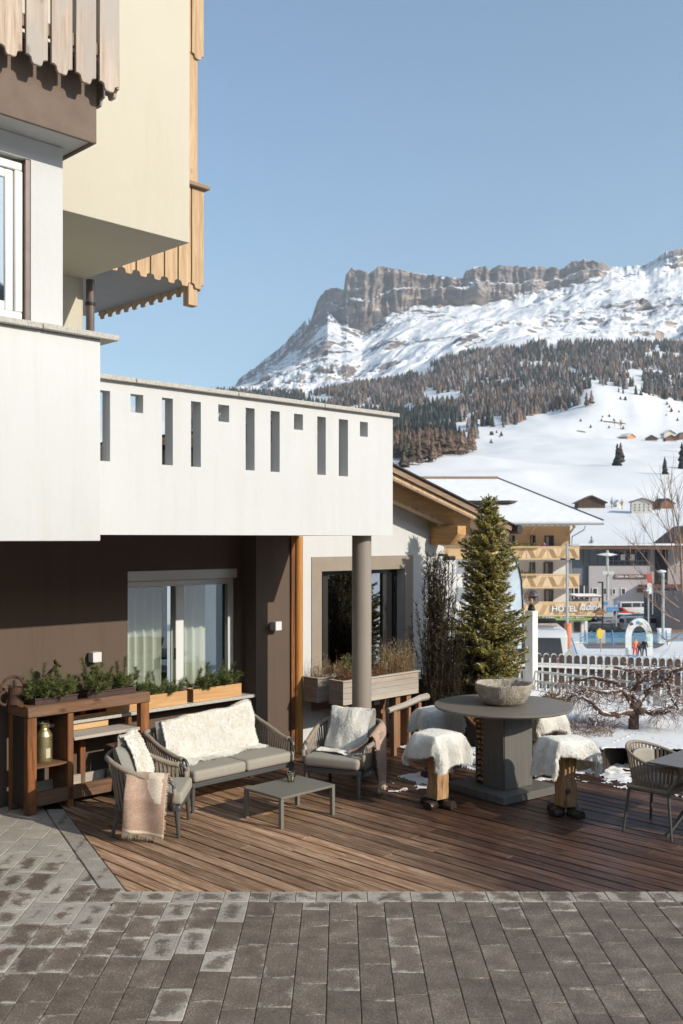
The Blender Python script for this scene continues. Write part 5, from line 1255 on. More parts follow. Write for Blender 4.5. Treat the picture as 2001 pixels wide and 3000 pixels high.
# ------------------------------------------------------------------ dining chair and table, right edge
def dining(label, loc, rotz, group=None):
    t = Thing('rope_dining_chair', label, 'chair', loc, rotz); zs = .43; W = .27
    # faces -y; back at +y
    for sx in (-1, 1):
        for y0, y1 in ((-.20, -.25), (.20, .24)):
            mb = MB(); mb.tube([(sx * .27, y1, 0), (sx * .23, y0, zs - .02)], [.012, .016], 10); t.part('leg', mb, M['alu'])
    mb = MB(); 
    for sx in (-1, 1): mb.tube([(sx * .235, -.20, zs - .02), (sx * .235, .20, zs - .02)], .012, 8)
    mb.tube([(-.235, -.20, zs - .02), (.235, -.20, zs - .02)], .012, 8).tube([(-.235, .2, zs - .02), (.235, .2, zs - .02)], .012, 8); t.part('seat_frame', mb, M['alu'])
    mb = MB(); mb.tube([(.245, .2, zs), (.235, .0, zs + .005), (.24, -.18, zs), (0, -.21, zs), (-.24, -.18, zs), (-.235, 0, zs + .005), (-.245, .2, zs), (0, .235, zs), (.245, .2, zs)], .02, 8); t.part('lower_rope_rim', mb, M['rope'], smooth=True)
    t.part('seat', MB().box(-.22, .22, -.19, .2, zs - .005, zs + .03), M['strap'], bevel=.01)
    o = t.part('seat_pad', MB().box(-.21, .21, -.19, .19, zs + .032, zs + .07), M['cushion'], bevel=.018, seg=3)
    def rim(a):
        th = R(-62) + R(304) * a; x = .30 * math.cos(th) * 1.0; y = .02 + .29 * math.sin(th)
        k = (y + .25) / .56; return Vector((x, y, .645 + .155 * max(0, min(1, k)) ** 1.5))
    pts = [rim(i / 50) for i in range(51)]
    full = [Vector((.235, -.19, zs)), Vector((pts[0].x + .0, pts[0].y - .03, .58))] + pts + [Vector((pts[-1].x, pts[-1].y - .03, .58)), Vector((-.235, -.19, zs))]
    mb = MB(); mb.tube(full, .0155, 10); t.part('rim', mb, M['rope'], smooth=True)
    n = 40
    for k in range(1, n):
        p = rim(k / n); tg = (rim(min(1, k / n + .01)) - rim(max(0, k / n - .01))); tg.z = 0; tg.normalize(); a = math.atan2(p.y - .0, p.x)
        bt = Vector((max(-.242, min(.242, p.x * .84)), max(-.2, min(.225, p.y * .80)), zs)); hw = tg * .0115; nn = Vector((tg.y, -tg.x, 0)) * .003; vs = []
        for r0 in (bt, bt.lerp(p, .5) + (p - bt).cross(tg).normalized() * -.004, p): vs += [r0 - hw - nn, r0 + hw - nn, r0 + hw + nn, r0 - hw + nn]
        fs = [(j * 4 + q, j * 4 + (q + 1) % 4, j * 4 + 4 + (q + 1) % 4, j * 4 + 4 + q) for j in range(2) for q in range(4)]
        mb = MB(); mb.add(vs, fs); t.part('strap', mb, M['strap'])
    mb = MB(); mb.grid(lambda u, v: Vector(((2 * u - 1) * .19, .225 - .05 * (2 * u - 1) ** 2 - .03 + .02 * v, .50 + .25 * v - .03 * abs(2 * u - 1) ** 3)), 12, 8); o = t.part('back_pad', mb, M['cushion'], smooth=True)
    sm = o.modifiers.new('thickness', 'SOLIDIFY'); sm.thickness = .03
    return t
dc = dining('round backed rope dining chair pushed under the grey table', (3.06, 9.56, 0), ANG)
copy_thing(dc.o, (3.95, 9.25, 0), ANG + R(180), 'second rope dining chair, across the grey table at the picture edge')
t = TH('dining_table', 'thin grey dining table cut by the right picture edge', 'table', *(lambda p: (CA * p[0] + SA * p[1], -SA * p[0] + CA * p[1]))((3.6, 9.2)), 0)
s0 = CA * 2.80 + SA * 9.13; q0 = -SA * 2.80 + CA * 9.13
t.part('table_top', B(s0, s0 + 1.6, q0 - .80, q0, .738, .752), plain('grey_laminate_top', (.155, .14, .125), .38, var=.08, vs=12), bevel=.002)
f1 = gp(1950, 2458); s1_, q1_ = CA * f1.x + SA * f1.y, -SA * f1.x + CA * f1.y
for a, b in (((s1_, q1_), (s1_ + .5, q1_ - .35)), ((s1_ + .5, q1_ - .1), (s1_ + .1, q1_ - .45))):
    mb = MB(); mb.bar((a[0], a[1], .02), (b[0], b[1], .735), .05, .025); t.part('leg', mb, M['alu'], bevel=.003)
# ------------------------------------------------------------------ rustic shelf
t = TH('rustic_shelf', 'reclaimed dark beam shelf standing against the brown wall', 'shelf', 5.6, 9.5)
sh0, sh1, qf0, qf1 = 4.905, 6.37, 9.28, 9.70
t.part('front_beam', B(sh0, sh1, qf0 - .012, qf0 + .095, .985, 1.10), M['rustx'], bevel=.008)
t.part('back_beam', B(sh0, sh1, qf1 - .08, qf1, .985, 1.09), M['rustx'], bevel=.008)
t.part('end_beam', B(sh0, sh0 + .10, qf0 + .097, qf1 - .082, .985, 1.092), M['rusty'], bevel=.008)
for a in (5.0,): 
    for k in range(3): t.part('top_plank', B(sh0 + .102, sh1, qf0 + .097 + k * .083, qf0 + .177 + k * .083, 1.05, 1.075), M['rustx'], bevel=.003)
for (a, b, c_, d_) in ((sh0 + .004, sh0 + .105, qf0, qf0 + .09), (sh0 + .004, sh0 + .095, qf1 - .085, qf1 - .005), (5.365, 5.435, qf0 + .012, qf0 + .085), (sh1 - .115, sh1 - .004, qf0, qf0 + .09), (sh1 - .1, sh1 - .01, qf1 - .085, qf1 - .005), (5.70, 5.77, qf1 - .085, qf1 - .005), (5.365, 5.435, qf1 - .085, qf1 - .005)):
    t.part('post', B(a, b, c_, d_, 0, .983), M['rustz'], bevel=.007)
t.part('divider', B(5.37, 5.40, qf0 + .09, qf1 - .09, .14, .98), M['rusty'])
t.part('end_panel', B(sh0 + .01, sh0 + .035, qf0 + .092, qf1 - .087, .10, .98), M['darkboard'])
t.part('shelf_board', B(sh0 + .108, 5.363, qf0 + .02, qf1 - .09, .455, .478), M['rustx'], bevel=.003)
t.part('shelf_board', B(5.44, sh1 - .118, qf0 + .01, qf1 - .09, .685, .72), M['greyplankx'], bevel=.004)
t.part('back_board', B(5.44, 6.05, qf1 - .088, qf1 - .07, .722, .88), M['rafter'], bevel=.003)
t.part('bottom_rail', B(sh0 + .107, sh1 - .118, qf0 + .012, qf0 + .07, .075, .215), M['rustx'], bevel=.006)
for k in range(3): t.part('bottom_board', B(sh0 + .11, sh1 - .12, qf0 + .075 + k * .09, qf0 + .16 + k * .09, .12, .142), M['greyplankx'], bevel=.003)
t.part('bottom_rail', B(sh0 + .10, sh1 - .105, qf1 - .085, qf1 - .05, .10, .24), M['greyplankx'], bevel=.004)
# milk can
cx, cq = 5.19, 9.47
t = TH('milk_can', 'aged brass milk can on the left board of the rustic shelf', 'can', cx, cq, .479)
mb = MB(); mb.lathe([(.078, 0), (.082, .01), (.084, .02), (.084, .265), (.087, .27), (.084, .277), (.066, .315), (.050, .34), (.047, .35), (.047, .388), (.054, .398), (.054, .404), (.046, .404), (.042, .39), (.042, .35), (.001, .349)], 36, (cx, cq, .479)); t.part('body', mb, M['brass'], smooth=False, bevel=0)
t.part('label', MB().grid(lambda u, v: (cx + .0855 * math.cos(R(-105 + 34 * u)), cq + .0855 * math.sin(R(-105 + 34 * u)), .479 + .05 + .10 * v), 8, 1), plain('faded_label', (.55, .5, .33), .7, var=.2, vs=30))
# small hidden stool in the right bay
t = TH('milking_stool', 'small dark stool inside the right bay of the shelf', 'stool', 6.1, 9.5, .143)
for a, b in ((5.99, 9.42), (6.2, 9.42), (5.99, 9.58), (6.2, 9.58)): 
    mb = MB(); mb.tube([(a, b, .143), (6.095 + (a - 6.095) * .7, 9.5 + (b - 9.5) * .7, .50)], .012, 8); t.part('leg', mb, M['bark'])
t.part('seat', B(5.99, 6.2, 9.41, 9.59, .502, .525), M['rustx'], bevel=.006); mb = MB(); mb.tube([(6.01, 9.43, .26), (6.18, 9.43, .26)], .008, 6); t.part('rung', mb, M['bark'])
# ------------------------------------------------------------------ pine sprays
def spray(mbl, mbs, p0, d, ln, r, nl=.05, dens=680, w_=.003, cone=.6):
    d = d.normalized(); side = d.orthogonal().normalized(); pts = [p0]; dd = d.copy(); n = 5
    for i in range(n): dd = (dd + Vector((r.uniform(-.18, .18), r.uniform(-.18, .18), r.uniform(-.02, .22)))).normalized(); pts.append(pts[-1] + dd * ln / n)
    mbs.tube(pts, [.004 - .0004 * i for i in range(n + 1)], 4, False)
    for i in range(int(ln * dens)):
        f = r.uniform(.12, 1) ** .8 * n; k = min(int(f), n - 1); p = pts[k].lerp(pts[k + 1], f - k); t_ = (pts[k + 1] - pts[k]).normalized()
        a = r.uniform(0, 6.28); o = t_.orthogonal().normalized(); o = Matrix.Rotation(a, 3, t_) @ o; dn = (t_ * cone * (.5 + f / n) + o).normalized(); l = nl * r.uniform(.7, 1.15)
        s_ = dn.cross(Vector((r.uniform(-1, 1), r.uniform(-1, 1), r.uniform(-1, 1)))).normalized() * w_
        mbl.poly([p - s_, p + s_, p + dn * l + s_ * .4])
def potted_pine(label, s0, s1_, q0, q1, z, n, h, seed, side='box', pot=None, droop=.35):
    r = random.Random(seed); t = TH('pine_plant', label, 'plant', (s0 + s1_) / 2, (q0 + q1) / 2, z)
    ml, ms = MB(), MB()
    for i in range(4): spray(ml, ms, Vector((r.uniform(s0 + .05, s1_ - .05), (q0 + q1) / 2, z + .04)), Vector((r.uniform(-.5, .5), r.uniform(-.3, .3), 1)), h * r.uniform(.9, 1.25), r, dens=520)
    for i in range(n):
        s_ = r.uniform(s0 + .03, s1_ - .03); q_ = r.uniform(q0 + .03, q1 - .03); a = r.uniform(0, 6.28); el = r.uniform(.15, 1.3)
        base = Vector((s_, q_, z)); d0 = Vector((math.cos(a) * math.cos(el), math.sin(a) * math.cos(el), math.sin(el))); st = h * r.uniform(.12, .5)
        tip = base + d0 * st; ms.tube([base, tip], [.007, .005], 4, False)
        spray(ml, ms, tip, d0 + Vector((0, 0, .2)), h * r.uniform(.3, .7), r)
        for k in range(3): spray(ml, ms, base.lerp(tip, r.uniform(.5, 1)), d0 + Vector((r.uniform(-1, 1), r.uniform(-1, 1), r.uniform(-.5, .8))), h * r.uniform(.25, .5), r)
    t.part('stem', ms, M['bark']); o = t.part('needles', ml, M['pine']); o['kind'] = 'stuff'; return t
for (a, b, lb, lb2, sd, hh_) in ((5.02, 5.50, 'brown plastic tray, left one on the rustic shelf', 'mountain pine sprays in the left tray on the shelf', 1, .36), (5.62, 6.22, 'brown plastic tray, right one on the rustic shelf', 'mountain pine sprays in the right tray on the shelf, tallest spray in the middle', 2, .36)):
    t = TH('plant_tray', lb, 'plant pot', (a + b) / 2, 9.42, 1.076)
    mb = MB(); z0 = 1.102; q0, q1 = 9.335, 9.52
    for x_ in ((a, b, q0, q0 + .006), (a, b, q1 - .006, q1), (a, a + .006, q0 + .006, q1 - .006), (b - .006, b, q0 + .006, q1 - .006)): mb.box(*x_, 1.102, 1.165)
    mb.box(a + .006, b - .006, q0 + .006, q1 - .006, 1.102, 1.15); t.part('tray', mb, M['pottray'])
    t.part('rim', MB().box(a - .008, b + .008, q0 - .01, q0 - .001, 1.15, 1.168), M['pottray'], bevel=.003)
    potted_pine(lb2, a, b, q0, q1, 1.15, 34 if sd == 1 else 38, hh_ * .78, 30 + sd)
for i, (px0, px1, lb, lb2) in enumerate(((437, 548, 'pale pine planter box, left one on the window sill', 'mountain pine sprays in the left sill box'), (566, 707, 'pale pine planter box, right one on the window sill', 'mountain pine sprays in the right sill box'))):
    a, b = SX(px0, 9.60), SX(px1, 9.60); q0, q1, z0, z1 = 9.60, 9.76, .839, .995
    if i == 0: a = 6.02
    t = TH('planter_box', lb, 'planter', (a + b) / 2, 9.68, .84)
    t.part('front_board', B(a, b, q0, q0 + .016, z0, z1), M['pinebox'], bevel=.002); t.part('back_board', B(a, b, q1 - .016, q1, z0, z1), M['pinebox'], bevel=.002)
    for x_ in (a, b - .016): t.part('end_board', B(x_, x_ + .016, q0 + .017, q1 - .017, z0, z1), M['pineboxy'], bevel=.002)
    t.part('soil', B(a + .016, b - .016, q0 + .017, q1 - .017, z0, z1 - .03), M['soil'])
    potted_pine(lb2, a + .02, b - .02, q0, q1, z1 - .03, 30 if i == 0 else 34, .235, 40 + i)
# watering can, lying tilted behind the pines
t = TH('watering_can', 'rusty old watering can tilted behind the pine sprays', 'watering can', 4.95, 9.55, 1.10)
mb = MB(); mb.tube([(4.93, 9.58, 1.094), (4.94, 9.58, 1.27)], [.085, .08], 20); t.part('body', mb, M['rustmetal'])
mb = MB(); mb.tube([(5.02, 9.55, 1.14), (5.20, 9.54, 1.30), (5.36, 9.53, 1.455)], [.03, .02, .016], 10); t.part('spout', mb, M['rustmetal'])
mb = MB(); mb.tube([(5.355, 9.53, 1.45), (5.375, 9.525, 1.475), (5.385, 9.52, 1.485)], [.02, .055, .05], 16); t.part('rose', mb, M['rustmetal'])
mb = MB(); mb.tube([(4.90 + .13 * math.cos(a_), 9.58, 1.25 + .13 * math.sin(a_)) for a_ in [R(x) for x in range(0, 181, 15)]], .009, 6, sq=1.8); t.part('handle', mb, M['rustmetal'])
mb = MB(); mb.tube([(4.82 - .07 * math.sin(a_), 9.57, 1.17 + .07 * math.cos(a_)) for a_ in [R(x) for x in range(0, 181, 15)]], .008, 6, sq=1.8); t.part('side_handle', mb, M['rustmetal'])
# ------------------------------------------------------------------ plank planters by the white house
def tuftplant(label, s0, s1_, q0, q1, z, n, h, mat, seed, lean=.25, cat='plant', name='dried_plant'):
    r = random.Random(seed); ml = MB()
    for i in range(n):
        s_, q_ = r.uniform(s0, s1_), r.uniform(q0, q1); a = r.uniform(0, 6.28); l = h * r.uniform(.4, 1.1) * (.75 + .5 * math.sin(s_ * 9 + seed) ** 2); d = Vector((math.cos(a) * lean * r.random(), math.sin(a) * lean * r.random(), 1)); p = Vector((s_, q_, z)); tip = p + d * l
        sd = Vector((math.cos(a + 1.5), math.sin(a + 1.5), 0)) * .0026; ml.poly([p - sd, p + sd, tip + sd * .3])
        for k in range(7):
            c = p.lerp(tip, r.uniform(.35, 1.)); e = c + Vector((r.uniform(-1, 1), r.uniform(-1, 1), r.uniform(.1, 1.3))) * .035; s2 = Vector((r.uniform(-1, 1), r.uniform(-1, 1), r.uniform(-1, 1))).normalized() * .004; ml.poly([c - s2, c + s2, e])
    t = TH(name, label, cat, (s0 + s1_) / 2, (q0 + q1) / 2, z); o = t.part('stems', ml, mat); o['kind'] = 'stuff'; return t
for (a, b, q0, q1, z0, z1, lb) in ((8.885, 9.75, 9.20, 9.47, .685, .985, 'short weathered plank planter against the white wall'), (SX(1005, 8.75), SX(1226, 8.75), 8.75, 9.0, .70, .99, 'long weathered plank planter in front of the dark window')):
    t = TH('plank_planter', lb, 'planter', (a + b) / 2, (q0 + q1) / 2, z0); n = 4; hb = (z1 - z0) / n
    for k in range(n):
        t.part('plank', B(a, b, q0, q0 + .022, z0 + k * hb + .001, z0 + (k + 1) * hb - .001), M['greyplankx'], bevel=.002)
        t.part('plank', B(a, a + .022, q0 + .023, q1 - .023, z0 + k * hb + .001, z0 + (k + 1) * hb - .001), M['greyplanky'], bevel=.002)
        t.part('plank', B(b - .022, b, q0 + .023, q1 - .023, z0 + k * hb + .001, z0 + (k + 1) * hb - .001), M['greyplanky'], bevel=.002)
    t.part('back_plank', B(a, b, q1 - .022, q1, z0, z1), M['greyplankx']); t.part('rim', MB().box(a - .02, b + .02, q0 - .02, q0 + .03, z1 + .001, z1 + .02).box(a - .02, a + .03, q0 + .031, q1, z1 + .001, z1 + .02).box(b - .03, b + .02, q0 + .031, q1, z1 + .001, z1 + .02), M['greyplankx'], bevel=.003)
    t.part('soil', B(a + .023, b - .023, q0 + .023, q1 - .023, z0, z1 - .02), M['soil'])
    for x_ in ([a + .62] if b - a < 1 else [a + .12, b - .35, b - .13]): t.part('leg', B(x_ - .045, x_ + .045, q0 + .06, q1 - .06, 0, z0 - .001), M['greypost'], bevel=.005)
tuftplant('dry lavender stalks in the short plank planter', 8.93, 9.7, 9.24, 9.43, .965, 130, .24, M['dryplant'], 1)
tuftplant('rust coloured heather in the left half of the long planter', 8.95, 9.75, 8.80, 8.97, .97, 330, .17, M['heather'], 2, .5)
tuftplant('rust coloured heather in the middle of the long planter', 9.75, 10.15, 8.80, 8.97, .97, 240, .20, M['heather'], 3, .5)
tuftplant('tall straw coloured dry grass at the right end of the long planter', 9.72, 10.36, 8.80, 8.97, .97, 420, .40, M['dryplant'], 4, .35)
potted_pine('small green conifer sprigs in the long planter behind the column', 9.05, 9.5, 8.85, 8.97, .97, 7, .26, 61)
mb = MB(); a_ = L(9.62, 8.62, .66); t = Thing('log_bench', 'rough pale split log rail resting behind the armchair', 'log', L(9.9, 8.6), ANG, (9.9, 8.6, 0))
mb.tube([(9.45, 8.5, .60), (9.8, 8.52, .63), (10.2, 8.6, .665), (10.38, 8.62, .665)], [.035, .04, .045, .047], 7); t.part('rail', mb, M['greyplankx'])
for x_, y_ in ((9.6, 8.53), (10.22, 8.64)): t.part('leg', B(x_ - .03, x_ + .03, y_ - .03, y_ + .03, 0, .60), M['greypost'], bevel=.004)
t = TH('plank_stack', 'upright weathered boards between the planter legs', 'boards', 9.95, 9.25)
for k in range(5): t.part('plank', B(9.72 + k * .12, 9.82 + k * .12, 9.3, 9.325, 0, .50 + .07 * (k % 3)), M['greypost'], bevel=.003)
# ------------------------------------------------------------------ spruce by the table
def spruce(label, base, h, rmax, seed):
    r = random.Random(seed); b = Vector(base); t = Thing('spruce_tree', label, 'tree', base, 0, base)
    mb = MB(); mb.tube([b, b + Vector((.02, 0, h * .5)), b + Vector((-.01, .01, h))], [.05, .03, .006], 10); t.part('trunk', mb, M['bark'])
    ml, ms, sn = MB(), MB(), MB(); z = .12
    def twig(p, d, l, fz):
        n = max(4, int(l / .010)); dd = d.normalized()
        ms.poly([p, p + dd * l, p + dd * l * .5 + Vector((0, 0, -.004))])
        for i in range(n * 4):
            f = (i + r.random()) / (n * 4); c = p + dd * l * f; o = dd.orthogonal().normalized(); o = Matrix.Rotation(r.uniform(0, 6.28), 3, dd) @ o; nd = (dd * .75 + o).normalized(); s_ = nd.cross(dd).normalized() * .0036; e = c + nd * .025
            ml.poly([c - s_, c + s_, e + s_ * .5, e - s_ * .5])
        if fz > 0 and r.random() < fz:
            k = r.uniform(.25, .75); c = p + dd * l * k + Vector((0, 0, .012)); w_ = Vector((-dd.y, dd.x, 0)); w_ = w_.normalized() * .013 if w_.length > .01 else Vector((.013, 0, 0)); e = dd * l * .3
            sn.add([c - e, c - w_, c + e, c + w_, c + Vector((0, 0, .008))], [(0, 1, 4), (1, 2, 4), (2, 3, 4), (3, 0, 4)])
    while z < h - .05:
        f = z / h; rad = rmax * float(np.interp(f, [0, .05, .2, .4, .6, .8, .93, 1], [.75, .9, 1, 1, .82, .55, .26, .08])) * (.88 + .2 * math.sin(z * 5.1 + 1))
        nb = int(11 + 8 * (1 - f)); a0 = r.uniform(0, 6)
        for k in range(nb):
            a = a0 + 6.28 * k / nb + r.uniform(-.3, .3); l = rad * r.choice([r.uniform(.45, .9), r.uniform(.8, 1.12), r.uniform(.9, 1.3)]); el = .5 * f + r.uniform(-.3, .35) - .05
            d = Vector((math.cos(a), math.sin(a), math.sin(el))); p0 = b + Vector((0, 0, z + r.uniform(-.05, .05)))
            pts = [p0 + d * l * q + Vector((0, 0, -.10 * l * q * (1 - f) + .16 * l * q * q)) for q in (0, .3, .6, .85, 1)]
            ms.tube(pts, [.008, .006, .005, .004, .003], 4, False)
            nt_ = int(6 + l * 24)
            for j in range(nt_):
                q = .18 + .82 * (j + r.random()) / nt_; i0 = min(3, int(q * 4)); c = pts[i0].lerp(pts[i0 + 1], min(1, q * 4 - i0)); side = 1 if j % 2 else -1; sd = Vector((-d.y, d.x, 0)) * side
                tl = (.05 + .11 * (1 - q) * min(1, l * 2.2)) * r.uniform(.7, 1.2); twig(c, d * .9 + sd * r.uniform(.5, 1.1) + Vector((0, 0, r.uniform(-.6, .55))), tl, .25 + .65 * f)
            twig(pts[3], d + Vector((0, 0, .2)), .09, .3 + .4 * f)
        z += .078
    for k in range(5): a = k * 1.25; twig(b + Vector((0, 0, h - .03)), Vector((math.cos(a), math.sin(a), .9)), .07, .5)
    twig(b + Vector((0, 0, h - .06)), Vector((0, 0, 1)), .12, .0)
    t.part('branches', ms, M['bark'])
    o = t.part('crown', ml, M['spruce']); o['kind'] = 'stuff'
    o = t.part('snow_flecks', sn, M['snow']); o['kind'] = 'stuff'; return t
spruce('tall yellow green spruce with a little snow, behind the round table', (2.085, 14.1, -.05), 3.42, .53, 5)
# small snowy shrub between table and lamp post
p = gp(1640, 2090, .1)
spruce('small snow dusted conifer beside the lamp post foot', (3.02, 14.3, -.05), .62, .24, 8)
# dark wispy juniper
def juniper(label, base, h, rx, seed, n=150):
    r = random.Random(seed); b = Vector(base); t = Thing('juniper', label, 'shrub', base, 0, base); ms = MB(); ml = MB()
    for i in range(n):
        a = r.uniform(0, 6.28); rr0 = rx * r.uniform(.0, .35); hh_ = h * (1 - .55 * r.random() ** 1.5); q = r.random() ** .7; out = rx * q * (1.15 - .75 * (hh_ / h) ** 3)
        p0 = b + Vector((rr0 * math.cos(a), rr0 * math.sin(a), 0)); pts = [p0]
        for k in range(1, 6): f = k / 5; pts.append(b + Vector((math.cos(a) * (rr0 + (out - rr0) * f ** .7), math.sin(a) * (rr0 + (out - rr0) * f ** .7), hh_ * f)) + Vector((r.uniform(-.04, .04), r.uniform(-.04, .04), 0)))
        ms.tube(pts, [.006, .004, .003, .0025, .002, .001], 4, False)
        for k in range(170):
            f = r.uniform(.06, 1) * 5; i0 = min(4, int(f)); c = pts[i0].lerp(pts[i0 + 1], f - i0); e = c + Vector((math.cos(a) * .4 + r.uniform(-1, 1), math.sin(a) * .4 + r.uniform(-1, 1), r.uniform(.2, 1.3))) * r.uniform(.03, .085); s_ = Vector((r.uniform(-1, 1), r.uniform(-1, 1), 0))  .normalized() * .006; ml.poly([c - s_, c + s_, e])
    t.part('stems', ms, M['bark']); o = t.part('sprays', ml, M['junip']); o['kind'] = 'stuff'
juniper('dark brown wispy juniper standing between the window and the spruce', (1.335, 13.75, 0), 2.62, .44, 4, 150)
juniper('second darker juniper low beside the spruce foot', (1.66, 14.0, 0), 1.5, .42, 6, 130)
# ------------------------------------------------------------------ white railing
def Wp(s_, q_, z): return Vector(L(s_, q_, z))
rl = TH('white_railing', 'white painted railing with thin balusters and square posts behind the garden bed', 'railing', 13.5, 8)
sr_ = 13.5; q0r, q1r = 4.6, 11.6
for za in (.655, .50, .05):
    mb = MB(); mb.box(sr_ - .018, sr_ + .018, q0r, q1r, za, za + .035); rl.part('rail', mb, M['railwhite'], bevel=.004)
q_ = q0r; k = 0; bm_ = MB().box(-.012, .012, -.016, .016, .086, .499).mesh('baluster', M['railwhite']); bm2 = MB().box(-.012, .012, -.012, .012, .536, .654).mesh('baluster', M['railwhite'])
while q_ < q1r:
    rl.inst('baluster', bm_, (sr_, q_, 0)); 
    if k % 2 == 0: rl.inst('baluster', bm2, (sr_, q_, 0))
    q_ += .135; k += 1
for qq in (6.85, 4.75): rl.part('post', B(sr_ - .10, sr_ + .03, qq - .06, qq + .06, -.1, .72), M['railwhite'], bevel=.006); rl.part('post_cap', B(sr_ - .12, sr_ + .05, qq - .08, qq + .08, .721, .745), M['snow'], bevel=.01)
t = TH('lamp_post', 'square white lamp post with a smoked glass globe', 'lamp', sr_, 9.05)
ql_ = 9.05; t.part('post', B(sr_ - .075, sr_ + .075, ql_ - .075, ql_ + .075, -.1, 1.64), M['railwhite'], bevel=.006)
mb = MB(); mb.lathe([(.055, 0), (.06, .03), (.05, .05), (.05, .075), (.02, .078)], 20, (sr_, ql_, 1.641)); t.part('socket', mb, M['black'])
mb = MB(); n_ = 20; mb.lathe([(max(.002, .139 * math.sin(math.pi * i / n_)), -.139 * math.cos(math.pi * i / n_)) for i in range(n_ + 1)], 32, (sr_, ql_, 1.855)); mb2 = mb; t.part('globe', mb, M['globe'], smooth=True)
mb = MB(); mb.lathe([(.02, 0), (.03, .05), (.028, .10), (.008, .12)], 14, (sr_, ql_, 1.72)); t.part('bulb', mb, plain('frosted_bulb', (.75, .72, .65), .5), smooth=True)
# ------------------------------------------------------------------ picket fence beyond
fp = Thing('picket_fence', 'round topped picket fence with snow on its rail, below the terrace', 'fence', (5, 18.6, -.7), 0, (5, 18.6, -.7))
pk = MB(); n_ = 8; pr = [(-.045, 0), (.045, 0)] + [(.045 * math.cos(math.pi * i / n_), 1.10 + .045 * math.sin(math.pi * i / n_)) for i in range(n_ + 1)]
pk.prism(pr, -.012, .012, XZ); pme = pk.mesh('picket', M['picket'], bevel=.002)
pb = MB(); pr = [(-.054, 0), (.054, 0)] + [(.054 * math.cos(math.pi * i / n_), 1.108 + .054 * math.sin(math.pi * i / n_)) for i in range(n_ + 1)]; pb.prism(pr, -.012, .012, XZ); pbm = pb.mesh('picket_back', M['railwhite'])
fdir = Vector((1, -.10, 0)); fa = Vector((2.9, 19.0, 0)); k = 0
while k < 62:
    p_ = fa + fdir * (.142 * k); zz = -.52 - .012 * k * .3
    fp.inst('picket', pme, (p_.x, p_.y, zz), (0, 0, math.atan2(fdir.y, fdir.x))); fp.inst('picket_back', pbm, (p_.x, p_.y + .04, zz), (0, 0, math.atan2(fdir.y, fdir.x))); k += 1
e_ = fa + fdir * 8.9
for dz in (.30, .93):
    mb = MB(); mb.bar((fa.x - .1, fa.y - .05, -.52 + dz), (e_.x, e_.y - .05, -.74 + dz), .06, .05); fp.part('rail', mb, M['railwhite'])
mb = MB(); mb.bar((fa.x - .1, fa.y - .05, -.52 + .972), (e_.x, e_.y - .05, -.74 + .972), .085, .03); fp.part('snow_strip', mb, M['snow'], bevel=.012)
# ------------------------------------------------------------------ twisted weeping tree in the bed
def walk(mb, p, d, l, r0, r, n=6, jit=.5, g=-.1, tap=.35):
    pts = [p.copy()]; dd = d.normalized()
    for i in range(n):
        dd = (dd + Vector((r.uniform(-jit, jit), r.uniform(-jit, jit), r.uniform(-jit, jit) * .8 + g))).normalized(); pts.append(pts[-1] + dd * l / n)
    mb.tube(pts, [r0 * (1 - (1 - tap) * i / n) for i in range(n + 1)], 4 if r0 < .006 else 8, False); return pts, dd
r = random.Random(12); tb = Vector((3.80, 12.95, .26)); tw = Thing('twisted_tree', 'low twisted weeping tree with snow along its bare limbs, in the garden bed', 'tree', tb, 0, tb)
mb = MB(); mb.tube([tb, tb + Vector((0, 0, .16)), tb + Vector((.01, 0, .30)), tb + Vector((.03, .02, .44))], [.075, .068, .066, .075], 12)
mb.tube([tb + Vector((.03, -.03, .30)), tb + Vector((.12, -.09, .29))], [.05, .045], 10); tw.part('trunk', mb, M['bark'], smooth=True)
def PX(x, y, dy=0): D = 12.95 + dy; return at(x, y, D)
limbs = [[(1862, 2085, 0), (1810, 2095, -.1), (1765, 2090, -.2), (1735, 2060, -.3), (1700, 2040, -.35)],
         [(1862, 2075, 0), (1840, 2045, .0), (1828, 2020, .1), (1800, 2000, .15), (1740, 1985, .2), (1680, 1992, .2)],
         [(1868, 2070, 0), (1885, 2040, .1), (1920, 2010, .15), (1950, 1995, .1), (1975, 1970, .0), (2010, 1955, -.1)],
         [(1870, 2080, 0), (1910, 2090, -.1), (1950, 2085, -.2), (1970, 2068, -.25)],
         [(1870, 2060, 0), (1850, 2030, .2), (1880, 1990, .3), (1860, 1965, .3), (1800, 1955, .3)],
         [(1950, 1995, .1), (1965, 2020, .0), (1968, 2050, -.1), (1990, 2080, -.1)],
         [(1828, 2020, .1), (1780, 2030, -.1), (1720, 2020, -.2), (1660, 2050, -.3)],
         [(1960, 1980, .1), (1930, 1960, .2), (1890, 1975, .2)]]
limbp = []
snm = MB()
for i, lb_ in enumerate(limbs):
    pts = [PX(*q) for q in lb_]; fine = []
    for a, b in zip(pts, pts[1:]):
        for k in range(4): fine.append(a.lerp(b, k / 4) + Vector((r.uniform(-.012, .012), r.uniform(-.02, .02), r.uniform(-.012, .012))))
    fine.append(pts[-1]); n = len(fine); r0 = .042 if i < 5 else .027; mb = MB(); mb.tube(fine, [r0 * (1 - .7 * k / n) * r.uniform(.85, 1.15) for k in range(n)], 8, True); tw.part('limb', mb, M['bark'], smooth=True); limbp.append(fine)
    sp_ = [p + Vector((0, 0, r0 * (1 - .7 * k / n) * .9)) for k, p in enumerate(fine)]; k = 0
    while k < n - 2:
        m_ = min(n - k, r.randint(3, 7)); snm.tube(sp_[k:k + m_], [.004] + [r0 * (1 - .7 * k / n) * .75] * (m_ - 2) + [.004] if m_ > 2 else [.01] * m_, 6, True, .55); k += m_ + r.randint(0, 2)
tgm = MB(); tips = []
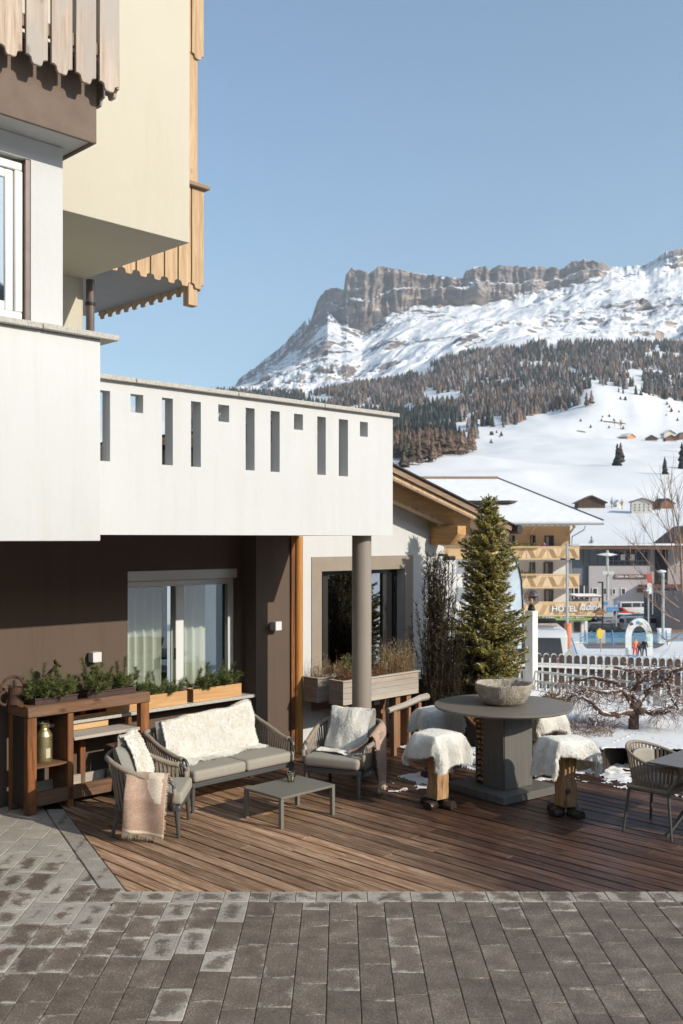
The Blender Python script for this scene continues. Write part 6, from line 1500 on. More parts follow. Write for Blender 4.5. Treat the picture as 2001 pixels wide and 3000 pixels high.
for i in range(430):
    lp = r.choice(limbp); p = r.choice(lp[3:]); a = r.uniform(0, 6.28); up = r.uniform(-.2, .9)
    pts, dd = walk(tgm, p, Vector((math.cos(a) * 1.3 - .25, math.sin(a) * .8, up)), r.uniform(.16, .42), .0034, r, 6, .42, -.16)
    for k in range(4):
        q = r.choice(pts[2:]); walk(tgm, q, dd + Vector((r.uniform(-1, 1), r.uniform(-1, 1), r.uniform(-.5, .9))), r.uniform(.07, .2), .0019, r, 4, .35, -.12)
    if r.random() < .9:
        j = r.randint(1, 4); c = pts[j] + Vector((0, 0, .006)); snm.tube([c, pts[min(6, j + 1)] + Vector((0, 0, .008))], [.009, .008], 4, True, .6)
for i in range(120):      # hanging fringe on the left
    x = r.uniform(1600, 1760); p = PX(x, r.uniform(1975, 2050), r.uniform(-.4, .3)); walk(tgm, p, Vector((r.uniform(-.9, .3), r.uniform(-.5, .5), -.25)), r.uniform(.2, .42), .0033, r, 6, .35, -.22)
for i in range(120):
    x = r.uniform(1760, 2030); p = PX(x, r.uniform(1945, 1985), r.uniform(-.3, .3)); walk(tgm, p, Vector((r.uniform(-.6, .6), r.uniform(-.5, .5), 1)), r.uniform(.08, .22), .0022, r, 4, .25, .0)
o = tw.part('twigs', tgm, M['twig']); o['kind'] = 'stuff'; o = tw.part('snow_on_limbs', snm, M['snow'], smooth=True); o['kind'] = 'stuff'
# low brush under the tree
r = random.Random(3); mb = MB()
for i in range(420):
    p = PX(r.uniform(1600, 1800), 2130, r.uniform(-.6, .5)); p.z = .33; walk(mb, p, Vector((r.uniform(-1, 1), r.uniform(-1, 1), r.uniform(.2, 1))), r.uniform(.08, .22), .003, r, 4, .4, -.05)
single('undergrowth', mb, M['twig'], 'brown leafless undergrowth in the snow of the garden bed', None, kind='stuff')
# ------------------------------------------------------------------ bare birch at the right edge
r = random.Random(31); bb = Vector((5.72, 16.2, -.3)); bt_ = Thing('bare_birch', 'bare pale branched young tree at the right picture edge', 'tree', bb, 0, bb)
mb = MB(); mb.tube([bb, bb + Vector((-.05, 0, 1.2)), bb + Vector((-.17, 0, 2.2)), bb + Vector((-.2, .05, 3.2)), bb + Vector((-.42, .05, 4.1))], [.04, .034, .026, .014, .003], 8); bt_.part('trunk', mb, M['birch'])
mb = MB(); BD = lambda x, y, dy=0: at(x, y, 16.2 + dy)
main = [[(1985, 1760), (1950, 1700), (1905, 1655), (1870, 1610), (1850, 1590)], [(1985, 1730), (1960, 1660), (1920, 1600), (1895, 1560), (1885, 1545)], [(1980, 1680), (1965, 1580), (1950, 1480), (1942, 1410)], [(1985, 1650), (1975, 1540), (1966, 1440), (1963, 1408)],
        [(1990, 1820), (1950, 1800), (1915, 1770), (1890, 1740)], [(1988, 1780), (1940, 1745), (1900, 1700), (1860, 1665), (1845, 1625)], [(1990, 1600), (1950, 1545), (1920, 1500), (1905, 1470)], [(2000, 1640), (1985, 1560), (1990, 1480), (1985, 1440)], [(1990, 1860), (1960, 1880), (1930, 1860), (1900, 1850)], [(1990, 1720), (2030, 1640), (2060, 1560)], [(1990, 1660), (2040, 1600), (2080, 1500)]]
for k, ln_ in enumerate(main):
    pts = [BD(x, y, .25 * math.sin(k * 2.1 + i)) for i, (x, y) in enumerate(ln_)]; n = len(pts); mb.tube(pts, [.011 * (1 - .8 * i / (n - 1)) for i in range(n)], 5, True)
    for j in range(26):
        i = r.randint(0, n - 2); p = pts[i].lerp(pts[i + 1], r.random()); d = (pts[i + 1] - pts[i]).normalized(); walk(mb, p, d * 1.1 + Vector((r.uniform(-.9, .9), r.uniform(-.6, .6), r.uniform(-.1, .5))), r.uniform(.2, .6), .0034, r, 5, .15, .06)
bt_.part('branches', mb, M['birch'], kind='stuff')
# ------------------------------------------------------------------ village hotel with larch balconies
T_ = {}
T_['clad'] = wood('larch_cladding', (.72, .50, .27), (.60, .39, .19), 0, .7, scale=.3, knots=False, rv=.08)
T_['balc'] = plain('larch_balcony_panel', (.74, .54, .31), .7, var=.10, vs=1.2)
T_['balcd'] = plain('larch_balcony_slat', (.60, .38, .17), .7, var=.12, vs=1.2)
T_['wall'] = plain('village_plaster', (.80, .78, .72), .9, var=.02)
T_['greywall'] = plain('pale_lilac_grey_plaster', (.46, .43, .43), .9, var=.04, vs=.3)
T_['cladgrey'] = plain('grey_metal_cladding', (.20, .215, .235), .5, var=.12, vs=.25, metal=.2)
T_['darkwin'] = plain('dark_far_pane', (.03, .033, .04), .12, spec=.8)
T_['brownframe'] = plain('brown_window_frame', (.13, .06, .035), .6)
T_['brownroof'] = plain('brown_eave', (.16, .085, .055), .75, var=.2)
T_['letter'] = plain('white_letters', (.82, .82, .80), .5)
T_['green'] = plain('green_sign_band', (.27, .40, .11), .6, var=.04)
T_['signbrown'] = plain('brown_sign', (.17, .06, .045), .7)
T_['orange'] = plain('orange_padding', (.66, .22, .11), .6, var=.05)
T_['pole'] = plain('pale_grey_pole', (.42, .43, .42), .5, var=.05)
T_['blue'] = plain('blue_pole', (.10, .28, .52), .5); T_['yellow'] = plain('yellow_sign', (.80, .55, .04), .5)
T_['red'] = plain('red_banner', (.70, .07, .05), .6); T_['mint'] = plain('mint_panel', (.42, .68, .58), .6); T_['archw'] = plain('white_arch', (.72, .74, .72), .6)
T_['greybox'] = plain('dark_grey_wall', (.075, .072, .082), .85, var=.06)
T_['blind'] = plain('far_curtain', (.35, .36, .34), .9)
def net():
    t = NT('blue_safety_net'); t.set(Base_Color=(.12, .30, .46), Roughness=.8, Alpha=.48); return t.m
T_['net'] = net()
def rect(mb, x0, x1, y0, y1, D, th):       # box seen at these pixels on the plane D, th metres deep behind it
    a = at(x0, y1, D); b = at(x1, y0, D); return mb.box(a.x, b.x, D, D + th, a.z, b.z)
def Tw(name, label, cat, x, y, D, group=None):
    p = at(x, y, D); return Thing(name, label, cat, p, 0, tuple(p), group)
D = 104.
hl = Tw('hotel', 'four storey hotel with pale larch balconies and a broad snowy roof', 'building', 1560, 1884, D)
zgd = zg1(20, 104) - .6
mb = MB(); rect(mb, 1300, 1668, 1640, 1900, D, 14); hl.part('wall', mb, T_['wall'])
mb = MB(); rect(mb, 1300, 1670, 1541, 1640, D - .05, 14); hl.part('wooden_storey', mb, T_['clad'])
def farwindow(par, x0, x1, y0, y1, D, fr=T_['brownframe'], cur=True, Dd=.12):
    a = at(x0, y1, D); b = at(x1, y0, D); w_ = b.x - a.x
    mb = MB(); f_ = .09 * w_ + .03
    for q in ((a.x, a.x + f_, a.z, b.z), (b.x - f_, b.x, a.z, b.z), (a.x + f_, b.x - f_, a.z, a.z + f_), (a.x + f_, b.x - f_, b.z - f_, b.z)): mb.box(q[0], q[1], D - Dd, D - Dd + .1, q[2], q[3])
    f = par.part('window', mb, fr); par.part('pane', MB().box(a.x + f_, b.x - f_, D - Dd + .05, D - Dd + .09, a.z + f_, b.z - f_), T_['darkwin'], parent=f)
    if cur: par.part('curtain', MB().box(a.x + f_ * 1.5, a.x + w_ * .45, D - Dd + .03, D - Dd + .045, a.z + f_, b.z - f_), T_['blind'], parent=f)
for q in ((1552, 1568, 1568, 1602), (1594, 1622, 1569, 1602), (1551, 1567, 1647, 1682), (1592, 1619, 1646, 1683), (1552, 1568, 1728, 1766), (1594, 1620, 1727, 1766), (1492, 1508, 1568, 1602), (1492, 1508, 1647, 1682)): farwindow(hl, *q, D)
farwindow(hl, 1622, 1657, 1815, 1872, D, T_['brownframe'], False); farwindow(hl, 1575, 1600, 1817, 1872, D, T_['brownframe'], False); farwindow(hl, 1680, 1700, 1822, 1852, D + .0, T_['brownframe'], False)
mb = MB(); rect(mb, 1668.5, 1717, 1816, 1900, D, 10); hl.part('side_wing_wall', mb, T_['wall'])
def balcony(y0, y1, x0, x1, lb=None):
    Db = D - 1.7; a = at(x0, y1, Db); b = at(x1, y0, Db)
    bl = hl.part('balcony', MB().box(a.x, b.x, Db, D - .08, a.z - .12, a.z), T_['balc'], label=lb)
    n = int(round((x1 - x0) / 31)); w_ = (b.x - a.x) / n
    pm_ = MB(); pm_.box(.03, w_ - .03, 0, .05, .0, b.z - a.z - .08); pmm = pm_.mesh('panel', T_['balc'])
    for i in range(n):
        hl.inst('panel', pmm, (a.x + i * w_, Db, a.z + .02), parent=bl)
        mb = MB(); sg_ = 1 if i % 2 else -1; hh_ = b.z - a.z - .14
        for k in range(5):
            c = .08 + k * (w_ - .16 - .5) / 4; x_ = a.x + i * w_ + c; mb.bar((x_ if sg_ > 0 else x_ + .5, Db - .015, a.z + .06), (x_ + .5 if sg_ > 0 else x_, Db - .015, a.z + .04 + hh_ * .9), .02, .045, (0, 1, 0))
        hl.part('slat', mb, T_['balcd'], parent=bl, kind='stuff')
    hl.part('handrail', MB().box(a.x - .05, b.x + .05, Db - .06, Db + .12, b.z - .06, b.z + .05), T_['balc'], parent=bl)
    hl.part('side_panel', MB().box(b.x - .05, b.x, Db + .051, D - .08, a.z + .001, b.z - .061), T_['balc'], parent=bl)
    return bl
balcony(1602, 1636, 1418, 1697); balcony(1683, 1720, 1418, 1697); b3 = balcony(1764, 1802, 1418, 1766, 'long lowest balcony carrying the hotel name')
Db = D - 1.7 - .12
a = at(1653, 1784, Db); text('lettering', 'HOTEL', T_['letter'], .80, tuple(np.array(a) - np.array(hl.off)), (R(90), 0, 0), hl.o, .06, bold=.018, sx=1.05)
a = at(1730, 1778, Db); text('lettering', 'ladinia', T_['letter'], 1.05, tuple(np.array(a) - np.array(hl.off)), (R(90), 0, 0), hl.o, .06, shear=.35, bold=.02, sx=.9)
mb = MB(); rect(mb, 1418, 1731, 1802.5, 1817, D - 1.5, 1.3); hl.part('sign_band', mb, T_['green'])
a = at(1608, 1810, D - 1.56); text('lettering', "CAFFE'", T_['letter'], .42, tuple(np.array(a) - np.array(hl.off)), (R(90), 0, 0), hl.o, .02, bold=.01, sx=1.1)
a = at(1675, 1807, D - 1.56); text('lettering', 'SNACK BAR', T_['letter'], .42, tuple(np.array(a) - np.array(hl.off)), (R(90), 0, 0), hl.o, .02, bold=.01, sx=1.1)
for x_ in (1602, 1717): 
    mb = MB(); rect(mb, x_ - 4, x_ + 4, 1818, 1900, D - 1.4, .35); hl.part('pillar', mb, T_['wall'])
for (x0, x1, y0) in ((1495, 1580, 1600), (1515, 1582, 1681)):
    a = at(x0, y0 + 5, D - 1.95); b = at(x1, y0, D - 1.95); fb = hl.part('flower_box', MB().box(a.x, b.x, D - 2.05, D - 1.80, a.z, b.z), T_['balcd'])
    for k in range(3 if x1 - x0 > 70 else 2):
        r = random.Random(k + x0); mb = MB(); cx_ = a.x + (b.x - a.x) * (.2 + .3 * k)
        for i in range(60): c = Vector((cx_ + r.gauss(0, .22), D - 1.95 + r.gauss(0, .06), b.z + abs(r.gauss(0, .13)))); s_ = Vector((r.uniform(-1, 1), r.uniform(-1, 1), r.uniform(-1, 1))) * .07; mb.poly([c - s_, c + s_, c + Vector((0, 0, .12))])
        hl.part('shrub', mb, M['pine'], parent=fb, kind='stuff')
# roof: hipped, corrugated edge
zE = at(0, 1533, D - 2.6).z; zR = at(0, 1408, D + 8).z
eL, eR = at(1240, 0, D - 2.6).x, at(1768, 0, D - 2.6).x; rL, rR = at(1150, 0, D + 8).x, at(1458, 0, D + 8).x
mb = MB(); th = .28
def roofpoly(z_): return [(eL, D - 2.6, zE + z_), (eR, D - 2.6, zE + z_), (rR, D + 8, zR + z_), (rL - 2, D + 8, zR + z_), (eR + 1.5, D + 20, zE + z_), (eL, D + 20, zE + z_)]
p0, p1 = roofpoly(0), roofpoly(th)
mb.add(p0 + p1, [(3, 2, 1, 0), (6, 7, 8, 9), (7, 10, 8), (10, 11, 9, 8), (0, 1, 7, 6), (1, 4, 10, 7), (1, 2, 4), (2, 3, 5, 4)]); hl.part('roof', mb, M['snow'])
mb = MB(); mb.box(eL, eR, D - 2.62, D - 2.4, zE - .16, zE - .005); hl.part('eave_board', mb, M['fascia'])
mb = MB(); mb.bar((rL, D + 8, zR + th + .06), (rR, D + 8, zR + th + .06), .5, .25); hl.part('ridge_cap', mb, M['fascia'])
mb = MB(); mb.bar((rR, D + 8, zR + th + .03), (eR, D - 2.6, zE + th + .03), .14, .12); hl.part('hip_edge', mb, M['roofmetal'])
mb = MB(); mb.tube([(eL, D - 2.72, zE - .05), (eR, D - 2.72, zE - .05)], .10, 8); hl.part('gutter', mb, M['steel'])
mb = MB(); mb.tube([at(1714, 1541, D - 2.7), at(1711, 1552, D - 2.6), at(1676, 1572, D - .2), at(1672, 1640, D - .15), at(1672, 1816, D - .15)], .06, 6); hl.part('downpipe', mb, M['steel'])
mb = MB(); mb.box(eL + 2, at(1672, 0, D).x + .2, D - 2.35, D - .1, zE - .16, zE - .02); hl.part('eave_soffit', mb, T_['clad'])
mb = MB(); mb.prism([(-.01, 0), (.01, 0), (0, .01)], 0, .01)
for x_ in range(1500, 1690, 18): p_ = at(x_, 1543, D - 2.3); hl.part('rafter_end', MB().box(p_.x - .09, p_.x + .09, D - 2.35, D - 2.1, zE - .38, zE - .17), T_['balc'])
for x0, x1 in ((1551, 1568), (1664, 1684)): mb = MB(); mb.bar(at(x0, 1568, D - .2), at(x1, 1542, D - 2.1), .14, .14); hl.part('brace', mb, T_['clad'])
mb = MB(); q0 = at(1446, 1497, D + 1.5); q1 = at(1487, 1475, D + 1.5); mb.box(q0.x, q1.x, D + 1.5, D + 6, q0.z - .3, q1.z); dm = hl.part('dormer', mb, T_['clad'])
mb = MB(); mb.prism([(q0.x - 3, D + .8), (q1.x + .2, D + .8), (at(1540, 0, D + 3.5).x, D + 3.4), (q0.x - 3, D + 6)], q1.z, q1.z + .3); hl.part('dormer_roof', mb, M['roofmetal'], parent=dm)
def body(name, label, loc, rz, h, top, bottom, pose, hat=None, sd=1, seg=(.30, .62)):
    """one continuous skinned figure: joints and radii scaled to height h"""
    me = bpy.data.meshes.new(name); J, E, Rr = pose; me.from_pydata([tuple(Vector(p) * h) for p in J], E, [])
    o = bpy.data.objects.new(name, me); COL.objects.link(o); o.modifiers.new('s', 'SKIN'); ss = o.modifiers.new('u', 'SUBSURF'); ss.levels = 1; ss.render_levels = 1
    for i, v in enumerate(me.skin_vertices[0].data): v.radius = (Rr[i] * h, Rr[i] * h * .85); v.use_root = (i == 0)
    dg = bpy.context.evaluated_depsgraph_get(); ev = o.evaluated_get(dg); m2 = bpy.data.meshes.new_from_object(ev); bpy.data.objects.remove(o)
    m2.materials.clear(); [m2.materials.append(m) for m in (bottom, top, M['skin'], hat or M['hair'])]
    for p in m2.polygons:
        z = p.center.z / h; y = p.center.y
        p.material_index = 0 if z < .50 else (1 if z < .84 else (2 if (y < -.01 * h and z < .945) or z < .87 else 3))
    m2.shade_smooth(); b = bpy.data.objects.new(name, m2); COL.objects.link(b); b.location = loc; b.rotation_euler = (0, 0, rz); b['label'] = label; b['category'] = 'person'; return b
def pose(arm=((.15, -.02, .62), (.17, -.10, .50)), arm2=((-.15, 0, .62), (-.18, -.06, .48)), lean=0, leg=.09):
    J = [(0, 0, .52), (0, lean * .5, .66), (0, lean, .78), (0, lean - .01, .86), (0, lean - .015, .93), (.11, lean, .78), tuple(arm[0]), tuple(arm[1]), (-.11, lean, .78), tuple(arm2[0]), tuple(arm2[1]), (leg * .7, 0, .48), (leg, -.02, .27), (leg + .01, 0, .05), (leg + .01, -.08, .03), (-leg * .7, 0, .48), (-leg, -.01, .27), (-leg - .01, 0, .05), (-leg - .01, -.08, .03)]
    E = [(0, 1), (1, 2), (2, 3), (3, 4), (2, 5), (5, 6), (6, 7), (2, 8), (8, 9), (9, 10), (0, 11), (11, 12), (12, 13), (13, 14), (0, 15), (15, 16), (16, 17), (17, 18)]
    Rr = [.085, .09, .085, .04, .072, .05, .042, .032, .05, .042, .032, .065, .052, .04, .032, .065, .052, .04, .032]; return J, E, Rr
bp = at(1594, 1634, D - 1.2); body('person', 'woman in a purple top leaning on the top hotel balcony', (bp.x, D - 1.1, bp.z), 0, 1.68, plain('purple_top', (.22, .05, .13), .8), M['hair'], pose(lean=-.04))
# ------------------------------------------------------------------ culture house
D = 160.
cu = Tw('culture_house', 'pale grey culture house with a glass band, brown eave and name sign', 'building', 1820, 1765, D)
def cr(name, x0, x1, y0, y1, D_, th, mat, **kw): mb = MB(); rect(mb, x0, x1, y0, y1, D_, th); return cu.part(name, mb, mat, **kw)
cr('cladding_wall', 1660, 1905, 1608, 1720, D + .6, 16, T_['cladgrey']); cr('wall', 1725, 1904, 1658, 1775, D, 10, T_['greywall'])
cr('roof', 1660, 2080, 1594, 1598, D - 3, 20, M['snow']); cr('eave', 1665, 2080, 1599, 1609, D - 2.8, 3, T_['brownroof'])
cr('wall', 1905, 2080, 1609, 1775, D + 1.2, 12, T_['greywall']); cr('dark_entrance', 1919, 1956, 1610, 1714, D + 1.1, .2, M['black']); cr('canopy', 1893, 2080, 1716, 1722, D - 4, 5, T_['signbrown']); cr('lower_glazing', 1905, 1985, 1723, 1775, D + 1.0, .3, T_['darkwin'])
gl_ = cr('glass_band', 1778, 1896, 1613, 1657, D + .3, .2, T_['darkwin'])
for x_ in range(1778, 1898, 17): cr('mullion', x_, x_ + 2, 1613, 1657, D + .18, .1, T_['cladgrey'], parent=gl_)
for y_ in (1613, 1642, 1655): cr('transom', 1778, 1896, y_, y_ + 2, D + .1, .07, T_['cladgrey'], parent=gl_)
for x_ in (1818, 1846): cr('white_sash', x_, x_ + 13, 1624, 1641, D - .02, .1, T_['wall'], parent=gl_)
for x_ in (1708, 1725, 1750): cr('cladding_joint', x_, x_ + 1.2, 1610, 1657, D + .55, .05, T_['darkwin'])
sg_ = cr('sign_board', 1802, 1895, 1683, 1695, D - .2, .18, T_['signbrown'])
a = at(1843, 1689, D - .26); text('lettering', 'CIASA de CULTURA', T_['letter'], .50, tuple(np.array(a) - np.array(cu.off)), (R(90), 0, 0), cu.o, .02, bold=.012, sx=1.02)
for (x0, x1, y0, y1) in ((1734, 1750, 1722, 1742), (1766, 1776, 1722, 1742), (1792, 1803, 1724, 1742), (1818, 1832, 1723, 1742)): farwindow(cu, x0, x1, y0, y1, D, T_['wall'], False, .15)
cr('small_sign', 1866, 1888, 1725, 1736, D - .2, .1, T_['signbrown']); cr('glass_porch', 1660, 1725, 1715, 1755, D - 2, 2, T_['darkwin'])
for x_ in (1662, 1680, 1694, 1710): cr('porch_frame', x_, x_ + 2.5, 1716, 1754, D - 2.1, .08, T_['wall'])
rp = Tw('gable_house', 'brown gabled roof house at the right edge behind the bare tree', 'building', 1990, 1600, 190)
a = at(1882, 1592, 190); b = at(2110, 1592, 190); mb = MB(); zc = at(0, 1540, 190).z
mb.prism([(a.x, a.z - .6), (b.x, a.z - .6), (b.x, a.z), (at(2025, 0, 190).x, zc), (at(1960, 0, 190).x, a.z), (a.x, a.z)], 188, 200, XZ); rp.part('roof', mb, T_['brownroof']); mb = MB(); rect(mb, 1930, 2100, 1596, 1700, 191, 6); rp.part('wall', mb, T_['greywall'])
# grey box building and small wall at right
D = 118.
gb = Tw('grey_building', 'windowless dark grey wall at the right edge above the snow', 'building', 1990, 1850, D)
mb = MB(); rect(mb, 1946, 2120, 1741, 1860, D, 8); gb.part('wall', mb, T_['greybox']); 
gw = Tw('garden_wall', 'low plastered wall block with a snow cap beside the far fence', 'wall', 1948, 1880, 84)
mb = MB(); rect(mb, 1931, 1966, 1846, 1885, 84, .5); gw.part('wall', mb, T_['wall']); mb = MB(); rect(mb, 1930, 1967, 1842, 1845.8, 84, .6); gw.part('snow_cap', mb, M['snow'])
ff = Tw('paling_fence', 'weathered paling fence right of the low wall block', 'fence', 1985, 1885, 84)
pf = MB().box(-.06, .06, -.015, .015, 0, .95).mesh('paling', M['greypost'])
for k in range(16): p_ = at(1968 + k * 5.6, 1878, 84); ff.inst('paling', pf, tuple(p_))
for y_ in (1853, 1870): mb = MB(); rect(mb, 1967, 2055, y_, y_ + 3, 84.05, .05); ff.part('rail', mb, M['greypost'])
# ------------------------------------------------------------------ cars
def car(label, loc, rz, L_=4.3, W=1.78, Hh=1.5, col=(.1, .1, .1), kind='car', group='cars parked in the village car park', snow=False):
    t = Thing('parked_car', label, 'car', loc, rz, group=group); pm = plain('car_paint', col, .25, metal=.1, var=.02, coat=.6)
    if kind == 'van': prof = [(-.5, .16), (.5, .16), (.5, .50), (.46, .56), (.40, .60), (.27, .97), (.22, 1), (-.46, 1), (-.5, .93)]; gz = (.62, .93); gx = [(-.46, -.16), (-.14, .10), (.12, .29)]
    elif kind == 'suv': prof = [(-.5, .2), (.5, .2), (.5, .52), (.46, .60), (.24, .64), (.12, .97), (.06, 1), (-.42, 1), (-.5, .66)]; gz = (.66, .94); gx = [(-.44, -.2), (-.18, .0), (.02, .15)]
    else: prof = [(-.5, .2), (.5, .2), (.5, .46), (.45, .55), (.24, .62), (.08, .97), (.02, 1), (-.26, 1), (-.42, .66), (-.5, .62)]; gz = (.64, .95); gx = [(-.34, -.15), (-.13, .08)]
    mb = MB(); mb.prism([(p[0] * L_, p[1] * Hh) for p in prof], -W / 2, W / 2, Matrix(((1, 0, 0, 0), (0, 0, 1, 0), (0, 1, 0, 0), (0, 0, 0, 1)))); t.part('body', mb, pm, bevel=.07, seg=2)
    for s_ in (-1, 1):
        for a_, b_ in gx:
            sh_ = .0 if b_ < gx[-1][1] else -.08 * L_ * .5
            y_ = s_ * (W / 2 + .002); mb = MB(); q = [(a_ * L_, y_, gz[0] * Hh), (b_ * L_, y_, gz[0] * Hh), (b_ * L_ + sh_, y_, gz[1] * Hh), (a_ * L_ + .02, y_, gz[1] * Hh)]
            mb.add(q + [(p[0], p[1] + s_ * .01, p[2]) for p in q], [(0, 1, 2, 3), (4, 5, 6, 7), (0, 1, 5, 4), (1, 2, 6, 5), (2, 3, 7, 6), (3, 0, 4, 7)]); t.part('side_window', mb, T_['darkwin'])
        for x_ in (-.31, .32):
            mb = MB(); mb.tube([(x_ * L_, s_ * (W / 2 - .2), .33), (x_ * L_, s_ * (W / 2 + .01), .33)], .33, 18); wh = t.part('wheel', mb, M['black']); mb = MB(); mb.tube([(x_ * L_, s_ * (W / 2 + .011), .33), (x_ * L_, s_ * (W / 2 + .025), .33)], .2, 12); t.part('rim', mb, M['steel'], parent=wh)
        mb = MB(); mb.box(.488 * L_, .507 * L_, s_ * W * .36 - .16, s_ * W * .36 + .16, .44 * Hh, .52 * Hh); t.part('headlight', mb, M['winwhite'], bevel=.01)
        mb = MB(); mb.box(-.507 * L_, -.488 * L_, s_ * W * .41 - .1, s_ * W * .41 + .1, .46 * Hh, .62 * Hh); t.part('tail_light', mb, T_['red'], bevel=.01)
    i = [k for k, p in enumerate(prof) if p[1] > .9][0]; p0, p1 = prof[i - 1], prof[i]
    mb = MB(); o_ = .012
    for (pa, pb, sg) in ((prof[i - 1], prof[i], 1), (prof[-1] if kind != 'car' else prof[-2], prof[-2] if kind == 'suv' else (prof[-3] if kind == 'car' else prof[-2]), -1)):
        a_, b_ = Vector((pa[0] * L_, 0, pa[1] * Hh)), Vector((pb[0] * L_, 0, pb[1] * Hh))
        if kind == 'van' and sg < 0: a_, b_ = Vector((-.5 * L_, 0, .60 * Hh)), Vector((-.5 * L_, 0, .92 * Hh))
        lo, hi = a_.lerp(b_, .08), a_.lerp(b_, .9); off = Vector((sg * o_, 0, o_)); mb = MB(); w0, w1_ = W * .44, W * .40
        q = [lo + off + Vector((0, -w0, 0)), lo + off + Vector((0, w0, 0)), hi + off + Vector((0, w1_, 0)), hi + off + Vector((0, -w1_, 0))]; mb.add(q + [p + Vector((sg * .01, 0, .01)) for p in q], [(0, 1, 2, 3), (4, 5, 6, 7), (0, 1, 5, 4), (1, 2, 6, 5), (2, 3, 7, 6), (3, 0, 4, 7)]); t.part('windscreen' if sg > 0 else 'rear_window', mb, T_['darkwin'])
    if snow: t.part('snow_on_roof', MB().box(-.38 * L_, .02 * L_, -W * .4, W * .4, Hh + .003, Hh + .05), M['snow'], bevel=.02)
    return t
def carat(label, x, D_, rz, **kw):
    X = (x - CX) / F * D_; car(label, (X, D_, zg1(X, D_) + .0), R(rz), **kw)
carat('silver van with a dark window band parked broadside behind the ski arch', 1882, 122, 4, L_=5.2, W=1.95, Hh=1.95, col=(.36, .38, .40), kind='van')
carat('white van parked behind the others near the culture house', 1858, 146, 8, L_=5.2, W=1.95, Hh=2.0, col=(.72, .72, .70), kind='van')
carat('black pick up like car in the shade left of the silver van', 1783, 112, 3, L_=5.2, W=1.9, Hh=1.7, col=(.015, .016, .02), kind='suv')
carat('dark car between the black one and the hotel', 1738, 114, -3, L_=4.4, col=(.03, .035, .05), kind='suv')
carat('silver car with snow on the roof behind the parking sign', 1812, 134, 170, col=(.42, .44, .46), kind='car', snow=True)
carat('red car half hidden in the back row', 1812, 143, 10, col=(.45, .05, .03), kind='car')
carat('dark blue car right of the silver one', 1846, 134, 172, col=(.03, .05, .09), kind='car')
carat('light grey car in the middle row, left of the bare tree', 1876, 135, 168, col=(.40, .41, .42), kind='suv', snow=True)
carat('black car in the middle row', 1905, 137, 172, col=(.015, .015, .017), kind='suv')
carat('white car at the right end of the middle row', 1932, 138, 176, col=(.7, .7, .68), kind='car')
carat('dark saloon just behind the silver van', 1925, 124, 5, col=(.02, .03, .04), kind='car')
carat('small dark car by the hotel corner', 1724, 128, 20, col=(.03, .03, .04), kind='car')
carat('grey car beside the information board', 1776, 139, 160, col=(.25, .26, .28), kind='car', snow=True)
# white van close below the terrace
car('white people carrier seen from behind between spruce and lamp post, ski rack on top', (at(1558, 0, 29).x, 30.2, zg1(5.6, 29) - .12), R(84), 4.9, 2.0, 2.05, (.68, .68, .66), 'van', group=None)
rk = Tw('roof_rack', 'black ski rack on the roof of the near white people carrier', 'ski rack', 1558, 1822, 29)
for k in (0, 1.2): mb = MB(); a = at(1545, 1826, 28.6 + k); rk.part('bar', MB().box(a.x - .6, a.x + .9, 28.6 + k, 28.66 + k, a.z, a.z + .06), M['black']); rk.part('clamp', MB().box(a.x + .3, a.x + .8, 28.5 + k, 28.75 + k, a.z + .061, a.z + .14), M['black'], bevel=.02)
# ------------------------------------------------------------------ poles, lamps, signs
def pole(mb, x, y0, y1, D_, r_): a, b = at(x, y1, D_), at(x, y0, D_); return mb.tube([a, b], r_, 10)
t = Tw('light_mast', 'tall grey mast with flood lights and an orange padded foot', 'lamp', 1663, 1900, 72)
mb = MB(); pole(mb, 1661, 1592, 1902, 72, .10); t.part('pole', mb, T_['pole']); mb = MB(); pole(mb, 1663, 1826, 1899, 72, .27); t.part('padding', mb, T_['orange'], bevel=.02); mb = MB(); pole(mb, 1662.5, 1828, 1832, 72, .285); t.part('strap', mb, T_['orange'])
for x_ in (1648, 1676): mb = MB(); mb.box(*(lambda p: (p.x - .16, p.x + .16, 71.7, 72.1, p.z - .06, p.z + .06))(at(x_, 1638, 72))); t.part('flood_light', mb, M['black'], bevel=.02)
mb = MB(); a, b = at(1646, 1637, 72), at(1678, 1637, 72); mb.bar(a, b, .05, .05); t.part('cross_bar', mb, T_['pole']); mb = MB(); a, b = at(1664, 1597, 72), at(1696, 1594, 72); mb.bar(a, b, .25, .05); t.part('lamp_head', mb, T_['pole'])
t = Tw('street_lamp', 'street lamp with a flat kite shaped reflector in front of the culture house', 'lamp', 1779, 1765, 118)
mb = MB(); pole(mb, 1779, 1612, 1790, 118, .16); t.part('pole', mb, T_['pole']); c = at(1778, 1626, 118)
mb = MB(); mb.add([(c.x - 1.3, 118, c.z + .05), (c.x, 117, c.z - .12), (c.x + 1.3, 118, c.z + .05), (c.x, 119, c.z - .1), (c.x, 118, c.z + .3)], [(0, 1, 4), (1, 2, 4), (2, 3, 4), (3, 0, 4), (0, 3, 2, 1)]); t.part('reflector', mb, T_['archw'])
for x_ in (1767, 1774, 1784, 1792): mb = MB(); a = at(x_, 1677, 117.7); mb.tube([a, a + Vector((0, -.3, -.1))], .17, 8); t.part('flood_light', mb, T_['archw'])
t = Tw('street_lamp', 'thin black lamp with a short flat arm', 'lamp', 1763, 1850, 95); mb = MB(); pole(mb, 1765, 1705, 1850, 95, .09); t.part('pole', mb, M['black']); mb = MB(); mb.bar(at(1752, 1706, 95), at(1766, 1706, 95), .3, .12); t.part('arm', mb, M['black'])
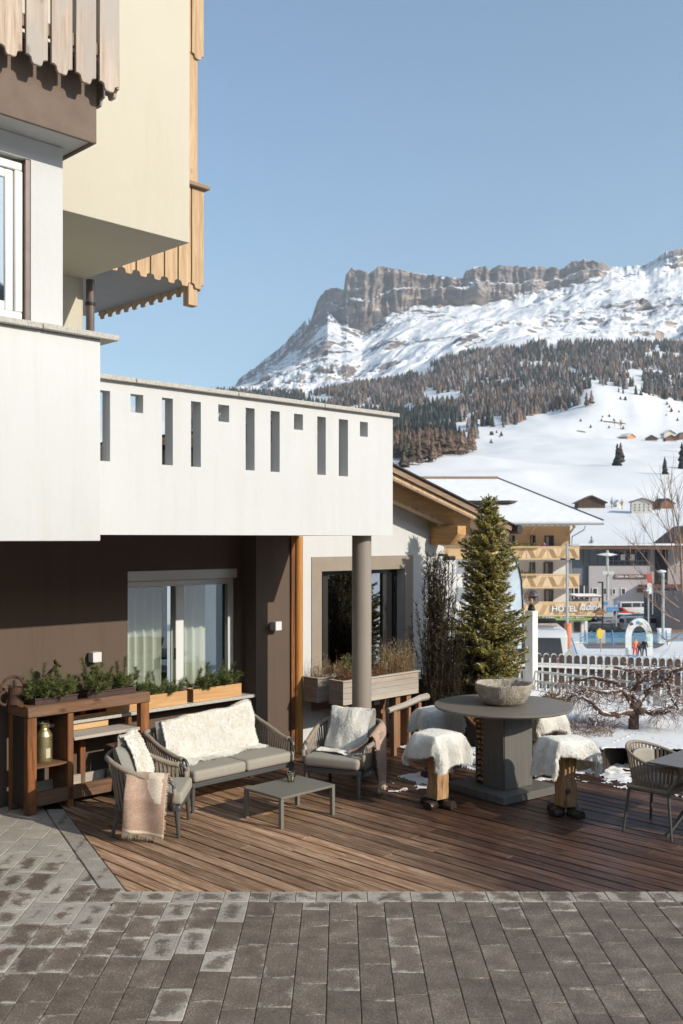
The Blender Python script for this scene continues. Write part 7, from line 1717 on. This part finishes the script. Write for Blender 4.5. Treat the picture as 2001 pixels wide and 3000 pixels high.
t = Tw('street_lamp', 'slim pale lamp pole beside the red and white banner', 'lamp', 1900, 1830, 88); mb = MB(); pole(mb, 1899, 1732, 1836, 88, .07); t.part('pole', mb, T_['pole']); mb = MB(); c = at(1895, 1731, 88); mb.lathe([(.35, 0), (.3, .06), (.05, .1)], 14, tuple(c)); t.part('head', mb, T_['archw'])
t = Tw('street_lamp', 'pale lamp pole with a round head right of the ski arch', 'lamp', 1943, 1868, 80); mb = MB(); pole(mb, 1942, 1678, 1872, 80, .12); t.part('pole', mb, T_['pole']); mb = MB(); c = at(1938, 1675, 80); mb.lathe([(.1, -.1), (.38, 0), (.3, .1), (.05, .16)], 14, tuple(c)); t.part('head', mb, T_['archw'])
t = Tw('banner', 'upright banner, red above and white below, on a thin pole', 'banner', 1903, 1740, 100)
for (y0, y1, m_) in ((1680, 1708, T_['red']), (1708.3, 1740, T_['archw'])): mb = MB(); rect(mb, 1896.5, 1909, y0, y1, 100, .04); t.part('cloth', mb, m_)
mb = MB(); pole(mb, 1911, 1678, 1800, 100.05, .05); t.part('pole', mb, T_['pole'])
for i, (x_, s_) in enumerate(((1900, 'SKI'), (1900, 'LIFT'))): a = at(1902.5, 1690 + i * 8, 99.97)
t = Tw('parking_sign', 'blue parking sign with a white P', 'sign', 1806, 1800, 100); mb = MB(); rect(mb, 1800, 1811, 1768, 1790, 100, .05); t.part('plate', mb, T_['blue']); mb = MB(); pole(mb, 1805, 1791, 1835, 100.1, .05); t.part('pole', mb, T_['pole']); a = at(1805.5, 1777, 99.98); text('lettering', 'P', T_['letter'], .42, tuple(a - Vector(t.off)), (R(90), 0, 0), t.o, .005)
t = Tw('information_board', 'grey information board with two blue panels', 'sign', 1785, 1812, 98); mb = MB(); rect(mb, 1768, 1797, 1759, 1808, 98, .15); t.part('board', mb, T_['pole'])
for q in ((1770, 1781, 1763, 1772), (1779, 1796, 1779, 1792)): mb = MB(); rect(mb, *q, 97.95, .04); t.part('panel', mb, T_['blue'])
t = Tw('wayside_shrine', 'small wooden roofed feeder hut on a black pole by the hotel balcony', 'hut', 1757, 1810, 90); mb = MB(); pole(mb, 1765, 1812, 1850, 90, .05); t.part('pole', mb, M['black'])
a = at(1756, 1806, 90); mb = MB(); mb.box(a.x - .28, a.x + .3, 90, 90.5, a.z, a.z + .35); t.part('box', mb, T_['balcd']); mb = MB(); mb.prism([(a.x - .5, a.z + .3), (a.x + .7, a.z + .3), (a.x + .1, a.z + .75)], 89.8, 90.7, XZ); t.part('roof', mb, M['greypost'])
t = Tw('timber_shelter', 'low brown timber roof with snow behind the lowest balcony', 'shelter', 1720, 1760, 112); mb = MB(); rect(mb, 1690, 1765, 1747, 1750.5, 112, 4); t.part('roof', mb, T_['brownroof']); mb = MB(); rect(mb, 1690, 1765, 1744.5, 1746.8, 112, 4); t.part('snow_cover', mb, M['snow'])
for x_ in (1700, 1730, 1755): mb = MB(); rect(mb, x_, x_ + 3, 1751, 1790, 112.2, .2); t.part('post', mb, T_['brownroof'])
# yellow round sign on a stick
t = Tw('round_sign', 'yellow round sign on a thin stick in the ski area', 'sign', 1758, 1905, 66); c = at(1757, 1856, 66); mb = MB(); mb.tube([(c.x, 65.98, c.z), (c.x, 66.05, c.z)], .34, 20); mb.v = [(c.x + (p[0] - c.x) * .55, p[1], c.z + (p[2] - c.z) * 1.0) for p in mb.v]; t.part('disc', mb, T_['yellow']); mb = MB(); pole(mb, 1760, 1872, 1910, 66, .03); t.part('stick', mb, M['stem'])
t = Tw('crate', 'pale plywood box beside the yellow sign', 'box', 1762, 1886, 78); mb = MB(); rect(mb, 1752, 1773, 1847, 1884, 78, .5); t.part('panel', mb, T_['balc'])
# blue safety net
nf = Tw('safety_net', 'blue safety net on blue poles along the ski area', 'net', 1800, 1885, 76); xs_ = [1620, 1665, 1718, 1760, 1797, 1838, 1905, 1955, 2010, 2070]; DN = 76
for i, (a_, b_) in enumerate(zip(xs_, xs_[1:])):
    A0, B0 = at(a_, 1853 + 1.5 * (i % 2), DN + i * .3), at(b_, 1852, DN + (i + 1) * .3); A1, B1 = at(a_, 1880, DN + i * .3), at(b_, 1881, DN + (i + 1) * .3)
    nf.part('net_panel', MB().poly([A1, B1, B0, A0]), T_['net'], kind='stuff')
for i, x_ in enumerate(xs_): mb = MB(); mb.tube([at(x_, 1890, DN + i * .3 - .06), at(x_ - 4, 1846, DN + i * .3 - .06)], .05, 6); nf.part('pole', mb, T_['blue'])
# grey wind sail with a blue pole
t = Tw('wind_sail', 'small grey triangular sail leaning on a blue pole behind the picket fence', 'sail', 1670, 1930, 24); mb = MB(); mb.prism([(0, 0), (1, 0), (0, 1)], 0, .01); a, b, c = at(1635, 1945, 24), at(1697, 1950, 24), at(1676, 1888, 24); mb = MB(); mb.add([a, b, c, a + Vector((0, .02, 0)), b + Vector((0, .02, 0)), c + Vector((0, .02, 0))], [(0, 1, 2), (5, 4, 3), (0, 3, 4, 1), (1, 4, 5, 2), (2, 5, 3, 0)]); t.part('cloth', mb, T_['pole']); mb = MB(); mb.tube([at(1704, 1960, 24.05), at(1674, 1868, 24.05)], .02, 6); t.part('pole', mb, T_['blue'])
# feather flag behind the spruce
t = Tw('feather_flag', 'pale blue and white feather flag standing behind the spruce', 'flag', 1495, 1900, 25); pts = [at(x, y, 25) for x, y in ((1478, 1612), (1500, 1625), (1517, 1655), (1527, 1700), (1531, 1760), (1532, 1830), (1531, 1900))]; mb = MB()
inner = [at(1478, y, 25) for y in (1612, 1640, 1680, 1720, 1770, 1830, 1900)]; mb.add(pts + inner + [p + Vector((0, .02, 0)) for p in pts + inner], [(i, i + 1, 8 + i, 7 + i) for i in range(6)] + [(14 + i + 7, 14 + i + 8, 14 + i + 1, 14 + i) for i in range(6)]); t.part('cloth', mb, plain('pale_flag_cloth', (.60, .68, .73), .7, var=.25, vs=1.5)); mb = MB(); mb.tube(pts + [at(1531, 2030, 25)], .02, 6); t.part('pole', mb, M['black'])
# ------------------------------------------------------------------ ski arch and children
D = 70.5; t = Tw('ski_arch', 'white and mint padded arch with small round badges, children at its foot', 'arch', 1872, 1915, D)
def arch(cx_, rx, rz_, zb, zc, n=18): return [(cx_ - rx, zb)] + [(cx_ - rx * math.cos(math.pi * i / n), zc + rz_ * math.sin(math.pi * i / n)) for i in range(n + 1)] + [(cx_ + rx, zb)]
c = at(1872, 1868, D); zb = at(0, 1921, D).z; k = D / F; o_, i_ = arch(c.x, 40 * k, 56 * k, zb, c.z), arch(c.x, 22 * k, 34 * k, zb, c.z); n = len(o_)
vs = [(p[0], D, p[1]) for p in o_] + [(p[0], D, p[1]) for p in i_] + [(p[0] + .22, D + .8, p[1]) for p in o_] + [(p[0] + .22, D + .8, p[1]) for p in i_]; mb = MB()
fs = [(i, i + 1, n + i + 1, n + i) for i in range(n - 1)]; mb.add(vs, fs + [(2 * n + i, 3 * n + i, 3 * n + i + 1, 2 * n + i + 1) for i in range(n - 1)]); t.part('front_and_back', mb, T_['archw'])
mb = MB(); mb.add(vs, [(i, 2 * n + i, 2 * n + i + 1, i + 1) for i in range(n - 1)] + [(n + i, n + i + 1, 3 * n + i + 1, 3 * n + i) for i in range(n - 1)]); t.part('side_padding', mb, T_['mint'])
for x_, y_, m_ in ((1850, 1828, T_['signbrown']), (1869, 1824, T_['blue']), (1878, 1828, plain('tan_badge', (.45, .32, .18), .7))): p_ = at(x_, y_, D - .02); mb = MB(); mb.tube([(p_.x, D - .035, p_.z), (p_.x, D - .003, p_.z)], .12, 12); t.part('badge', mb, m_)
for q in ((1896, 1904, 1850, 1858), (1897, 1905, 1866, 1878), (1896, 1904, 1885, 1893)): mb = MB(); rect(mb, *q, D - .03, .025); t.part('mark', mb, T_['mint'])
X = at(1860, 0, 69.2).x; body('person', 'child in an orange snow jacket with a white helmet at the ski arch', (X, 69.2, zg1(X, 69.2)), R(20), 1.28, T_['orange'], T_['red'], pose(arm=((.17, -.06, .64), (.14, -.20, .6)), lean=-.05), T_['letter'])
X = at(1888, 0, 69).x; body('person', 'child in black ski clothes standing right of the orange jacket', (X, 69, zg1(X, 69)), R(-15), 1.25, M['black'], M['black'], pose(), M['black'])
X = at(1871, 0, 70.2).x; body('person', 'figure in dark clothes half hidden behind the orange jacket', (X, 70.0, zg1(X, 70.2)), R(160), 1.1, plain('navy_suit', (.03, .04, .08), .7), M['black'], pose(), M['black'])
t = Tw('blue_mat', 'blue sledge lying in the snow at the children s feet', 'sledge', 1855, 1928, 66); mb = MB(); rect(mb, 1843, 1868, 1921, 1926, 66, .5); t.part('body', mb, T_['blue'], bevel=.03)
t = Tw('handrail', 'blue grey metal handrail beside the hotel entrance', 'handrail', 1700, 1880, 90); mb = MB(); mb.tube([at(1700, 1880, 90), at(1700, 1872, 90), at(1735, 1848, 90), at(1735, 1862, 90)], .04, 6); t.part('rail', mb, T_['cladgrey']); mb = MB(); mb.tube([at(1700, 1880, 90), at(1735, 1858, 90)], .03, 6); t.part('lower_rail', mb, T_['cladgrey'])
# trees between the houses
baretree('bare_tree', tuple(at(1732, 1612, 235)), 3.3, 'small conifer like bare tree above the culture house roof', 60, 90, M['bark'], thick=2)
# ground near the car park: grey wet asphalt
mb = MB(); pts_ = [(at(x, 0, D_).x, D_) for x, D_ in ((1722, 90), (1925, 90), (1960, 112), (2080, 150), (1640, 158), (1700, 120))]
bmx = bmesh.new(); bmx.faces.new([bmx.verts.new((*p, 0)) for p in pts_]); bmesh.ops.triangulate(bmx, faces=bmx.faces[:])
for _ in range(5): bmesh.ops.subdivide_edges(bmx, edges=[e for e in bmx.edges if e.calc_length() > 3], cuts=1); bmesh.ops.triangulate(bmx, faces=bmx.faces[:])
for v in bmx.verts: v.co.z = zg1(v.co.x, v.co.y) + .05
me = bpy.data.meshes.new('car_park'); bmx.to_mesh(me); bmx.free(); me.materials.append(plain('snowy_asphalt', (.15, .155, .17), .7, var=.6, vs=.35, kind='World', rnd=False)); o = bpy.data.objects.new('car_park', me); COL.objects.link(o); o['kind'] = 'structure'; o['label'] = 'half cleared asphalt of the village car park'
# ------------------------------------------------------------------ haze: one closed box of thin even air around everything
hz = bpy.data.materials.new('thin_haze'); hz.use_nodes = True; ht = hz.node_tree; ht.nodes.clear()
ho_ = ht.nodes.new('ShaderNodeOutputMaterial'); pv = ht.nodes.new('ShaderNodeVolumePrincipled'); pv.inputs['Color'].default_value = (.86, .93, 1, 1); pv.inputs['Density'].default_value = 9e-5; pv.inputs['Anisotropy'].default_value = .2
ht.links.new(pv.outputs[0], ho_.inputs['Volume'])
single('haze', MB().box(-7500, 7500, -7500, 8500, -30, 1750), hz, 'thin even winter haze over the valley', None, kind='stuff')
